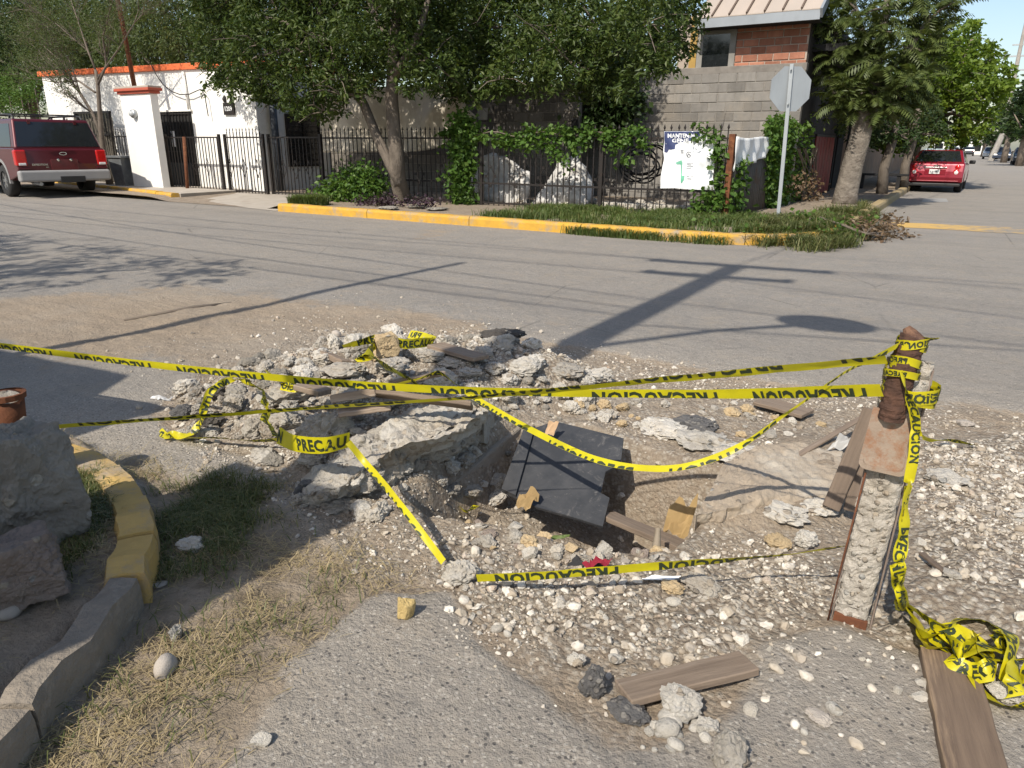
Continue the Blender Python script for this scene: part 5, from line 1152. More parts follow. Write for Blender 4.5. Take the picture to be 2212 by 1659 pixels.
# ---- red sport utility vehicle parked by the pavement
M_maroon = paint('maroon_paint', (0.085, 0.007, 0.011), 0.55, 0.42)
suv, sp, ep, sy = car('parked_vehicle', 'dark red sport utility vehicle with grey bumper parked beside the pavement, tail towards the camera', 'sport utility vehicle',
    (-18.85, 9.7, 0.0), math.radians(-9), 5.2, 1.98, 1.14, 1.80, 0.40, 0.385, -1.22, -4.22,
    [(0.0, 0.55), (0.03, 0.80), (0.0, 1.12), (-0.03, 1.16), (-3.5, 1.16), (-5.0, 1.06), (-5.15, 0.9), (-5.2, 0.45)],
    [(-0.02, 1.15), (-0.30, 1.82), (-2.95, 1.84), (-3.75, 1.15)], M_maroon)
sp(-0.28, -1.25, -0.47, -1.25, 1.19, 1.71); sp(-1.36, -2.35, -1.36, -2.35, 1.19, 1.73); sp(-2.46, -3.45, -2.46, -2.95, 1.19, 1.73)
rw, rn = ep(True, 0.07, 0.90, 0.05)
# wiper, hinges
mb = MB(); mb.bar((0.035, -0.40, 1.21), (0.03, 0.15, 1.235), 0.02, 0.014); mb.build('wiper', M_blk, suv)
for y_ in (-0.5, 0.5): MB().box((-0.262, y_, 1.745), (0.06, 0.06, 0.08)).build('hinge', M_maroon, suv)
bmp = MB().box((0.035, 0, 0.525), (0.20, 2.02, 0.26)).build('rear_bumper', M_trim, suv, False, bevel=0.05, seg=3)
MB().box((0.095, 0.12, 0.44), (0.10, 0.56, 0.15)).build('tow_recess', M_blk, bmp, bevel=0.015)
for s in (-1, 1):
    mb = MB(); aa = arc(-1.22, 0.385, 0.53, math.radians(-5), math.radians(185), 18); ab = arc(-1.22, 0.385, 0.455, math.radians(185), math.radians(-5), 18)
    for i in range(18):
        q = [aa[i], aa[i+1], ab[17-i], ab[18-i]]; mb.prism([(x, s*1.0, z) for x, z in q], (0, 0, 0), (0, -s*0.06, 0))
    mb.build('arch_cladding', M_trim, suv)
    MB().box((-2.72, s*0.985, 0.44), (1.95, 0.05, 0.22)).build('sill_cladding', M_trim, suv, bevel=0.015)
    lt = MB().box((-0.045, s*0.885, 0.94), (0.19, 0.235, 0.36)).build('tail_light', M_lens, suv, bevel=0.03)
    MB().box((-0.035, s*0.88, 0.80), (0.2, 0.15, 0.055)).build('reverse_lamp', M_clear, lt, bevel=0.008)
    MB().box((0.0, s*0.86, 0.705), (0.12, 0.26, 0.05)).build('step_pad', M_maroon, suv, bevel=0.015)
    mb = MB(); mb.tube([(-0.42, s*0.74, 1.82), (-0.52, s*0.74, 1.90), (-1.0, s*0.74, 1.925), (-2.6, s*0.74, 1.925), (-2.8, s*0.74, 1.85)], 0.024, 7); 
    for x in (-0.7, -1.6, -2.5): mb.box((x, s*0.74, 1.875), (0.07, 0.035, 0.09))
    mb.build('roof_rail', M_blk, suv)
    MB().box((-3.45, s*1.08, 1.24), (0.12, 0.22, 0.18)).build('mirror', M_blk, suv, bevel=0.03)
for x in (-0.75, -2.2): MB().tube([(x, -0.74, 1.93), (x, 0.74, 1.93)], 0.02, 6).build('roof_bar', M_blk, suv)
mb = MB(); mb.lathe([(0.0, 0.0)], (0, 0, 0), 3) if False else None
mb = MB(); n_ = 22
for i in range(n_):
    a, c_ = 2*math.pi*i/n_, 2*math.pi*(i+1)/n_
    mb.prism([(0.035, 0.02+.085*math.cos(a), 1.035+.038*math.sin(a)), (0.035, 0.02+.085*math.cos(c_), 1.035+.038*math.sin(c_)), (0.035, 0.02+.065*math.cos(c_), 1.035+.024*math.sin(c_)), (0.035, 0.02+.065*math.cos(a), 1.035+.024*math.sin(a))], (0, 0, 0), (0.014, 0, 0))
mb.build('oval_badge', M_chrome, suv)
MB().box((0.032, 0.02, 0.78), (0.02, 0.60, 0.26)).build('plate_recess', paint('maroon_dark', (0.11, 0.011, 0.015)), suv, bevel=0.008)
for y_ in (-0.11, 0.17): MB().lathe([(0, 0.02), (0.03, 0.018), (0.035, 0.0)], (0.045, y_, 0.89), 10, 'x').build('plate_lamp', M_chrome, suv)
mb = MB(); v, f = text_mesh('EXPEDITION', 0.062, 0.03, 1.0); mb.add([(0.033, -0.68+q[0]*0.95, 0.765+q[1]) for q in v], f); tag(mb.build('lettering', M_chrome, suv), kind='stuff')
mb = MB(); v, f = text_mesh('4X4', 0.035, 0.03); mb.add([(0.033, -0.40+q[0], 0.715+q[1]) for q in v], f); tag(mb.build('lettering', M_chrome, suv), kind='stuff')
MB().tube([(-0.02, -0.55, 0.34), (-0.6, -0.55, 0.36)], 0.045, 8).build('exhaust_pipe', M_alu, suv)
MB().box((-2.4, 0, 0.42), (4.0, 1.3, 0.12)).build('underbody', M_blk, suv)
# ---- red sedan on the side street
M_red = paint('red_paint', (0.235, 0.006, 0.02))
rc = g(2015, 417, 0.0)
def sedan(loc, rz, label, mat, group=None, scale=1.0, name='parked_car', detail=True):
    t, sp, ep, sy = car(name, label, 'car', loc, rz, 4.4, 1.735, 0.93, 1.46, 0.30, 0.315, -0.92, -3.45,
        [(0.0, 0.34), (0.06, 0.52), (0.03, 0.72), (-0.04, 0.98), (-0.12, 1.01), (-0.62, 1.02), (-2.9, 0.95), (-3.3, 0.93), (-4.15, 0.78), (-4.37, 0.62), (-4.4, 0.32)],
        [(-0.48, 0.98), (-1.08, 1.42), (-2.25, 1.47), (-3.15, 0.92)], mat, group, scale, 0.17, 5)
    sp(-0.95, -1.75, -1.22, -1.75, 1.02, 1.36); sp(-1.83, -2.85, -1.83, -2.35, 1.02, 1.38); ep(True, 0.12, 0.93, 0.09); ep(False, 0.1, 0.93, 0.09, 'windscreen')
    for s in (-1, 1):
        if detail:
            lt = MB().lathe([(0, 0.035), (0.085, 0.03), (0.105, 0.0)], (0.015, s*0.64, 0.70), 16, 'x').build('tail_light', M_lens, t, True)
            MB().lathe([(0, 0.012), (0.055, 0.01), (0.07, 0.0)], (0.042, s*0.64, 0.69), 14, 'x').build('reverse_lamp', M_clear, lt, True)
            lt = MB().lathe([(0, 0.03), (0.07, 0.026), (0.09, 0.0)], (-0.005, s*0.66, 0.86), 14, 'x').build('tail_light', M_lens, t, True)
        else:
            MB().box((0.0, s*0.68, 0.78), (0.1, 0.26, 0.14)).build('tail_light', M_lens, t, bevel=0.02); MB().box((-4.33, s*0.6, 0.66), (0.1, 0.32, 0.13)).build('headlight', M_clear, t, bevel=0.02)
        MB().box((-2.75, s*0.97, 1.0), (0.16, 0.2, 0.13)).build('mirror', M_blk, t, bevel=0.03)
    MB().box((-0.06, 0, 0.27), (0.22, 1.62, 0.1)).build('rear_valance', M_blk, t, bevel=0.02)
    MB().box((-2.2, 0, 0.30), (3.6, 1.2, 0.1)).build('underbody', M_blk, t)
    if detail:
        MB().box((0.02, 0, 0.845), (0.05, 0.66, 0.035)).build('chrome_strip', M_chrome, t, bevel=0.006)
        MB().box((0.045, 0, 0.70), (0.03, 0.64, 0.2)).build('plate_recess', mat, t, bevel=0.01)
        pl = MB().box((0.065, -0.02, 0.71), (0.012, 0.32, 0.15)).build('number_plate', M_plate, t, bevel=0.004)
        mb = MB(); v, f = text_mesh('SLB-48', 0.085, 0.03); mb.add([(0.0735, -0.165+q[0]*0.95, 0.675+q[1]) for q in v], f); tag(mb.build('lettering', M_ink, pl), kind='stuff')
        mb = MB(); mb.box((0.012, 0, 0.915), (0.02, 0.115, 0.022)); mb.box((0.012, 0, 0.915), (0.022, 0.05, 0.045)); mb.build('badge', M_chrome, t)
        MB().box((0.045, 0, 0.40), (0.04, 1.5, 0.02)).build('bumper_crease', M_red, t, bevel=0.008)
    return t
sedan((float((g(1958, 413)[0]+g(2069, 415)[0])/2), 26.0, 0), math.radians(-92), 'shiny red sedan parked on the side street with its tail towards the crossing', M_red, scale=0.87)
# ---- cars parked far down the side street
def far_car(u, v, scale, rz, label, col_, x_off=0):
    p = g(u, v); return sedan((p[0], p[1], 0), rz, label, paint('far_paint', col_), 'cars far down the side street', scale, detail=False)
far_car(2159, 347, 0.98, math.radians(90), 'dark blue car parked facing us far down the side street', (0.02, 0.028, 0.05))
far_car(2137, 343, 0.98, math.radians(90), 'silver car parked beyond the dark blue car far down the side street', (0.38, 0.39, 0.40))
far_car(2205, 355, 0.95, math.radians(90), 'dark car cut by the right edge of the street view', (0.03, 0.03, 0.032))
far_car(2090, 337, 1.05, math.radians(-90), 'small black pickup shaped car driving away in the middle of the far street', (0.02, 0.021, 0.024))
p = g(2062, 343); sedan((p[0]-0.4, p[1], 0), math.radians(-90), 'white car parked beyond the red sedan', paint('far_white', (0.6, 0.6, 0.6)), 'cars far down the side street', 1.0, detail=False)
# white building closing the view, wires and pylon
yb_ = 190.0; ax, bx2 = float(onY(2012, 320, yb_)[0]), float(onY(2126, 320, yb_)[0]); zt_ = float(onY(2070, 302, yb_)[2])
wb = thing('white_building', 'pale white building closing the far end of the side street', 'building', ((ax+bx2)/2, yb_, 0))
MB().box((0, 3, zt_/2), (bx2-ax, 6, zt_)).build('wall', M_white, wb); MB().box((0, 2.9, zt_+0.15), (bx2-ax+0.6, 6.6, 0.3)).build('roof', M_alu, wb)
for i in range(4): MB().box((-(bx2-ax)*0.36+i*(bx2-ax)*0.24, -0.02, zt_*0.5), (1.6, 0.1, 1.6)).build('window', M_glass, wb)
# pylon at the right
py = 95.0; pa, pb = V(onY(2166, 290, py)), V(onY(2207, 90, py)); pyl = thing('power_pole', 'tall thin power pole rising above the far trees at the right edge', 'pole', (pa.x, py, 0))
o = MB().tube([(pa.x-0.6, py, 0), pa, pb, pb+(pb-pa)*0.2], [0.32, 0.28, 0.16, 0.12], 8).build('shaft', M_conc, pyl); o.location = -pyl.location
for k, t in enumerate((0.55, 0.7, 0.85, 0.97)):
    c = pa.lerp(pb, t); o = MB().box(c, (2.4-0.3*k, 0.14, 0.14)).build('crossarm', M_alu, pyl); o.location = -pyl.location
def wire(a, b_, sag, r, label, n=24, name='overhead_wire', group=None):
    a, b_ = Vector(a), Vector(b_); pts = [a.lerp(b_, i/n)-Vector((0, 0, 4*sag*(i/n)*(1-i/n))) for i in range(n+1)]
    return tag(MB().tube(pts, r, 5, False).build(name, M_dark, None, True), label, 'wire', group)
for k, t in enumerate((0.55, 0.7, 0.85)):
    c = pa.lerp(pb, t); wire(c+Vector((-1.1, 0, 0.1)), c+Vector((-16, 75, -3)), 1.0, 0.035, 'thin dark wire strung from the power pole across the patch of sky', group='wires crossing the patch of sky')
    wire(c+Vector((1.1, 0, 0.1)), c+Vector((14, -60, 1.5)), 0.8, 0.035, 'thin dark wire strung from the power pole across the patch of sky', group='wires crossing the patch of sky')

# ------------------------------------------------------------------ out of view: poles, wires and tree, plus added shapes that throw shade
KT = 1.0/math.tan(SUN_EL)
up = thing('utility_pole', 'concrete utility pole whose long shadow crosses the rubble and the road', 'pole', (-2.08, -0.55, 0))
MB().tube([(0, 0, -0.1), (0.0, 0, 9.0)], [0.17, 0.12], 14).build('shaft', M_conc, up, True)
for z_, L_ in ((8.75, 2.0), (7.9, 1.5)):
    MB().bar((-L_/2, 0.16, z_), (L_/2, 0.16, z_+0.25), 0.1, 0.1).build('crossarm', M_wood, up)
    for k in (-0.46, -0.15, 0.46): MB().lathe([(0.0, 0), (0.05, 0.0), (0.07, 0.05), (0.03, 0.14), (0, 0.15)], (k*L_, 0.16, z_+0.13+k*0.25), 10).build('insulator', M_conc, up)
cab = thing('shadow_caster', 'added tall grey shadow cabinet beside the utility pole behind the viewer', 'caster', (-2.07, -0.95, 0))  # made-up box, added to widen the pole's shadow near its foot
MB().box((0, 0, 1.3), (0.74, .4, 2.6)).build('body', M_alu, cab, bevel=.01); MB().box((0, .205, 1.2), (0.66, .01, 2.4)).build('door', M_alu, cab)
lampz = 5.0; lx, ly = float(g(1850, 712)[0])-0.05*lampz*KT+2.08, float(g(1850, 712)[1])-lampz*KT+0.55
arm = MB().tube([(0, 0, 4.75), (lx*0.5, ly*0.5, 5.05), (lx*0.86, ly*0.86, 5.02)], 0.035, 8).build('lamp_arm', M_alu, up, True)
mb = MB(); mb.lathe([(0, 0.09), (0.16, 0.07), (0.27, 0.0), (0.24, -0.04), (0, -0.05)], (0, 0, 0), 18); o = mb.build('lamp_head', M_alu, up, True); o.location = (lx, ly, lampz); o.scale = (1.35, 0.95, 1)
for (a, b_, s_) in [((-2.9, -.4, 8.9), (30, 3.0, 8.6), .5), ((-2.9, -.4, 8.9), (-30, 1.0, 8.6), .5), ((-1.2, -.4, 9.1), (28, 6.0, 8.8), .5), ((-1.2, -.4, 9.1), (-30, -2.0, 8.6), .4), ((-2.0, -.4, 7.9), (26, -3.0, 7.6), .4),
                    ((-2.0, -.4, 7.9), (-30, -.6, 7.6), .5), ((-2.1, -.5, 6.6), (30, 1.0, 6.4), .5), ((-2.1, -.5, 6.6), (-30, 4.0, 6.2), .5), ((-2.1, -.5, 6.2), (-30, 2.2, 5.9), .6), ((-2.1, -.5, 5.6), (25, 9, 5.6), .4), ((-2.1, -.5, 9.0), (0.5, 30, 9.2), .4), ((-2.1, -.5, 5.9), (-30, 0.6, 5.6), .5)]:
    wire(a, b_, s_, 0.013, 'black overhead wire running from the concrete utility pole', group='wires on the utility pole')
sp2 = thing('slim_pole', 'slim steel pole casting the thin straight shadow left of the rubble', 'pole', (-5.12, -0.6, 0))
MB().tube([(0, 0, -0.1), (0.35, 0.0, 7.5)], [0.062, 0.052], 10).build('shaft', M_alu, sp2, True)
cz = 2.6; off = Vector((-0.05*cz*KT, -cz*KT, cz))
cn = thing('blocker', 'added unseen flat shelter shading the road at the left edge', 'blocker', (-6, -2.5, 0))  # added out of view; roof outline traced back from the shadow on the road
pts = [Vector((q[0], q[1], 0))+off for q in [g(-900, 690), g(0, 772), g(285, 830), g(212, 880), g(382, 902)]]
pts += [Vector((-3.3, -3.2, cz)), Vector((-15, -3.2, cz))]
o = MB().prism(pts, (0, 0, 0), (0, 0, 0.08)).build('roof', M_conc, cn); o.location = (6, 2.5, 0)
for x in (-4.2, -7, -10): MB().box((x+6, -0.6, cz/2), (0.1, 0.1, cz)).build('post', M_alu, cn)
cl = [(-13.2, -1.4, 5.4, 1.6, 1.0, 1.0), (-11.3, -1.1, 5.3, 1.7, 1.0, 0.9), (-9.2, -1.0, 5.4, 1.6, 0.9, 0.9), (-7.3, -0.9, 5.5, 1.3, 0.7, 0.7), (-10.2, -1.6, 4.6, 1.6, 0.8, 0.7), (-8.0, -1.5, 4.7, 1.2, 0.6, 0.6), (-12.4, -1.6, 6.2, 1.4, .8, .8)]
tree('roadside_tree', 'roadside tree behind the viewer that throws leafy shade on the road', [((-10, -2.2, 0), .22), ((-10, -2.1, 2), .18), ((-9.9, -1.8, 4), .12), ((-9.8, -1.5, 5), .06)], [[((-9.9, -1.9, 3.5), .1), ((c[0], c[1], c[2]), .03)] for c in cl], cl, L_olive, 0.13, 230, M_bark, 0.4)
# ------------------------------------------------------------------ ROCK, RUBBLE AND GRAVEL
def rock_mesh(name, seed, mat, sub=3, planes=11, rough=0.10, round_=0.25, fine=0.03, smooth=False, detail=False, dmin=0.66):
    bm = bmesh.new(); bmesh.ops.create_icosphere(bm, subdivisions=sub, radius=1.0); r = random.Random(seed)
    N = []
    for _ in range(planes):
        n_ = Vector((r.gauss(0, 1), r.gauss(0, 1), r.gauss(0, 1))).normalized(); N.append((n_, r.uniform(dmin, 0.98)))
    if planes == 0:
        for ax in ((1,0,0),(-1,0,0),(0,1,0),(0,-1,0),(0,0,1),(0,0,-1),(.7,.2,.7),(-.6,-.3,.75),(.5,-.7,.4)):
            N.append(((Vector(ax)+Vector((r.gauss(0, .10), r.gauss(0, .10), r.gauss(0, .10)))).normalized(), r.uniform(.52, .6) if abs(sum(map(abs, ax))-1) < .01 else r.uniform(.68, .78)))
    o = Vector((r.random()*50, r.random()*50, r.random()*50))
    for v_ in bm.verts:
        d = v_.co.normalized(); k = min([1.0]+[q/max(n_.dot(d), 1e-3) for n_, q in N if n_.dot(d) > 0.05]); k = k*(1-round_)+round_*0.85
        k += rough*mnoise.noise(d*1.9+o)+rough*0.55*mnoise.noise(d*4.5+o)
        if not smooth or detail: k -= fine*(1-2*abs(mnoise.noise(d*6+o)))*0.9; k += fine*0.9*mnoise.noise(d*13+o)+fine*0.6*mnoise.noise(d*27+o)
        if detail: k += fine*0.55*mnoise.noise(d*55+o)+fine*0.35*mnoise.noise(d*105+o)
        else: k += fine*mnoise.noise(d*9+o)
        v_.co = d*k
    xs = [v_.co for v_ in bm.verts]; mx = [max(abs(c[i]) for c in xs) for i in range(3)]
    for v_ in bm.verts: v_.co = Vector((v_.co[0]/mx[0], v_.co[1]/mx[1], v_.co[2]/mx[2]))*0.5
    me = bpy.data.meshes.new(name); bm.to_mesh(me); bm.free(); me.materials.append(mat)
    for p in me.polygons: p.use_smooth = smooth
    return me
def chunk_mat(name, c1, c2, agg, dens=0.5, sc=34, bstr=0.9, c3=None):
    b = NB(name); tc = b.coord('Object'); geo = b.coord('World'); b.co = geo
    oi = b.n('ShaderNodeObjectInfo').outputs['Random']
    c = b.mix(b.ramp(b.noise(9, detail=8, rough=0.7), [(0.3, 0), (0.7, 1)]), c1, c2)
    if c3: c = b.mix(b.ramp(b.noise(3.5, detail=6, rough=0.7), [(0.5, 0), (0.68, 0.8)]), c, c3)
    vc = b.vor(sc, out='Color'); vd = b.vor(sc, out='Distance'); s_ = b.n('ShaderNodeSeparateColor'); b.l(vc, s_.inputs[0])
    on = b.math('MULTIPLY', b.ramp(s_.outputs[0], [(1-dens, 0), (1-dens+0.02, 1)], 'CONSTANT'), b.ramp(vd, [(0.42, 1), (0.52, 0)]))
    ac = b.ramp(s_.outputs[1], [(0, agg[0]), (0.4, agg[1]), (0.75, agg[2]), (1, agg[3])])
    c = b.mix(b.math('MULTIPLY', on, 0.75), c, ac)
    h = b.n('ShaderNodeHueSaturation'); b.l(b.math('ADD', b.math('MULTIPLY', oi, 0.3), 0.85), h.inputs['Value']); b.l(c, h.inputs['Color'])
    b.base(h.outputs[0]); b.rough(0.93, 0, 0.2)
    b.bump(b.math('ADD', b.math('MULTIPLY', on, b.math('SUBTRACT', 1.0, vd)), b.math('MULTIPLY', b.noise(26, detail=9, rough=0.75), 2.0)), bstr, 0.012); return b.m
AG = [(0.20, 0.17, 0.14), (0.36, 0.29, 0.21), (0.47, 0.43, 0.36), (0.30, 0.30, 0.29)]
M_chunk = chunk_mat('broken_concrete', (0.46, 0.425, 0.37), (0.36, 0.325, 0.275), AG, 0.42, 34, 1.0, (0.36, 0.295, 0.22))
M_chunkw = chunk_mat('white_caliche', (0.60, 0.565, 0.505), (0.48, 0.44, 0.375), AG, 0.25, 30, 1.0, (0.41, 0.35, 0.27))
M_asph = chunk_mat('asphalt_lump', (0.155, 0.15, 0.145), (0.115, 0.11, 0.107), [(0.06, 0.06, 0.06), (0.22, 0.20, 0.18), (0.30, 0.28, 0.25), (0.1, 0.1, 0.1)], 0.5, 60, 0.9)
M_black = chunk_mat('dark_lump', (0.075, 0.07, 0.067), (0.12, 0.105, 0.09), AG, 0.35, 30, 1.0)
M_tan = chunk_mat('tan_stone', (0.47, 0.36, 0.215), (0.37, 0.28, 0.17), AG, 0.08, 20, 0.6)
M_ochre = chunk_mat('ochre_stone', (0.50, 0.375, 0.16), (0.42, 0.31, 0.14), AG, 0.05, 20, 0.7)
M_bould = chunk_mat('boulder_stone', (0.29, 0.265, 0.225), (0.22, 0.20, 0.17), AG, 0.12, 26, 0.9, (0.37, 0.34, 0.29))
M_bould2 = chunk_mat('reddish_boulder', (0.32, 0.26, 0.215), (0.25, 0.20, 0.17), AG, 0.06, 40, 0.9)
M_river = chunk_mat('river_stone', (0.40, 0.355, 0.305), (0.32, 0.285, 0.25), AG, 0.04, 20, 0.3)
def pebble_mat():
    b = NB('pebble_mix'); isl = b.n('ShaderNodeNewGeometry').outputs['Random Per Island']; oi = b.n('ShaderNodeObjectInfo').outputs['Random']; b.co = b.coord('World')
    k = b.math('FRACT', b.math('ADD', isl, oi))
    c = b.ramp(k, [(0.0, (0.25, 0.205, 0.155)), (0.14, (0.38, 0.325, 0.255)), (0.28, (0.55, 0.505, 0.43)), (0.42, (0.66, 0.625, 0.555)), (0.56, (0.33, 0.29, 0.24)), (0.70, (0.45, 0.395, 0.315)), (0.80, (0.22, 0.20, 0.18)), (0.90, (0.60, 0.565, 0.50)), (1.0, (0.32, 0.23, 0.165))])
    c = b.mix(b.ramp(b.noise(60, detail=5), [(0.38, 0.05), (0.72, 0.6)]), c, (0.31, 0.255, 0.19)); b.base(c); b.rough(0.85, 0, 0.3); b.bump(b.noise(120, detail=4), 0.35, 0.003); return b.m
M_peb = pebble_mat()
RK = {}
def RM(mat, kind, i):
    key = (mat.name, kind, i)
    if key not in RK:
        kw = {'chunk': dict(sub=4, planes=12, rough=0.24, round_=0.15, fine=0.085), 'slab': dict(sub=4, planes=9, rough=0.17, round_=0.05, fine=0.085), 'big': dict(sub=5, planes=10, rough=0.2, round_=0.05, fine=0.075), 'block': dict(sub=6, planes=0, rough=0.10, round_=0.02, fine=0.022, smooth=False, detail=True), 'pebb': dict(sub=2, planes=7, rough=0.12, round_=0.45, fine=0.03), 'round': dict(sub=3, planes=4, rough=0.10, round_=0.75, fine=0.015, smooth=True),
              'cut': dict(sub=4, planes=11, rough=0.06, round_=0.0, fine=0.03, dmin=0.42)}[kind]
        RK[key] = rock_mesh('stone', hash((kind, i, 5)) % 9973 if False else (i*37+{'chunk': 1, 'slab': 2, 'round': 3, 'cut': 4, 'big': 5, 'block': 6, 'pebb': 7}[kind]*1009), mat, **kw)
    return RK[key]
def rock(name, label, cat, u, v, w_, h_, mat, kind='chunk', i=0, yaw=None, dr=0.8, tilt=(0, 0), group=None, sink=0.12, z=None):
    """stone filling about w x h pixels of the survey photo round (u, v), lying on the ground there"""
    p = hit(u, v+h_*0.36) if z is None else g(u, v+h_*0.36, z); k = ppm(p); W = w_/k; el = math.asin(min(1, max(0.05, (EYE[2]-p[2])/np.linalg.norm(p-EYE))))
    D = W*dr; Hh = max((h_/k-D*math.sin(el)*0.8)/math.cos(el), 0.3*W)
    o = link(name, RM(mat, kind, i)); o.scale = (W, D, Hh); vd = math.atan2(p[1], p[0])-math.pi/2
    o.rotation_euler = (tilt[0], tilt[1], vd+(yaw if yaw is not None else random.uniform(-0.35, 0.35)))
    bk = V(p)+Vector((p[0], p[1], 0)).normalized()*D*0.30; o.location = (bk.x, bk.y, p[2]+Hh*(0.5-sink)); tag(o, label, cat, group); return o
MARKS = [('the tan block', 834, 745), ('the far end of the rear board', 1030, 770), ('the flat faced white lump', 1132, 795), ('the pole shadow', 1240, 815), ('the broad board', 915, 865), ('the grey flat board', 785, 888), ('the lettered tape bend', 690, 955), ('the left pit wall', 900, 1000), ('the tape loop', 500, 840), ('the black crumbly lump', 458, 913), ('the twisted tape', 590, 860), ('the pebbly grey chunk', 640, 905),
         ('the sloping grey slab', 740, 803), ('the splintered board', 900, 818), ('the dark stick', 715, 775), ('the black sheet', 1220, 1030), ('the notched edge of the black sheet', 1320, 1060), ('the cardboard scrap', 1468, 1120), ('the small bottle', 1418, 1180), ('the red cloth', 1290, 1214), ('the white paper', 1430, 1248), ('the wedge stone', 1512, 1265), ('the round white stone', 994, 1238), ('the ochre stone', 872, 1317), ('the diagonal tape', 870, 1110), ('the post foot', 1835, 1345),
         ('the short board', 1480, 1465), ('the upright asphalt lump', 1279, 1480), ('the flat topped stone', 1463, 1522), ('the bottom edge slab', 1568, 1620), ('the brown plank', 2060, 1520), ('the tape pile', 2080, 1390), ('the hanging tape strand', 1950, 1180), ('the tape end in the gravel', 2050, 950), ('the half buried chunk', 2045, 1030), ('the right picture edge', 2205, 1180), ('the sandy slab', 1660, 1040), ('the leaning boards', 1840, 1000), ('the sagging tape', 1500, 1000), ('the thin slat', 1800, 940), ('the flat brown board', 1690, 880), ('the upright cream stone', 1246, 1427), ('the lowest tape', 1200, 1245), ('the pavement patch edge', 1120, 1400), ('the short dark stick', 2015, 1215), ('the white lump by the strand', 2052, 1240), ('the far pit rim', 1350, 900)]
MCOL = {}
def where_label(p, size, noun, mat):
    u, v = proj(p); m_ = sorted(MARKS, key=lambda q: (q[1]-u)**2+((q[2]-v)*1.6)**2)[0]; dx, dy = u-m_[1], v-m_[2]
    rel = ('right of' if dx > 0 else 'left of') if abs(dx) > abs(dy)*1.3 else ('in front of' if dy > 0 else 'behind')
    if abs(dx)+abs(dy) < 30: rel = 'touching'
    sz_ = 'tiny' if size < .03 else 'small' if size < .05 else 'fist sized' if size < .085 else 'large'
    m2 = sorted(MARKS, key=lambda q: (q[1]-u)**2+((q[2]-v)*1.6)**2)[1]
    lab = f"{sz_} {MCOL.get(mat.name, 'pale')} {noun} {rel} {m_[0]}"
    if lab in USED:
        lab = f"{sz_} {MCOL.get(mat.name, 'pale')} {noun} between {m_[0]} and {m2[0]}"
        if len(lab.split()) > 16: lab = f"{sz_} {noun} between {m_[0]} and {m2[0]}"
    if len(lab.split()) > 16: lab = f"{sz_} {noun} {rel} {m_[0]} near {m2[0]}"
    if len(lab.split()) > 16: lab = f"{sz_} {noun} {rel} {m_[0]}"
    USED[lab] = 1; return lab
USED = {}
MCOL.update({'broken_concrete': 'grey', 'white_caliche': 'white', 'boulder_stone': 'dull brown', 'tan_stone': 'tan', 'reddish_boulder': 'reddish brown', 'pebble_mix': 'dusty'})
# ---- stones that stand out one by one
rock('boulder', 'tall grey boulder with a flat chipped top behind the yellow kerb stones', 'boulder', 62, 1078, 235, 330, M_bould, 'block', 1, 0.25, 0.8, sink=0.06)
rock('boulder', 'reddish brown boulder at the left edge below the tall grey one', 'boulder', 40, 1240, 230, 235, M_bould2, 'block', 2, 0.1, 0.8, sink=0.1)
rock('stone', 'small grey stone tucked under the reddish brown boulder', 'stone', 22, 1320, 60, 50, M_river, 'round', 4)
rock('stone', 'round white knobbly stone where two yellow tapes meet', 'stone', 994, 1238, 84, 80, M_chunkw, 'chunk', 3, 0, 0.9)
rock('stone', 'ochre yellow angular stone alone on the grey pavement patch', 'stone', 872, 1317, 54, 66, M_ochre, 'cut', 4, 0.3, 0.7, (0.1, 0.15))
rock('stone', 'smooth oval pinkish stone lying in the dry grass', 'stone', 362, 1442, 60, 66, M_river, 'round', 1, 0.9, 0.7)
rock('stone', 'pale rough stone in the green grass right of the kerb bend', 'stone', 416, 1178, 62, 56, M_chunkw, 'chunk', 5)
rock('stone', 'white chalky stone at the bottom edge beside the straw', 'stone', 566, 1602, 46, 44, M_chunkw, 'cut', 6)
rock('stone', 'crumpled white lump standing in the dry grass above the oval stone', 'stone', 382, 1370, 34, 48, M_chunkw, 'chunk', 7)
rock('stone', 'small dark grey stone near the grass beside the kerb', 'stone', 345, 1262, 34, 22, M_river, 'cut', 8)
rock('stone', 'large pale flat topped stone below the short weathered board', 'stone', 1463, 1522, 104, 100, M_chunkw, 'slab', 9, 0.4, 0.9)
rock('asphalt_lump', 'upright dark grey asphalt lump left of the short weathered board', 'asphalt lump', 1279, 1480, 70, 92, M_asph, 'chunk', 10, 0.2, 0.7)
rock('asphalt_lump', 'flat dark grey asphalt lump below the end of the short board', 'asphalt lump', 1356, 1538, 104, 70, M_asph, 'slab', 11, -0.3, 0.7)
rock('stone', 'cream coloured stone just above the upright asphalt lump', 'stone', 1246, 1427, 46, 46, M_chunkw, 'chunk', 12)
rock('stone', 'cream stone pair between asphalt lump and board', 'stone', 1328, 1425, 40, 38, M_chunkw, 'cut', 13)
rock('stone', 'long wedge shaped stone propped below the lowest yellow tape', 'stone', 1512, 1262, 94, 56, M_chunk, 'slab', 14, -0.4, 0.6, (0.1, 0.2))
rock('stone', 'pinkish stone beside the white paper under the tape', 'stone', 1450, 1268, 56, 44, M_tan, 'chunk', 15)
rock('stone', 'white stone under the wedge shaped stone', 'stone', 1454, 1300, 34, 28, M_chunkw, 'round', 5)
rock('paving_lump', 'broken slab of pavement at the bottom edge right of the pale stone', 'slab', 1568, 1620, 92, 150, M_chunk, 'slab', 16, 0.1, 1.3, sink=0.3)
rock('stone', 'tall tan block of stone on top of the rubble heap', 'stone', 834, 746, 54, 62, M_tan, 'block', 17, 0.3, 0.75, z=0.25, sink=.1)
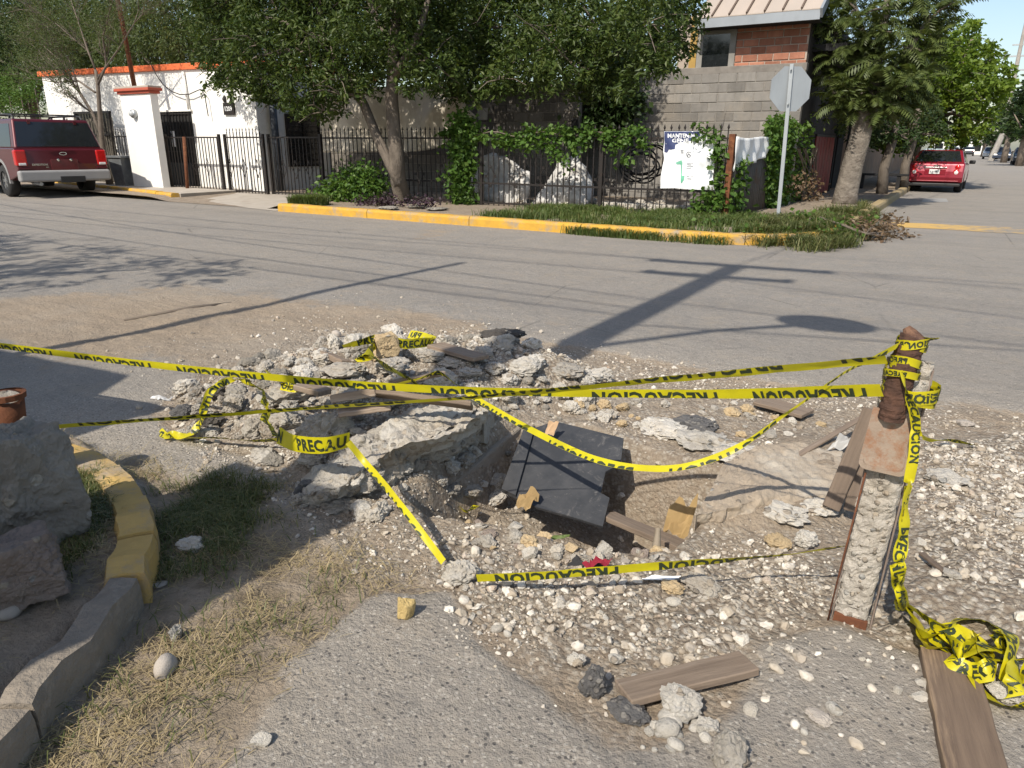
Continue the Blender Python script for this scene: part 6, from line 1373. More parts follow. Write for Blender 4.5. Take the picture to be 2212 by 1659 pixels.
rock('stone', 'small tan stone leaning in front of the tan block', 'stone', 812, 772, 56, 36, M_tan, 'slab', 18)
rock('stone', 'round pale stone left of the tan block on the heap', 'stone', 727, 723, 22, 22, M_river, 'round', 6)
rock('concrete_chunk', 'dark tarry lump at the left end of the heap under a tape loop', 'chunk', 470, 848, 50, 46, M_black, 'chunk', 19)
rock('concrete_chunk', 'black crumbly lump at the lower left of the heap above the ground tape', 'chunk', 458, 913, 62, 62, M_black, 'chunk', 20)
rock('concrete_chunk', 'grey slab on edge left of the black crumbly lump', 'chunk', 398, 893, 60, 50, M_asph, 'slab', 21)
rock('concrete_chunk', 'cream lump at the far left end of the heap', 'chunk', 405, 838, 60, 50, M_chunkw, 'chunk', 22)
rock('concrete_chunk', 'big white leaning chunk wrapped by the tape lettered in black', 'chunk', 705, 935, 140, 135, M_chunkw, 'big', 23, 0.5, 0.6, (0.1, -0.35))
rock('concrete_chunk', 'white lump under the lettered tape at the pit side', 'chunk', 680, 985, 90, 60, M_chunkw, 'chunk', 24)
rock('concrete_chunk', 'grey boulder like chunk right of the lettered tape', 'chunk', 790, 965, 90, 80, M_chunk, 'chunk', 25, 0.3)
rock('concrete_chunk', 'grey angular chunk behind the twisted yellow tape', 'chunk', 622, 848, 120, 74, M_chunk, 'slab', 26)
rock('concrete_chunk', 'pebbly grey chunk under the twisted yellow tape', 'chunk', 625, 905, 96, 60, M_chunk, 'chunk', 27)
rock('concrete_chunk', 'cream chunk at the back left of the heap', 'chunk', 662, 800, 70, 42, M_chunkw, 'chunk', 28)
rock('concrete_chunk', 'long sloping grey slab in the middle of the heap', 'chunk', 740, 803, 110, 46, M_chunk, 'slab', 29, 0.2)
rock('concrete_chunk', 'grey chunk in front of the tan block', 'chunk', 850, 790, 80, 50, M_chunk, 'chunk', 30)
rock('concrete_chunk', 'wide grey lump right of the tan block', 'chunk', 930, 768, 70, 42, M_chunk, 'slab', 31)
rock('concrete_chunk', 'white rounded lump with a flat grey face at the back right of the heap', 'chunk', 1132, 795, 78, 60, M_chunkw, 'slab', 32, 0.1)
rock('concrete_chunk', 'white lump left of the flat faced lump', 'chunk', 1070, 797, 52, 44, M_chunkw, 'chunk', 33)
rock('concrete_chunk', 'grey shaded lump where the pole shadow meets the heap', 'chunk', 1225, 800, 92, 54, M_chunk, 'chunk', 34)
rock('concrete_chunk', 'cracked pale lump right of the shaded one', 'chunk', 1290, 812, 76, 52, M_chunkw, 'chunk', 35)
rock('concrete_chunk', 'low grey lump behind the rear yellow tapes', 'chunk', 1015, 805, 60, 36, M_chunk, 'chunk', 36)
rock('concrete_chunk', 'brownish chunk between the plank and the heap edge', 'chunk', 975, 782, 70, 40, M_chunk, 'slab', 37)
rock('stone', 'flat dark stone alone on the road right of the post', 'stone', 2082, 915, 40, 17, M_river, 'slab', 38, 0.2)
rock('concrete_chunk', 'large pale chunk half buried in the gravel right of the post', 'chunk', 2045, 1030, 96, 54, M_chunkw, 'chunk', 39, sink=0.3)
rock('stone', 'white rough stone in the gravel far right', 'stone', 1735, 1165, 62, 60, M_chunkw, 'chunk', 40)
rock('stone', 'flat pinkish flagstone beside the white rough stone', 'stone', 1680, 1168, 64, 50, M_tan, 'slab', 41, sink=0.2)
rock('stone', 'white pitted stone near the right edge below the tape coil', 'stone', 2165, 1495, 76, 60, M_chunkw, 'chunk', 42)
rock('stone', 'white lump on the gravel right of the tape strand', 'stone', 2052, 1240, 44, 28, M_chunkw, 'chunk', 43)
rock('stone', 'pale stone in the mixed gravel near the tape pile', 'stone', 1765, 1550, 60, 40, M_river, 'slab', 44)
# pavement edges standing round the pit
rock('broken_slab', 'thin grey slab on edge at the lower left of the bank', 'slab', 690, 1050, 150, 70, M_asph, 'slab', 52, 0.5, 0.25, (0.4, 0.15), sink=0.2)
rock('broken_slab', 'brown earthy lump at the foot of the left bank', 'slab', 735, 1085, 90, 60, M_bould, 'chunk', 53, sink=0.3)
rock('broken_slab', 'crumbled white edge right of the undercut pavement', 'slab', 1690, 1105, 120, 60, M_chunkw, 'chunk', 55, sink=0.25)
rock('broken_slab', 'white crumbly lumps below the leaning boards', 'slab', 1770, 1092, 90, 60, M_chunkw, 'chunk', 56, sink=0.25)
rock('broken_slab', 'cracked pale pavement edge behind the black board', 'slab', 1600, 985, 130, 44, M_chunkw, 'chunk', 58, sink=0.3)
rock('broken_slab', 'pale lump on the far rim of the pit', 'slab', 1430, 925, 120, 50, M_chunkw, 'slab', 59, sink=0.3)
rock('broken_slab', 'grey flat lump on the far rim right of the pale one', 'slab', 1500, 918, 110, 40, M_asph, 'slab', 60, sink=0.35)
rock('broken_slab', 'wide cream lump above the hanging yellow tape', 'slab', 1520, 960, 150, 44, M_chunkw, 'chunk', 61, sink=0.3)
rock('broken_slab', 'dark old asphalt edge at the back of the heap', 'slab', 1085, 738, 110, 16, M_black, 'slab', 62, 0, 0.7)
PATCH_PTS = {}
def patch(name, label, cat, rows, n, m, mat, amp=0.02, skirt=0.2, seed=1.0):
    """rough sheet of broken ground through survey rows (back edge, top edge, foot ...)"""
    R_ = []
    for r in rows:
        C_ = crom0([V(g(*q)) for q in r], n); R_.append(C_)
    pts = []
    for j in range(m+1):
        t = j/m*(len(R_)-1); i0 = min(int(t), len(R_)-2); k = t-i0; pts.append([R_[i0][i].lerp(R_[i0+1][i], k) for i in range(n+1)])
    vs = []
    for j in range(m+1):
        for i in range(n+1):
            a = pts[j][min(i+1, n)]-pts[j][max(i-1, 0)]; c = pts[min(j+1, m)][i]-pts[max(j-1, 0)][i]; nn = a.cross(c); nn = nn.normalized() if nn.length > 1e-9 else Vector((0, 0, 1)); nn = nn if nn.z > -0.05 else -nn
            p = pts[j][i]; q = p+Vector((seed, seed*2, 0)); e = min(1, min(i, n-i)/5, (m-j)/3+.2)
            d = amp*(1.5*mnoise.noise(q*6)+1.0*(0.35-abs(mnoise.noise(q*14)))*1.6+.55*mnoise.noise(q*30)+.4*mnoise.noise(q*62)); vs.append(p+nn*d*e+Vector((mnoise.noise(q*20), mnoise.noise(q*20+Vector((7, 0, 0))), 0))*amp*.5)
    W = n+1; fs = [(j*W+i, j*W+i+1, (j+1)*W+i+1, (j+1)*W+i) for j in range(m) for i in range(n)]
    mb = MB(); mb.add(vs, fs)
    # close it downward into the soil so that it has body
    k0 = len(mb.v); rim = [i for i in range(W)]+[j*W+n for j in range(1, m+1)]+[m*W+i for i in range(n-1, -1, -1)]+[j*W for j in range(m-1, 0, -1)]
    mb.v += [(mb.v[i][0], mb.v[i][1], mb.v[i][2]-skirt) for i in rim]; PATCH_PTS[name] = vs; L_ = len(rim)
    mb.f += [(rim[i], k0+i, k0+(i+1) % L_, rim[(i+1) % L_]) for i in range(L_)]
    return tag(mb.build(name, mat), label, cat)
def crom0(P_, n):
    L = [0]
    for a, c in zip(P_, P_[1:]): L.append(L[-1]+(c-a).length)
    out = []
    for i in range(n+1):
        s = L[-1]*i/n; k = min(max(int(np.searchsorted(L, s))-1, 0), len(P_)-2); t = (s-L[k])/max(L[k+1]-L[k], 1e-6)
        a, b_, c, d = P_[max(k-1, 0)], P_[k], P_[k+1], P_[min(k+2, len(P_)-1)]
        out.append(((b_*2)+(c-a)*t+(a*2-b_*5+c*4-d)*t*t+(b_*3-a-c*3+d)*t*t*t)*0.5)
    return out
M_bank = chunk_mat('bank_rubble', (0.40, 0.36, 0.305), (0.30, 0.265, 0.22), AG, 0.5, 42, 1.0, (0.33, 0.265, 0.19))
patch('pavement_bank', 'long broken concrete pavement edge forming the left wall of the pit', 'bank',
      [[(965,862,.16),(880,885,.17),(800,930,.16),(720,985,.13),(640,1040,.05)], [(1046,868,.21),(1010,905,.21),(950,938,.20),(890,958,.19),(830,985,.17),(740,1040,.12),(628,1082,.04)],
       [(1062,885,.12),(1030,930,.09),(975,975,.06),(910,1005,.05),(850,1030,.05),(770,1068,.05),(645,1098,.0)], [(1100,918,-.08),(1050,975,-.12),(985,1030,-.18),(925,1075,-.24),(870,1100,-.24),(800,1105,-.12),(680,1115,-.02)]], 150, 66, M_chunk, 0.020)
patch('pavement_ledge', 'white crumbling pavement ledge capping the top of the left pit wall', 'ledge',
      [[(1040,866,.215),(980,872,.21),(920,885,.21),(860,905,.2),(815,930,.19)], [(1050,880,.225),(1015,912,.22),(955,944,.21),(890,962,.20),(840,978,.18)], [(1056,892,.15),(1022,926,.14),(965,958,.13),(895,978,.12),(845,992,.11)]], 110, 34, M_chunkw, 0.018, skirt=0.02, seed=3.0)
patch('pavement_slab', 'sandy pavement slab with a crumbled white front edge right of the pit', 'slab',
      [[(1565,1000,.075),(1640,965,.075),(1720,955,.07),(1820,975,.06)], [(1505,1112,.075),(1590,1092,.078),(1680,1072,.07),(1800,1070,.05)], [(1500,1128,.04),(1588,1120,.03),(1684,1104,.03),(1805,1085,.03)], [(1512,1152,-.06),(1600,1142,-.04),(1690,1128,-.02),(1810,1105,.0)]], 100, 44,
      chunk_mat('sandy_pavement', (0.42, 0.345, 0.26), (0.36, 0.29, 0.215), AG, 0.12, 36, 0.7, (0.50, 0.455, 0.38)), 0.010, seed=5.0)
_bp = PATCH_PTS['pavement_bank']; _W = 151
for k in range(120):
    j_ = random.randrange(24, 62); i_ = random.randrange(4, 147); p_ = _bp[j_*_W+i_]; s_ = 0.012+0.045*random.random()**2.2; mt__ = random.choice([M_chunk, M_chunkw, M_bould, M_bank])
    o = link('bank_stone', RM(mt__, 'chunk', random.randrange(70, 77))); o.scale = (s_, s_*random.uniform(.6, 1), s_*random.uniform(.5, .8)); o.rotation_euler = (random.uniform(-.6, .6), random.uniform(-.6, .6), random.random()*6.28); o.location = Vector(p_)+Vector((.3, -.25, 1)).normalized()*s_*.12
    tag(o, where_label(o.location, s_, 'bank stone', mt__), 'stone', 'stones stuck in the left pit wall')
# old kerb buried in the pit wall
a, b_ = V(g(958, 1062, -0.14)), V(g(1118, 928, -0.06)); mb = MB(); mb.bar(a-(b_-a)*0.15, b_+(b_-a)*0.1, 0.10, 0.10)
M_shale = chunk_mat('buried_concrete', (0.40, 0.345, 0.28), (0.32, 0.275, 0.22), AG, 0.15, 40, 0.9)
tag(mb.build('buried_kerb', M_shale, bevel=0.012), 'old buried concrete kerb exposed in the left wall of the pit', 'kerb')
# ---- groups of like stones: rubble of the heap, and single pebbles that can be picked apart
def zone_pts(poly, n, inset=0.0):
    P_ = np.array(poly); out = []
    while len(out) < n:
        x = rng.uniform(P_[:, 0].min(), P_[:, 0].max()); y = rng.uniform(P_[:, 1].min(), P_[:, 1].max())
        if sdist(np.array([x]), np.array([y]), poly)[0] > inset: out.append((x, y))
    return out
def strew(name, label, cat, group, poly, n, smin, smax, mats, kinds, inset=0.0, flat=(0.45, 0.8)):
    for (x, y) in zone_pts(poly, n, inset):
        s = smin+(smax-smin)*random.random()**2.0; mt__ = random.choice(mats); o = link(name, RM(mt__, random.choice(kinds), random.randrange(70, 77)))
        o.scale = (s, s*random.uniform(0.6, 1.0), s*random.uniform(*flat)); o.rotation_euler = (random.uniform(-.4, .4), random.uniform(-.4, .4), random.random()*6.28); o.location = (x, y, hz(x, y)+o.scale[2]*0.22); tag(o, where_label(o.location, s, label, mt__), cat, group)
HEAPP = gp([(420,880),(520,800),(700,750),(960,735),(1250,790),(1330,850),(1050,930),(900,1040),(760,1060),(600,960)], 0.12)
strew('rubble_chunk', 'rubble lump', 'rubble', 'rubble of the heap', HEAPP, 260, 0.035, 0.16, [M_chunk, M_chunkw, M_chunkw, M_chunk, M_bould], ['chunk', 'chunk', 'slab'])
LEFTP = gp([(360,905),(395,835),(520,800),(640,815),(620,900),(600,952),(480,955)], 0.06)
strew('rubble_chunk', 'rubble lump', 'rubble', 'rubble of the heap', LEFTP, 70, 0.03, 0.13, [M_chunk, M_chunkw, M_chunk, M_bould, M_bank], ['chunk', 'chunk', 'slab'])
RIMP = gp([(1230,880),(1400,870),(1700,880),(1850,930),(1640,960),(1400,940),(1280,910)])
strew('rim_chunk', 'broken lump', 'rubble', 'lumps along the far rim of the pit', RIMP, 45, 0.03, 0.11, [M_chunkw, M_chunk, M_tan], ['chunk', 'slab'])
FLOORP = gp([(1010,1110),(1150,1120),(1290,1160),(1480,1190),(1480,1215),(1250,1225),(1050,1200),(960,1150)])
strew('pit_stone', 'rough stone', 'stone', 'stones on the near slope of the pit', FLOORP, 50, 0.025, 0.085, [M_chunkw, M_tan, M_chunk, M_bould2], ['chunk', 'cut'])
FRONTP = gp([(900,1190),(1000,1150),(1250,1225),(1500,1240),(1700,1260),(1640,1390),(1450,1440),(1220,1400),(1060,1440),(980,1330),(930,1260)])
strew('pebble', 'pebble', 'pebble', 'pebbles in front of the pit', FRONTP, 130, 0.016, 0.045, [M_peb, M_peb, M_chunkw], ['pebb', 'cut', 'cut', 'chunk'])
NEARP = gp([(1250,1480),(1700,1400),(2000,1440),(2060,1659),(1700,1659),(1400,1640)])
strew('pebble', 'pebble', 'pebble', 'pebbles around the short board', NEARP, 45, 0.014, 0.045, [M_peb, M_chunkw], ['pebb', 'cut'])
CLUP = gp([(1380,1560),(1480,1555),(1540,1590),(1500,1640),(1400,1630)])
strew('cluster_stone', 'cluster stone', 'stone', 'stone cluster near the bottom edge', CLUP, 16, 0.03, 0.065, [M_chunkw], ['chunk', 'round'])
RIGHTP = gp([(1960,990),(2100,970),(2212,960),(2212,1300),(2080,1320),(1990,1280)])
strew('pebble', 'pebble', 'pebble', 'pebbles right of the post', RIGHTP, 100, 0.016, 0.05, [M_peb, M_chunkw], ['pebb', 'cut', 'chunk'])
# ---- gravel that nobody could count
def ico(sub):
    bm = bmesh.new(); bmesh.ops.create_icosphere(bm, subdivisions=sub, radius=1); v = np.array([q.co[:] for q in bm.verts]); f = np.array([[q.index for q in p.verts] for p in bm.faces]); bm.free(); return v, f
def gravel(name, label, pts, sizes, sub):
    v, f = ico(sub); n = len(pts); k = len(v)
    q = rng.normal(size=(n, 4)); q /= np.linalg.norm(q, axis=1)[:, None]; w_, x, y, z = q.T
    R_ = np.stack([1-2*(y*y+z*z), 2*(x*y-w_*z), 2*(x*z+w_*y), 2*(x*y+w_*z), 1-2*(x*x+z*z), 2*(y*z-w_*x), 2*(x*z-w_*y), 2*(y*z+w_*x), 1-2*(x*x+y*y)], 1).reshape(n, 3, 3)
    S = np.stack([np.ones(n), rng.uniform(.6, 1, n), rng.uniform(.45, .8, n)], 1)*sizes[:, None]*0.5
    vv = v[None]*S[:, None, :]*(1+np.clip(0.17*rng.normal(size=(n, k, 1)), -.35, .35)); vv = np.einsum('nij,nkj->nki', R_, vv); vv[:, :, 2] *= 0.8
    vv = vv+np.array(pts)[:, None, :]
    fs = (f[None]+np.arange(n)[:, None, None]*k).reshape(-1, 3)
    return tag(link(name, np_mesh(name, vv.reshape(-1, 3), fs, M_peb, False)), label, 'gravel', kind='stuff')
def gpts(n, keep, xr=(-4.6, 1.45), yr=(0.5, 5.0)):
    x = rng.uniform(*xr, n); y = rng.uniform(*yr, n); k = rng.random(n) < keep(x, y); return x[k], y[k]
def grav_dens(x, y):
    d = np.hypot(x, y); wob = fbm(x, y, 2.3, 4, 51)*0.2
    m = sstep(-0.12, 0.15, sdist(x, y, MOUND)+wob); f_ = sstep(-0.12, 0.12, sdist(x, y, GRAVF)+wob)*.75; r_ = sstep(-0.15, 0.2, sdist(x, y, WETR)+wob); z_ = sstep(-0.15, 0.2, sdist(x, y, RIMZ)+wob)*0.28
    p_ = sstep(-0.05, 0.1, sdist(x, y, PIT))*0.25; ss = sstep(-0.4, 0.4, sdist(x, y, SANDZ)+wob*2)*0.06; q_ = 1-0.8*sstep(-0.02, 0.1, sdist(x, y, SLABR))
    return np.clip(np.maximum.reduce([m*0.8, f_, r_, z_, p_, ss])*q_*np.clip(0.6+fbm(x, y, 3.3, 4, 52)*1.3, 0.12, 1), 0, 1)
x, y = gpts(210000, grav_dens); s = 0.004+0.011*rng.random(len(x))**1.8
x = x[:62000]; y = y[:62000]; s = s[:62000]
gravel('fine_gravel', 'fine pale gravel spread over the heap and the dirt round the pit', np.stack([x, y, hzv(x, y)+s*0.12], 1), s, 1)
x, y = gpts(30000, grav_dens); x = x[:7000]; y = y[:7000]; s = 0.012+0.028*rng.random(len(x))**2.4
gravel('coarse_gravel', 'coarse mixed pebbles lying over the fine gravel round the pit', np.stack([x, y, hzv(x, y)+s*0.15], 1), s, 2)

# ------------------------------------------------------------------ BOARDS
def board(label, p0, p1, wdt, th, roll=0.0, mat=None, name='wooden_board', cat='board', taper=1.0, bow=0.0):
    a, b_ = V(g(*p0)), V(g(*p1)); t = b_-a; L = t.length; t.normalize(); sd = t.cross(Vector((0, 0, 1))).normalized() if roll != 'face' else t.cross(((a+b_)/2-Vector(EYE)).normalized()).normalized(); u_ = sd.cross(t); roll = 0.12 if roll == 'face' else roll
    sd, u_ = sd*math.cos(roll)+u_*math.sin(roll), u_*math.cos(roll)-sd*math.sin(roll); n_ = 8; vs = []; fs = []
    for i in range(n_+1):
        k = i/n_; w_ = wdt*(1+(taper-1)*k)*random.uniform(0.97, 1.02); bo = bow*math.sin(math.pi*k); dz_ = random.uniform(-.0015, .0015)
        for x_, z_ in ((-w_/2, -th/2), (w_/2, -th/2), (w_/2, th/2), (-w_/2, th/2)): vs.append((x_, (k-0.5)*L, z_+bo+dz_))
    for i in range(n_):
        for j in range(4): fs.append((i*4+j, i*4+(j+1) % 4, (i+1)*4+(j+1) % 4, (i+1)*4+j))
    fs += [(3, 2, 1, 0), tuple(n_*4+j for j in range(4))]
    o = MB().add(vs, fs).build(name, mat or M_wood, None, False, bevel=0.003, seg=1); o.matrix_world = Matrix.Translation((a+b_)/2) @ Matrix((sd, t, u_)).transposed().to_4x4(); return tag(o, label, cat)
board('broad weathered board lying across the heap under the crossing tapes', (808, 848, 0.33), (1020, 876, 0.29), 0.10, 0.022, 0.55, taper=1.0)
board('short thick board end left of the broad board on the heap', (718, 862, 0.31), (814, 846, 0.34), 0.075, 0.035, 0.3)
board('grey flat board below the narrow tape on the heap', (730, 892, 0.26), (842, 877, 0.27), 0.10, 0.02, 0.15)
board('brown board lying behind the tan block at the back of the heap', (940, 746, 0.26), (1040, 774, 0.25), 0.13, 0.022, 0.1)
board('dark stick of wood at the back left of the heap', (688, 759, 0.24), (748, 785, 0.24), 0.06, 0.03, 0.3)
board('splintered board just behind the rear tape', (846, 828, 0.31), (960, 806, 0.31), 0.07, 0.022, 0.2, taper=0.4)
board('small square ended board under the rear tape on the left', (648, 834, 0.29), (702, 848, 0.29), 0.08, 0.025, 0.1)
board('weathered plank end sticking up beside the wide grey lump', (855, 735, 0.18), (905, 733, 0.18), 0.04, 0.03, 0.3)
board('long grey plank lying in the pit beside the black board', (1312, 1113, -0.14), (1510, 1196, -0.06), 0.085, 0.022, 0.15)
board('short weathered board on the gravel near the bottom edge', (1345, 1498, 0.035), (1618, 1432, 0.03), 0.088, 0.022, 0.12)
board('thick brown plank running out of the bottom right corner', (2045, 1418, 0.035), (2130, 1760, 0.035), 0.125, 0.03, 0.0, simple('brown_wood', (0.17, 0.12, 0.082), (0.115, 0.08, 0.056), 3.0, 0.8, bump=0.5, bscale=14, c3=(0.31, 0.22, 0.14), s3=1.3, stretch=(20, 1.4, 20)))
M_wood2 = simple('brown_grey_wood', (0.155, 0.115, 0.085), (0.105, 0.078, 0.058), 3.0, 0.85, bump=0.5, bscale=14, c3=(0.22, 0.175, 0.135), s3=1.2, stretch=(20, 1.2, 20), rnd=0.15)
board('outer of the two dark boards leaning against the post', (1795, 1098, 0.06), (1885, 885, 0.42), 0.060, 0.02, 'face', M_wood2)
board('inner dark board leaning tight against the post', (1838, 1105, 0.06), (1868, 975, 0.26), 0.05, 0.02, 'face', M_wood2)
board('thin long slat lying from the sandy slab to the post', (1722, 985, 0.06), (1895, 882, 0.12), 0.03, 0.012, 0.1)
board('short dark stick beside the post base in the gravel', (1990, 1195, 0.06), (2040, 1235, 0.06), 0.02, 0.012, 0.0, M_wood2)
board('flat brown board half buried on the far rim of the pit', (1640, 865, 0.04), (1745, 895, 0.04), 0.13, 0.02, 0.0)
tag(MB().tube([V(g(268, 692)), V(g(420, 664)), V(g(500, 655))], [0.012, 0.018, 0.012], 6).build('fallen_stick', M_branch, None, True), 'thin dark stick lying on the road at the left', 'stick')
# ------------------------------------------------------------------ BLACK BOARD, CARDBOARD AND SMALL LITTER
b = NB('black_rubber'); b.co = b.coord('World')
c = b.mix(b.ramp(b.noise(7, detail=8, rough=0.7), [(0.4, 0), (0.75, 1)]), (0.030, 0.032, 0.036), (0.062, 0.062, 0.064))
c = b.mix(b.ramp(b.noise(16, detail=9, rough=0.8, dist=1.2), [(0.56, 0), (0.70, 0.8)]), c, (0.16, 0.15, 0.14)); b.base(c); b.rough(0.6, 0, 0.4); b.bump(b.noise(40, detail=5), 0.25, 0.003); M_rubber = b.m
cor = [(1131,932,.02),(1199,909,.06),(1347,946,.05),(1340,993,.02),(1307,1010,.0),(1297,1058,-.05),(1316,1070,-.06),(1302,1137,-.13),(1240,1124,-.15),(1160,1102,-.15),(1088,1076,-.17)]
P_ = [V(g(u, v, z)) for u, v, z in cor]; n_ = (P_[2]-P_[0]).cross(P_[7]-P_[0]).normalized(); n_ = n_ if n_.z > 0 else -n_
c0 = sum((q for q in P_), Vector())/len(P_); P_ = [q-n_*((q-c0).dot(n_))*0.7 for q in P_]
bm = bmesh.new(); vs = [bm.verts.new(q) for q in P_]; f = bm.faces.new(vs); r_ = bmesh.ops.extrude_face_region(bm, geom=[f])
for q in r_['geom']:
    if isinstance(q, bmesh.types.BMVert): q.co -= n_*0.013
bmesh.ops.recalc_face_normals(bm, faces=bm.faces); me = bpy.data.meshes.new('black_sheet'); bm.to_mesh(me); bm.free(); me.materials.append(M_rubber)
bs = tag(link('black_sheet', me), 'black scuffed sheet with a notched edge leaning in the pit', 'sheet')
q = [P_[0]+n_*0.002, P_[0].lerp(P_[1], 0.38)+n_*0.004, P_[10].lerp(P_[9], 0.42)+n_*0.004, P_[10]+n_*0.002]; MB().prism(q, (0, 0, 0), n_*0.010).build('folded_edge', M_rubber, bs)
M_card = simple('cardboard', (0.42, 0.29, 0.13), (0.33, 0.22, 0.10), 5, 0.8, bump=0.4, bscale=20, c3=(0.24, 0.15, 0.075), s3=4)
def litter(name, label, cat, u, v, w_, h_, z, mat, amp=0.25, n=10, seed=1, stand=0.3):
    c = V(g(u, v, z)); k = ppm(c); W, H_ = w_/k, h_/k
    def fn(a, c_):
        x, y = a-0.5, c_-0.5; nz = mnoise.noise(Vector((x*3.1+seed, y*3.3, seed*1.7))); n2 = mnoise.noise(Vector((x*7+seed, y*7, 9.3)))
        e = 1-0.25*abs(mnoise.noise(Vector((math.atan2(y, x)*1.5, seed, 3))))
        q = CAMX*(x*W*e)+(Vector((0, 0, 1))*stand+Vector((0.52, 0.85, 0))*(1-stand))*(y*H_*e*1.3)+Vector((0, 0, (nz*amp+n2*amp*0.4)*W)); return c+q
    return tag(grid_sheet(name, fn, n, n, mat, thick=0.0015, smooth=False), label, cat)
litter('cardboard_scrap', 'folded brown cardboard scrap standing in the pit right of the plank', 'cardboard', 1468, 1120, 60, 80, -0.05, M_card, 0.5, 7, 3, 0.8)
litter('paper_scrap', 'torn brown paper stuck to the lower left of the black sheet', 'paper', 1138, 1082, 36, 44, -0.10, M_card, 0.6, 7, 5, 0.6)
litter('paper_scrap', 'tan paper flap on the top edge of the black sheet', 'paper', 1191, 925, 22, 34, 0.08, simple('tan_paper', (0.55, 0.37, 0.22), (0.48, 0.31, 0.18), 6, 0.7), 0.3, 6, 6, 0.7)
litter('white_paper', 'flat white paper under the lowest tape beside the wedge stone', 'paper', 1430, 1248, 74, 24, 0.03, M_plastic_w, 0.05, 6, 7, 0.0)
litter('cloth_scrap', 'black cloth scrap on the pit slope above the lowest tape', 'cloth', 1268, 1217, 80, 34, 0.02, simple('black_cloth', (0.025, 0.025, 0.028), (0.04, 0.04, 0.042), 9, 0.9), 0.35, 10, 8, 0.35)
litter('red_cloth', 'crumpled red cloth on the black cloth scrap', 'cloth', 1290, 1214, 50, 24, 0.045, simple('red_cloth', (0.30, 0.018, 0.04), (0.22, 0.014, 0.03), 9, 0.8), 0.35, 9, 9, 0.35)
litter('clear_plastic', 'dull transparent looking plastic film left of the leaning boards', 'film', 1830, 955, 60, 50, 0.10, simple('milky_film', (0.45, 0.44, 0.42), (0.36, 0.35, 0.33), 6, 0.3), 0.3, 8, 10, 0.4)
litter('white_wrapper', 'small white wrapper with black print left of the heap', 'wrapper', 345, 862, 44, 22, 0.02, simple('wrapper', (0.72, 0.72, 0.71), (0.05, 0.05, 0.06), 20, 0.5), 0.25, 6, 11, 0.2)
litter('fallen_leaf', 'single green leaf on the pit slope below the black sheet', 'leaf', 1207, 1160, 34, 20, -0.02, simple('leaf_green', (0.10, 0.14, 0.03), (0.07, 0.10, 0.02), 9, 0.6), 0.15, 4, 12, 0.1)
c = V(g(1418, 1175, 0.0)); d_ = (V(g(1421, 1148, 0.05))-V(g(1416, 1202, -0.02))).normalized()
bt = MB().lathe([(0, 0), (0.013, 0), (0.0145, 0.01), (0.0145, 0.045), (0.012, 0.052), (0.0135, 0.056), (0.0115, 0.062), (0.0095, 0.088), (0.0105, 0.092), (0.0105, 0.098), (0, 0.098)], (0, 0, 0), 14).build('small_bottle', simple('dusty_bottle', (0.24, 0.195, 0.14), (0.19, 0.155, 0.115), 6, 0.7), None, True)
bt.location = V(g(1416, 1203, -0.03)); bt.rotation_euler = d_.to_track_quat('Z', 'Y').to_euler(); tag(bt, 'small dusty brown bottle standing against the long plank in the pit', 'bottle')
# fallen branch with dry leaves on the corner kerb
fb = thing('fallen_branch', 'fallen branch with dry brown leaves on the kerb by the stop line', 'branch', V(g(1880, 500, .1)))
o0 = V(g(1880, 500, .1)); mb = MB(); pts = [V(g(u, v, z)) for u, v, z in [(1770, 470, .25), (1830, 490, .2), (1870, 505, .12), (1930, 512, .03)]]; mb.tube([p-o0 for p in pts], [.022, .018, .014, .006], 6)
tipz = []
for u, v, z in [(1915, 470, .2), (1935, 475, .15), (1890, 490, .18), (1960, 508, .02), (1850, 480, .2), (1900, 512, .05), (1925, 490, .1)]:
    q = V(g(u, v, z)); mb.tube([pts[2]-o0, (pts[2].lerp(q, .5))-o0+Vector((0, 0, .04)), q-o0], [.01, .007, .003], 4); tipz.append(q)
mb.build('stem', M_branch, fb); PP = np.concatenate([np.array(pts[2].lerp(q, t))[None]+rng.normal(size=(26, 3))*np.array([.10, .10, .05]) for q in tipz for t in (.45, .8, 1.0)]); PP[:, 2] = np.maximum(PP[:, 2], 0.02)
link('dry_leaves', leaves_mesh('dry_leaves', PP-np.array(o0), 0.085, L_dry, 0.3, 0.5), fb)
# flat stones laid on the verge by the big trunk, loose stones in the yard
for i, (u, v, w_, lab) in enumerate([(905, 447, 60, 'flat grey flagstone on the verge right of the big trunk'), (840, 450, 50, 'flat pale flagstone on the verge below the big trunk'), (945, 452, 46, 'thin flagstone nearest the yellow kerb')]):
    p = g(u, v, .12); o = link('flagstone', RM(M_bould, 'slab', 80+i)); o.scale = (w_/ppm(p), .5, .07); o.location = (p[0], p[1], .13); tag(o, lab, 'flagstone')
q = g(995, 432, .1); o = link('stone', RM(M_bould, 'round', 7)); o.scale = (.42, .35, .36); o.location = (q[0], q[1], .22); tag(o, 'round grey stone at the foot of the vine post', 'stone')
for i in range(26):
    x_, y_ = random.uniform(-8.2, -3.9), random.uniform(13.0, 14.8); s = random.uniform(.12, .34); o = link('yard_stone', RM(random.choice([M_bould, M_chunk, M_chunkw]), 'chunk', random.randrange(70, 77))); o.scale = (s, s*.8, s*.6); o.rotation_euler = (0, 0, random.random()*6); o.location = (x_, y_, .1+s*.2)
    tag(o, 'rough loose stone in the yard behind the black fence', 'stone', 'loose stones in the fenced yard')
p = V(onY(1310, 448, 13.3)); mb = MB().box((p.x+1.0, 13.6, 0.17), (2.6, 0.25, 0.10)); tag(mb.build('pale_beam', M_chunkw, None, bevel=.01), 'pale concrete beam lying on the ground behind the fence', 'beam')

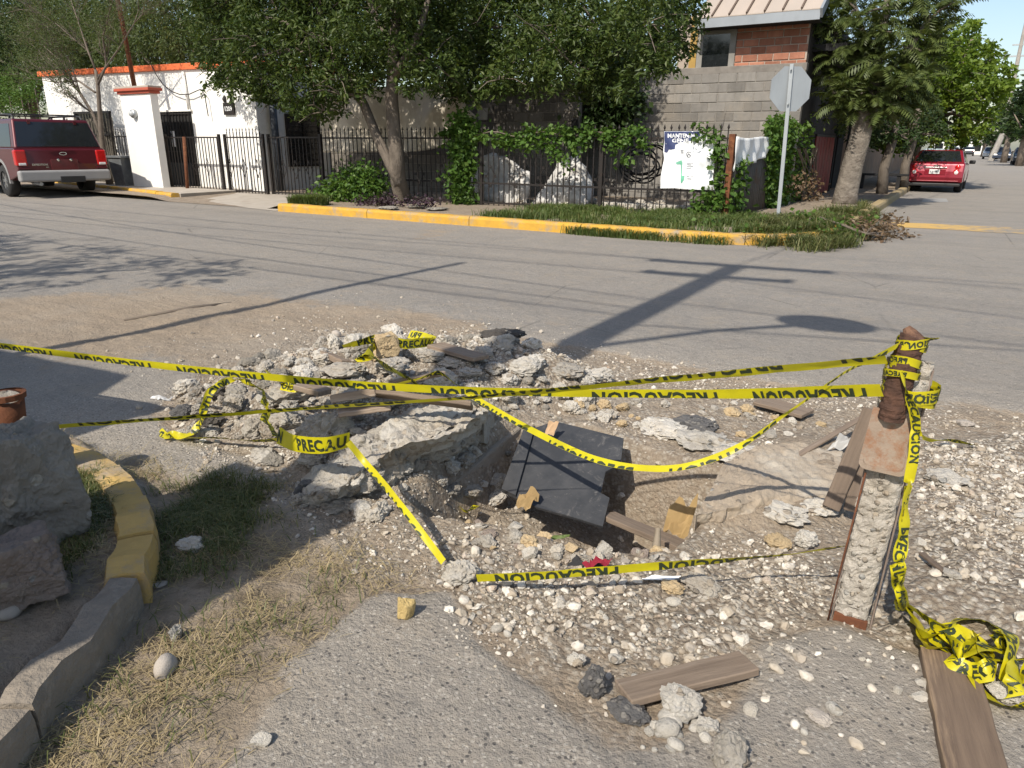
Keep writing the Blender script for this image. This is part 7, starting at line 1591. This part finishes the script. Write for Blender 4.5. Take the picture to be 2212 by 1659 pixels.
# ------------------------------------------------------------------ POST OF STEEL AND CONCRETE
B = V(g(1835, 1345, 0.0)); Tp = V(onY(1968, 775, B.y+0.015)); ax_ = Tp-B; Lp = ax_.length; az_ = ax_.normalized()
xx = Vector((B.y, -B.x, 0)).normalized(); xx = (xx-az_*xx.dot(az_)).normalized(); yy_ = az_.cross(xx)                # yy_ points away from the lens
post = thing('broken_post', 'broken steel and concrete post standing by the pit with a rusty pipe on top', 'post', B)
MP = Matrix((xx, yy_, az_)).transposed().to_4x4(); post.matrix_world = Matrix.Translation(B) @ MP
wb_ = 66/ppm(B)/2; M_chunk2 = chunk_mat('post_concrete', (0.54, 0.50, 0.44), (0.41, 0.37, 0.315), AG, 0.4, 60, 1.0, (0.34, 0.28, 0.21))
M_rustlight = simple('pale_rust', (0.31, 0.25, 0.195), (0.235, 0.175, 0.13), 14, 0.85, bump=0.6, bscale=40, c3=(0.24, 0.12, 0.065), s3=30, t3=(0.46, 0.66))
M_flange = simple('flange_steel', (0.25, 0.20, 0.165), (0.17, 0.125, 0.10), 10, 0.8, 0.2, bump=0.5, bscale=50, c3=(0.36, 0.32, 0.28), s3=7)
n_ = 110; NP_ = 17; vs = []; fs = []
for i in range(n_+1):
    k = i/n_; z = -0.06+(Lp+0.05)*k; half = wb_*(0.93+0.30*k)
    prof = [(-half+2*half*j/(NP_-3), -0.016*math.sin(math.pi*j/(NP_-3))**.6) for j in range(NP_-2)]+[(half, .045), (-half, .045)]
    for j, (x_, y_) in enumerate(prof):
        q_ = Vector((x_*1.0, z, 3.3)); nn = mnoise.noise(q_*28)*.010+mnoise.noise(q_*62)*.007+mnoise.noise(q_*130)*.004-.006*abs(mnoise.noise(q_*40+Vector((9, 0, 0))))
        nn *= (j < NP_-2); vs.append((x_+(nn*.5 if j in (0, NP_-3) else 0), y_+nn, z+(nn*1.5 if i == n_ else 0)))
for i in range(n_):
    for j in range(NP_): fs.append((i*NP_+j, i*NP_+(j+1) % NP_, (i+1)*NP_+(j+1) % NP_, (i+1)*NP_+j))
fs += [tuple(range(NP_))[::-1], tuple(n_*NP_+j for j in range(NP_))]
MB().add(vs, fs).build('concrete_core', M_chunk2, post)
MB().box((0, -.012, .004), (wb_*2, .012, .05)).build('foot_plate', M_rust, post, bevel=.002)
MB().box((-wb_-.004, .008, Lp*.33-0.03), (.004, .026, Lp*.66+.06)).build('flange', M_flange, post, bevel=.0015)
MB().box((wb_*1.12+.004, .012, Lp*.50-0.03), (.005, .030, Lp+.02)).build('flange', M_flange, post, bevel=.0015)
MB().box((0, .050, Lp*.5-.03), (wb_*2, .006, Lp)).build('web', M_flange, post)
# shallow channel piece fixed in front of the upper half
zc0 = Lp*.62; zc1 = Lp*.83; hw = 47/ppm(B+ax_*.7)
mb = MB(); nseg = 5; poly = []
def rr(x0, z0, x1, z1, r): return [(x0+r-r*math.cos(a), z0+r-r*math.sin(a)) for a in np.linspace(0, 1.57, nseg)]+[(x1-r+r*math.sin(a), z0+r-r*math.cos(a)) for a in np.linspace(0, 1.57, nseg)]+[(x1-.006, z1), (x0+.006, z1)]
outer = rr(-hw-.008, zc0, hw-.008, zc1, .02); inner = rr(-hw+.002, zc0+.010, hw-.018, zc1-.002, .014)
mb.prism([(x, -.032, z) for x, z in outer], (0, 0, 0), (0, .010, 0))
for i in range(len(outer)-2):
    a_, b2, c2, d2 = outer[i], outer[i+1], inner[i+1], inner[i]; mb.prism([(a_[0], -.046, a_[1]), (b2[0], -.046, b2[1]), (c2[0], -.046, c2[1]), (d2[0], -.046, d2[1])], (0, 0, 0), (0, .0145, 0))
mb.build('steel_channel', M_rustlight, post)
pts = [(-.014, -.026, Lp*.80), (-.014, -.024, Lp*.92), (-.010, -.020, Lp*1.02), (-.004, -.016, Lp*1.075)]
rp = 27/ppm(B+ax_*.95)
M_rustd = simple('dark_rust', (0.10, 0.050, 0.032), (0.055, 0.030, 0.022), 30, 0.92, 0.1, bump=1.0, bscale=90, c3=(0.19, 0.105, 0.065), s3=18)
pt_ = crom0([Vector(q) for q in pts], 46); mb = MB(); mb.tube(pt_, [rp*1.0]*47, 28)
for i_, q in enumerate(mb.v):
    c_ = pt_[min(46, i_//28)]; d_ = Vector(q)-c_; w_ = mnoise.noise(Vector(q)*55)*.10+mnoise.noise(Vector(q)*130)*.06+.04*(mnoise.noise(Vector((0, 0, q[2]*90))) > .1); mb.v[i_] = tuple(c_+d_*(1+w_)+Vector((0, 0, (mnoise.noise(Vector(q)*40)*.012 if i_//28 >= 45 else 0))))
pipe = mb.build('rusty_pipe', M_rustd, post)
mb = MB(); mb.tube([(-.004, -.016, Lp*1.06), (-.016, -.012, Lp*1.085), (-.026, -.010, Lp*1.10)], [rp*.9, rp*.55, rp*.3], 8); mb.build('torn_metal', M_rustd, pipe)
rb = MB().tube([(-wb_-.012, -.02, -.02), (-wb_-.008, -.03, Lp*.25), (-wb_*.9-.004, -.03, Lp*.6)], .0028, 6).build('rebar', M_rust, post, True)
# rusty pipe stump set behind the tall boulder
q0, q1 = V(g(22, 965, .22)), V(g(18, 862, .34)); k = ppm(q0); st = thing('pipe_stump', 'rusty brown pipe stump wrapped with tape at the left edge', 'pipe', q0)
d_ = (V(onY(14, 858, q0.y))-q0); MB().tube([-d_*.9, Vector(), d_*.5, d_], [36/k, 35/k, 33/k, 31/k], 16).build('shaft', M_rust, st, True)
mb = MB(); mb.tube([d_*.985, d_*1.005], [27/k, 26/k], 14); mb.build('infill', M_chunkw, st)
MB().lathe([(32/k, 0), (36/k, .0), (37/k, .02), (33/k, .022)], d_*.98, 14).build('torn_rim', M_rust, st)

# ------------------------------------------------------------------ CAUTION TAPE
b = NB('tape_yellow'); b.co = b.coord('World')
b.base(b.mix(b.ramp(b.noise(9, detail=5), [(0.35, 0), (0.7, 1)]), (0.63, 0.555, 0.012), (0.50, 0.44, 0.015))); b.rough(0.38, 0, 0.5)
tr = b.n('ShaderNodeBsdfTranslucent'); tr.inputs[0].default_value = (0.75, 0.66, 0.02, 1); mx = b.n('ShaderNodeMixShader'); mx.inputs[0].default_value = 0.28
b.l(b.p.outputs[0], mx.inputs[1]); b.l(tr.outputs[0], mx.inputs[2]); b.l(mx.outputs[0], b.out.inputs[0]); M_tape = b.m
M_print = simple('tape_print', (0.022, 0.034, 0.016), (0.03, 0.04, 0.02), 10, 0.5, bump=0)
_tv, _tf = text_mesh('PRECAUCION', 1.0, 0.045, 1.12); _tw = _tv[:, 0].max()
def crom(P_, n):
    P_ = [Vector(p) for p in P_]; Q = [P_[0]*2-P_[1]]+P_+[P_[-1]*2-P_[-2]]; out = []
    for i in range(1, len(Q)-2):
        m_ = max(2, int(n*(Q[i+1]-Q[i]).length/sum((a-c).length for a, c in zip(P_, P_[1:]))))
        for k in range(m_):
            t = k/m_; a, b_, c, d = Q[i-1], Q[i], Q[i+1], Q[i+2]
            out.append(((b_*2)+(c-a)*t+(a*2-b_*5+c*4-d)*t*t+(b_*3-a-c*3+d)*t*t*t)*0.5)
    return out+[P_[-1]]
def tape(label, pts, w_=0.07, roll=(0,), flip=False, clip=(0.0, 1.0), phase=0.0, crinkle=0.004, mirror=False, n=90, straight=False, text_h=0.66, name='caution_tape', period=1.32, rows=4):
    P_ = [p if isinstance(p, Vector) else V(g(*p)) for p in pts]; C_ = crom(P_, n); S = [0]
    for a, c in zip(C_, C_[1:]): S.append(S[-1]+(c-a).length)
    L = S[-1]; o0 = C_[len(C_)//2]; N = len(C_); fr = []; sgn = None
    for i in range(N):
        t = (C_[min(i+1, N-1)]-C_[max(i-1, 0)]).normalized(); r_ = math.radians(float(np.interp(S[i]/L, np.linspace(0, 1, len(roll)), roll))) if len(roll) > 1 else math.radians(roll[0])
        up_ = Vector((0, 0, 1))-t*t.z; up_ = up_.normalized() if up_.length > 0.15 else (Vector((0, 1, 0))-t*t.y).normalized(); sd = t.cross(up_)
        W_ = up_*math.cos(r_)+sd*math.sin(r_); fr.append((C_[i], t, W_, t.cross(W_)))
    def at(s, q):
        s = min(max(s, 0), L); i = min(max(int(np.searchsorted(S, s))-1, 0), N-2); k = (s-S[i])/max(S[i+1]-S[i], 1e-6); a, c = fr[i], fr[i+1]
        p = a[0].lerp(c[0], k); Wd = a[2].lerp(c[2], k); Nn = a[3].lerp(c[3], k).normalized()
        cr = crinkle*(mnoise.noise(Vector((s*9, q*1.3, o0.x*7)))+0.5*mnoise.noise(Vector((s*23, q*2, o0.y*5)))); return p+Wd*((q-0.5)*w_)+Nn*cr-o0, Nn
    vs = []; fs = []; R_ = rows+1
    for i in range(N):
        for j in range(R_): vs.append(at(S[i], j/rows)[0])
    for i in range(N-1):
        for j in range(rows): fs.append((i*R_+j, (i+1)*R_+j, (i+1)*R_+j+1, i*R_+j+1))
    root = tag(MB().add(vs, fs).build(name, M_tape, None, True), label, 'tape'); root.location = o0
    # printed words on both faces, cut off where the tape is folded over
    full = w_/(clip[1]-clip[0]); sz = full*text_h/0.72; tl = _tw*sz; mb = MB(); s = phase*tl
    bm = bmesh.new(); bv = [bm.verts.new((q[0], q[1], 0)) for q in _tv]
    for f_ in _tf:
        try: bm.faces.new([bv[i] for i in f_])
        except Exception: pass
    bmesh.ops.triangulate(bm, faces=bm.faces[:])
    yb0 = (1-text_h)/2
    lo = (clip[0]-yb0)/text_h*0.72; hi = (clip[1]-yb0)/text_h*0.72
    for no, co in (((0, 1, 0), hi-0.01), ((0, -1, 0), lo+0.01)): bmesh.ops.bisect_plane(bm, geom=bm.verts[:]+bm.edges[:]+bm.faces[:], plane_co=(0, co, 0), plane_no=no, clear_outer=True)
    bm.verts.index_update(); tv = [tuple(v_.co) for v_ in bm.verts]; tf = [tuple(v_.index for v_ in f_.verts) for f_ in bm.faces]; bm.free()
    e = 0.0013
    while s < L:
        for side in (1, -1):
            out = []; ok = []
            for (x, y, _) in tv:
                ss = s+(x*sz if not (flip or mirror) else tl-x*sz); q = ((yb0+y/0.72*text_h)-clip[0])/(clip[1]-clip[0]); q = 1-q if flip else q
                p, Nn = at(ss, q); out.append(p+Nn*e*side); ok.append(0 <= ss <= L)
            mb.add(out, [f_ for f_ in tf if all(ok[i] for i in f_)])
        s += tl*period
    if mb.f: tag(mb.build('lettering', M_print, root), kind='stuff')
    return root
py_ = B.y-0.03
pp = lambda u, v, d=-0.045: V(onY(u, v, B.y+d))
tape('rear tape running from the left edge across the heap to the post, lettering upside down', [(-60, 739, .36), (400, 796, .38), (900, 839, .42), (1480, 851, .48), pp(1905, 843)], 0.034, (14, 12, 12, 14), True, (0.0, 0.46), 0.2, 0.002)
tape('narrow twisted tape strung from the left pipe stump to the post top', [(62, 926, .40), (700, 880, .45), (1040, 857, .50), pp(1480, 816, -.02), pp(1915, 776)], 0.030, (44, 48, 50, 42, 34), True, (0.6, 1.0), 0.35, 0.003)
tape('slack tape sagging in a curve in front of the black sheet', [pp(1940, 747), pp(1820, 808, .15), pp(1700, 893, .25), (1600, 963, .36), (1500, 1003, .30), (1400, 1012, .25), (1280, 990, .22), (1150, 930, .22), (1050, 874, .24), (1000, 842, .25)], 0.025, (40, 55, 58, 50, 40, 35, 60), False, (0.66, 1.04), 0.1, 0.003)
tape('lowest tape stretched from the round white stone to the post', [(1030, 1249, .07), (1200, 1241, .10), (1530, 1213, .15), (1700, 1198, .17), pp(1832, 1178, .0)], 0.032, (14, 10, 10, 45, 65), True, (0.08, 0.62), 0.15, 0.002)
tape('tape running diagonally from the round white stone up to the lettered bend', [(958, 1214, .08), (880, 1110, .16), (820, 1035, .20), (785, 995, .23), (752, 955, .30)], 0.023, (35, 55, 35, 50, 30), False, (0.72, 1.08), 0.3, 0.003)
tape('tape bend wrapped round the white chunk with large black letters', [(755, 950, .30), (700, 962, .30), (640, 958, .27), (600, 940, .25)], 0.064, (-12, -4, 4, 20), False, (0, 1), -0.38, 0.003, mirror=True)
tape('loose tape strand falling from the peak of the left loop onto the ground', [(506, 818, .26), (488, 824, .26), (470, 834, .26), (452, 850, .24), (444, 872, .20), (436, 895, .15), (428, 918, .09), (415, 934, .06), (392, 942, .05), (372, 938, .05), (360, 943, .05), (344, 931, .06)], 0.034, (60, 20, 75, 30, 5, 10, 30, 75, 20, 80, 30), True, (0, 0.6), 0.1, 0.012)
tape('kinked tape strand from the peak of the left loop down to the lettered bend', [(506, 818, .26), (528, 824, .26), (548, 834, .27), (562, 842, .27), (574, 858, .26), (570, 878, .25), (580, 888, .24), (572, 905, .24), (590, 930, .25), (600, 942, .25)], 0.036, (70, 20, 60, 10, 70, 20, 80, 30, 60), False, (0, 0.7), 0.3, 0.014)
tape('tape strand lying on the ground below the left end of the heap', [(400, 946, .05), (470, 946, .06), (540, 952, .07), (600, 950, .10), (690, 942, .18)], 0.04, (70, 60, 55, 60), False, (0.1, 0.8), 0.3, 0.004)
tape('tape tied round the tan block at the back of the heap, left end', [(742, 750, .27), (775, 742, .29), (800, 735, .30), (815, 733, .31), (806, 750, .31), (795, 770, .32), (770, 774, .32), (800, 768, .33), (825, 786, .33), (870, 812, .33), (905, 832, .33)], 0.05, (40, 20, 0, 60, 70, 20, 40, 30), False, (0, 0.8), 0.2, 0.006)
tape('tape lying right of the tan block at the back of the heap', [(858, 740, .31), (880, 743, .30), (915, 740, .29), (938, 738, .27), (920, 729, .26), (898, 724, .26), (884, 722, .26)], 0.055, (5, 10, 30, 60, 50), False, (0, 1), 0.0, 0.006)
tape('yellow tape strand dangling between boards on the heap', [(845, 832, .33), (900, 820, .33), (945, 805, .33), (975, 822, .32), (1005, 846, .31)], 0.04, (60, 50, 40, 60), False, (0.2, 0.8), 0.4, 0.005)
tape('crumpled tape bunch under the rear tape at the left of the heap', [(575, 802, .29), (590, 812, .29), (615, 824, .29), (640, 836, .29), (610, 832, .28), (680, 846, .29)], 0.05, (20, 60, 30, 70, 40), False, (0, 1), 0.4, 0.007)
tape('small tape scrap on the floor of the pit', [(960, 1100, -.2), (985, 1092, -.2), (1010, 1104, -.2), (1030, 1092, -.2)], 0.04, (60, 30, 70), False, (0, 1), 0.5, 0.006)
tape('short tape end lying in the gravel right of the post', [(1992, 944, .07), (2015, 952, .07), (2050, 950, .08), (2080, 956, .07), (2108, 962, .06)], 0.035, (30, 60, 40, 70), False, (0, 0.8), 0.3, 0.006)
tape('tape hanging down the right side of the post to the ground', [pp(1948, 800), pp(1962, 850, -.06), pp(1975, 900, -.06), pp(1976, 960, -.06), pp(1962, 1050, -.07), pp(1950, 1130, -.09), pp(1945, 1200, -.11), pp(1945, 1290, -.13), (1962, 1320, .04), (2000, 1362, .04)], 0.026, (70, 20, 75, 30, 60, 20, 10, 40, 60), False, (0, 0.8), 0.2, 0.006)
tape('second tape strand hanging beside the post, twisted', [pp(1968, 1040, -.06), pp(1958, 1100, -.085), pp(1947, 1160, -.10), pp(1940, 1240, -.125), (1950, 1315, .03)], 0.038, (10, 50, 20, 70), False, (0, 1), 0.5, 0.010)
pile = [(1955, 1310), (2010, 1340), (2060, 1380), (2120, 1420), (2080, 1390), (2040, 1350), (2090, 1338), (2150, 1352), (2185, 1380), (2180, 1440), (2175, 1480), (2205, 1470), (2230, 1440)]
tape('tangled tape pile spread on the gravel at the right edge, upper layer', [(u, v, .06+.03*math.sin(i*1.7)) for i, (u, v) in enumerate(pile)], 0.055, (60, 20, 70, 40, 80, 30, 60), False, (0, 1), 0.2, 0.010, 120)
pile = [(1985, 1350), (2005, 1395), (2050, 1400), (2100, 1432), (2130, 1450), (2110, 1400), (2060, 1370), (2030, 1385), (2090, 1420), (2150, 1425), (2225, 1420)]
tape('tangled tape pile spread on the gravel at the right edge, lower layer', [(u, v, .04+.025*math.sin(i*2.1)) for i, (u, v) in enumerate(pile)], 0.06, (30, 70, 20, 60, 80, 40), True, (0, 1), 0.4, 0.012, 120)
pile = [(1960, 1325), (2000, 1372), (2035, 1362), (2075, 1408), (2105, 1378), (2140, 1440), (2095, 1452), (2060, 1425), (2110, 1395), (2165, 1405), (2150, 1365), (2190, 1420), (2196, 1470), (2180, 1500)]
tape('tangled tape pile spread on the gravel at the right edge, loose top loops', [(u, v, .07+.03*math.sin(i*2.7)) for i, (u, v) in enumerate(pile)], 0.05, (20, 70, 10, 60, 30, 80, 15, 60), False, (0, 1), 0.6, 0.014, 130)
tape('tape end curling past the white pitted stone at the right edge', [(2098, 1462, .05), (2120, 1492, .04), (2150, 1515, .04), (2190, 1528, .04), (2240, 1520, .04)], 0.045, (50, 70, 50, 70), False, (0, 0.9), 0.3, 0.004)
# wraps round the post and the stump
def wrap(label, c, ax, r, turns, pitch, w_, ph, squash=1.0, sx=1.0, n=60, xdir=None, roll=0):
    ax = ax.normalized(); x = (xdir or Vector((1, 0, 0))); x = (x-ax*x.dot(ax)).normalized(); y = ax.cross(x); pts = []
    for i in range(int(10*turns)+1):
        a = ph+2*math.pi*i/10; k = i/(10*turns); pts.append(c+x*(r*sx*math.cos(a))+y*(r*squash*math.sin(a))+ax*(pitch*k+0.006*math.sin(a*1.7)))
    return tape(label, pts, w_, (roll, roll+8, roll-6, roll+5), False, (0, 1), 0.1, 0.003, int(26*turns), rows=3)
def pl(x, y, z): return B+xx*x+yy_*y+az_*z
wrap('tape wound round the very top of the rusty pipe', pl(-.006, -.017, Lp*1.045), az_, rp*1.10, 2.0, .012, .022, 0.3, xdir=xx)
wrap('tape band below the pipe top', pl(-.010, -.020, Lp*1.005), az_, rp*1.12, 1.5, -.010, .020, 1.0, xdir=xx)
wrap('tape band at the pipe collar', pl(-.012, -.022, Lp*.955), az_, rp*1.30, 1.3, .010, .018, 2.0, xdir=xx)
wrap('thick tape wrapping round pipe and concrete at mid post', pl(.012, .008, Lp*.875), az_, .066, 3.0, .018, .036, 0.8, squash=.85, xdir=xx)
tape('loose tape end flicking off the top of the pipe', [pl(.012, -.02, Lp*1.075), pl(.03, -.02, Lp*1.078), pl(.05, -.012, Lp*1.085)], .016, (30, 60), n=14)
tape('tape knot trailing from the mid post wrap', [pl(.02, -.055, Lp*.875), pl(.03, -.062, Lp*.84), pl(.045, -.06, Lp*.80), pl(.05, -.058, Lp*.775)], .024, (20, 60, 30), n=24, crinkle=.006)
wrap('tape wound round the rusty pipe stump', q0+d_*.06, d_, 37/k, 2.0, .015, .022, 0.5)
tape('tape tail hanging off the pipe stump over the boulder', [q0+CAMX*(30/k)+Vector((0, -.03, .04)), q0+CAMX*(32/k)+Vector((.0, -.07, .02)), q0+CAMX*(8/k)+Vector((0, -.11, -.02)), q0+CAMX*(0/k)+Vector((0, -.13, -.04))], .06, (10, 30, 50), n=24, crinkle=.008)
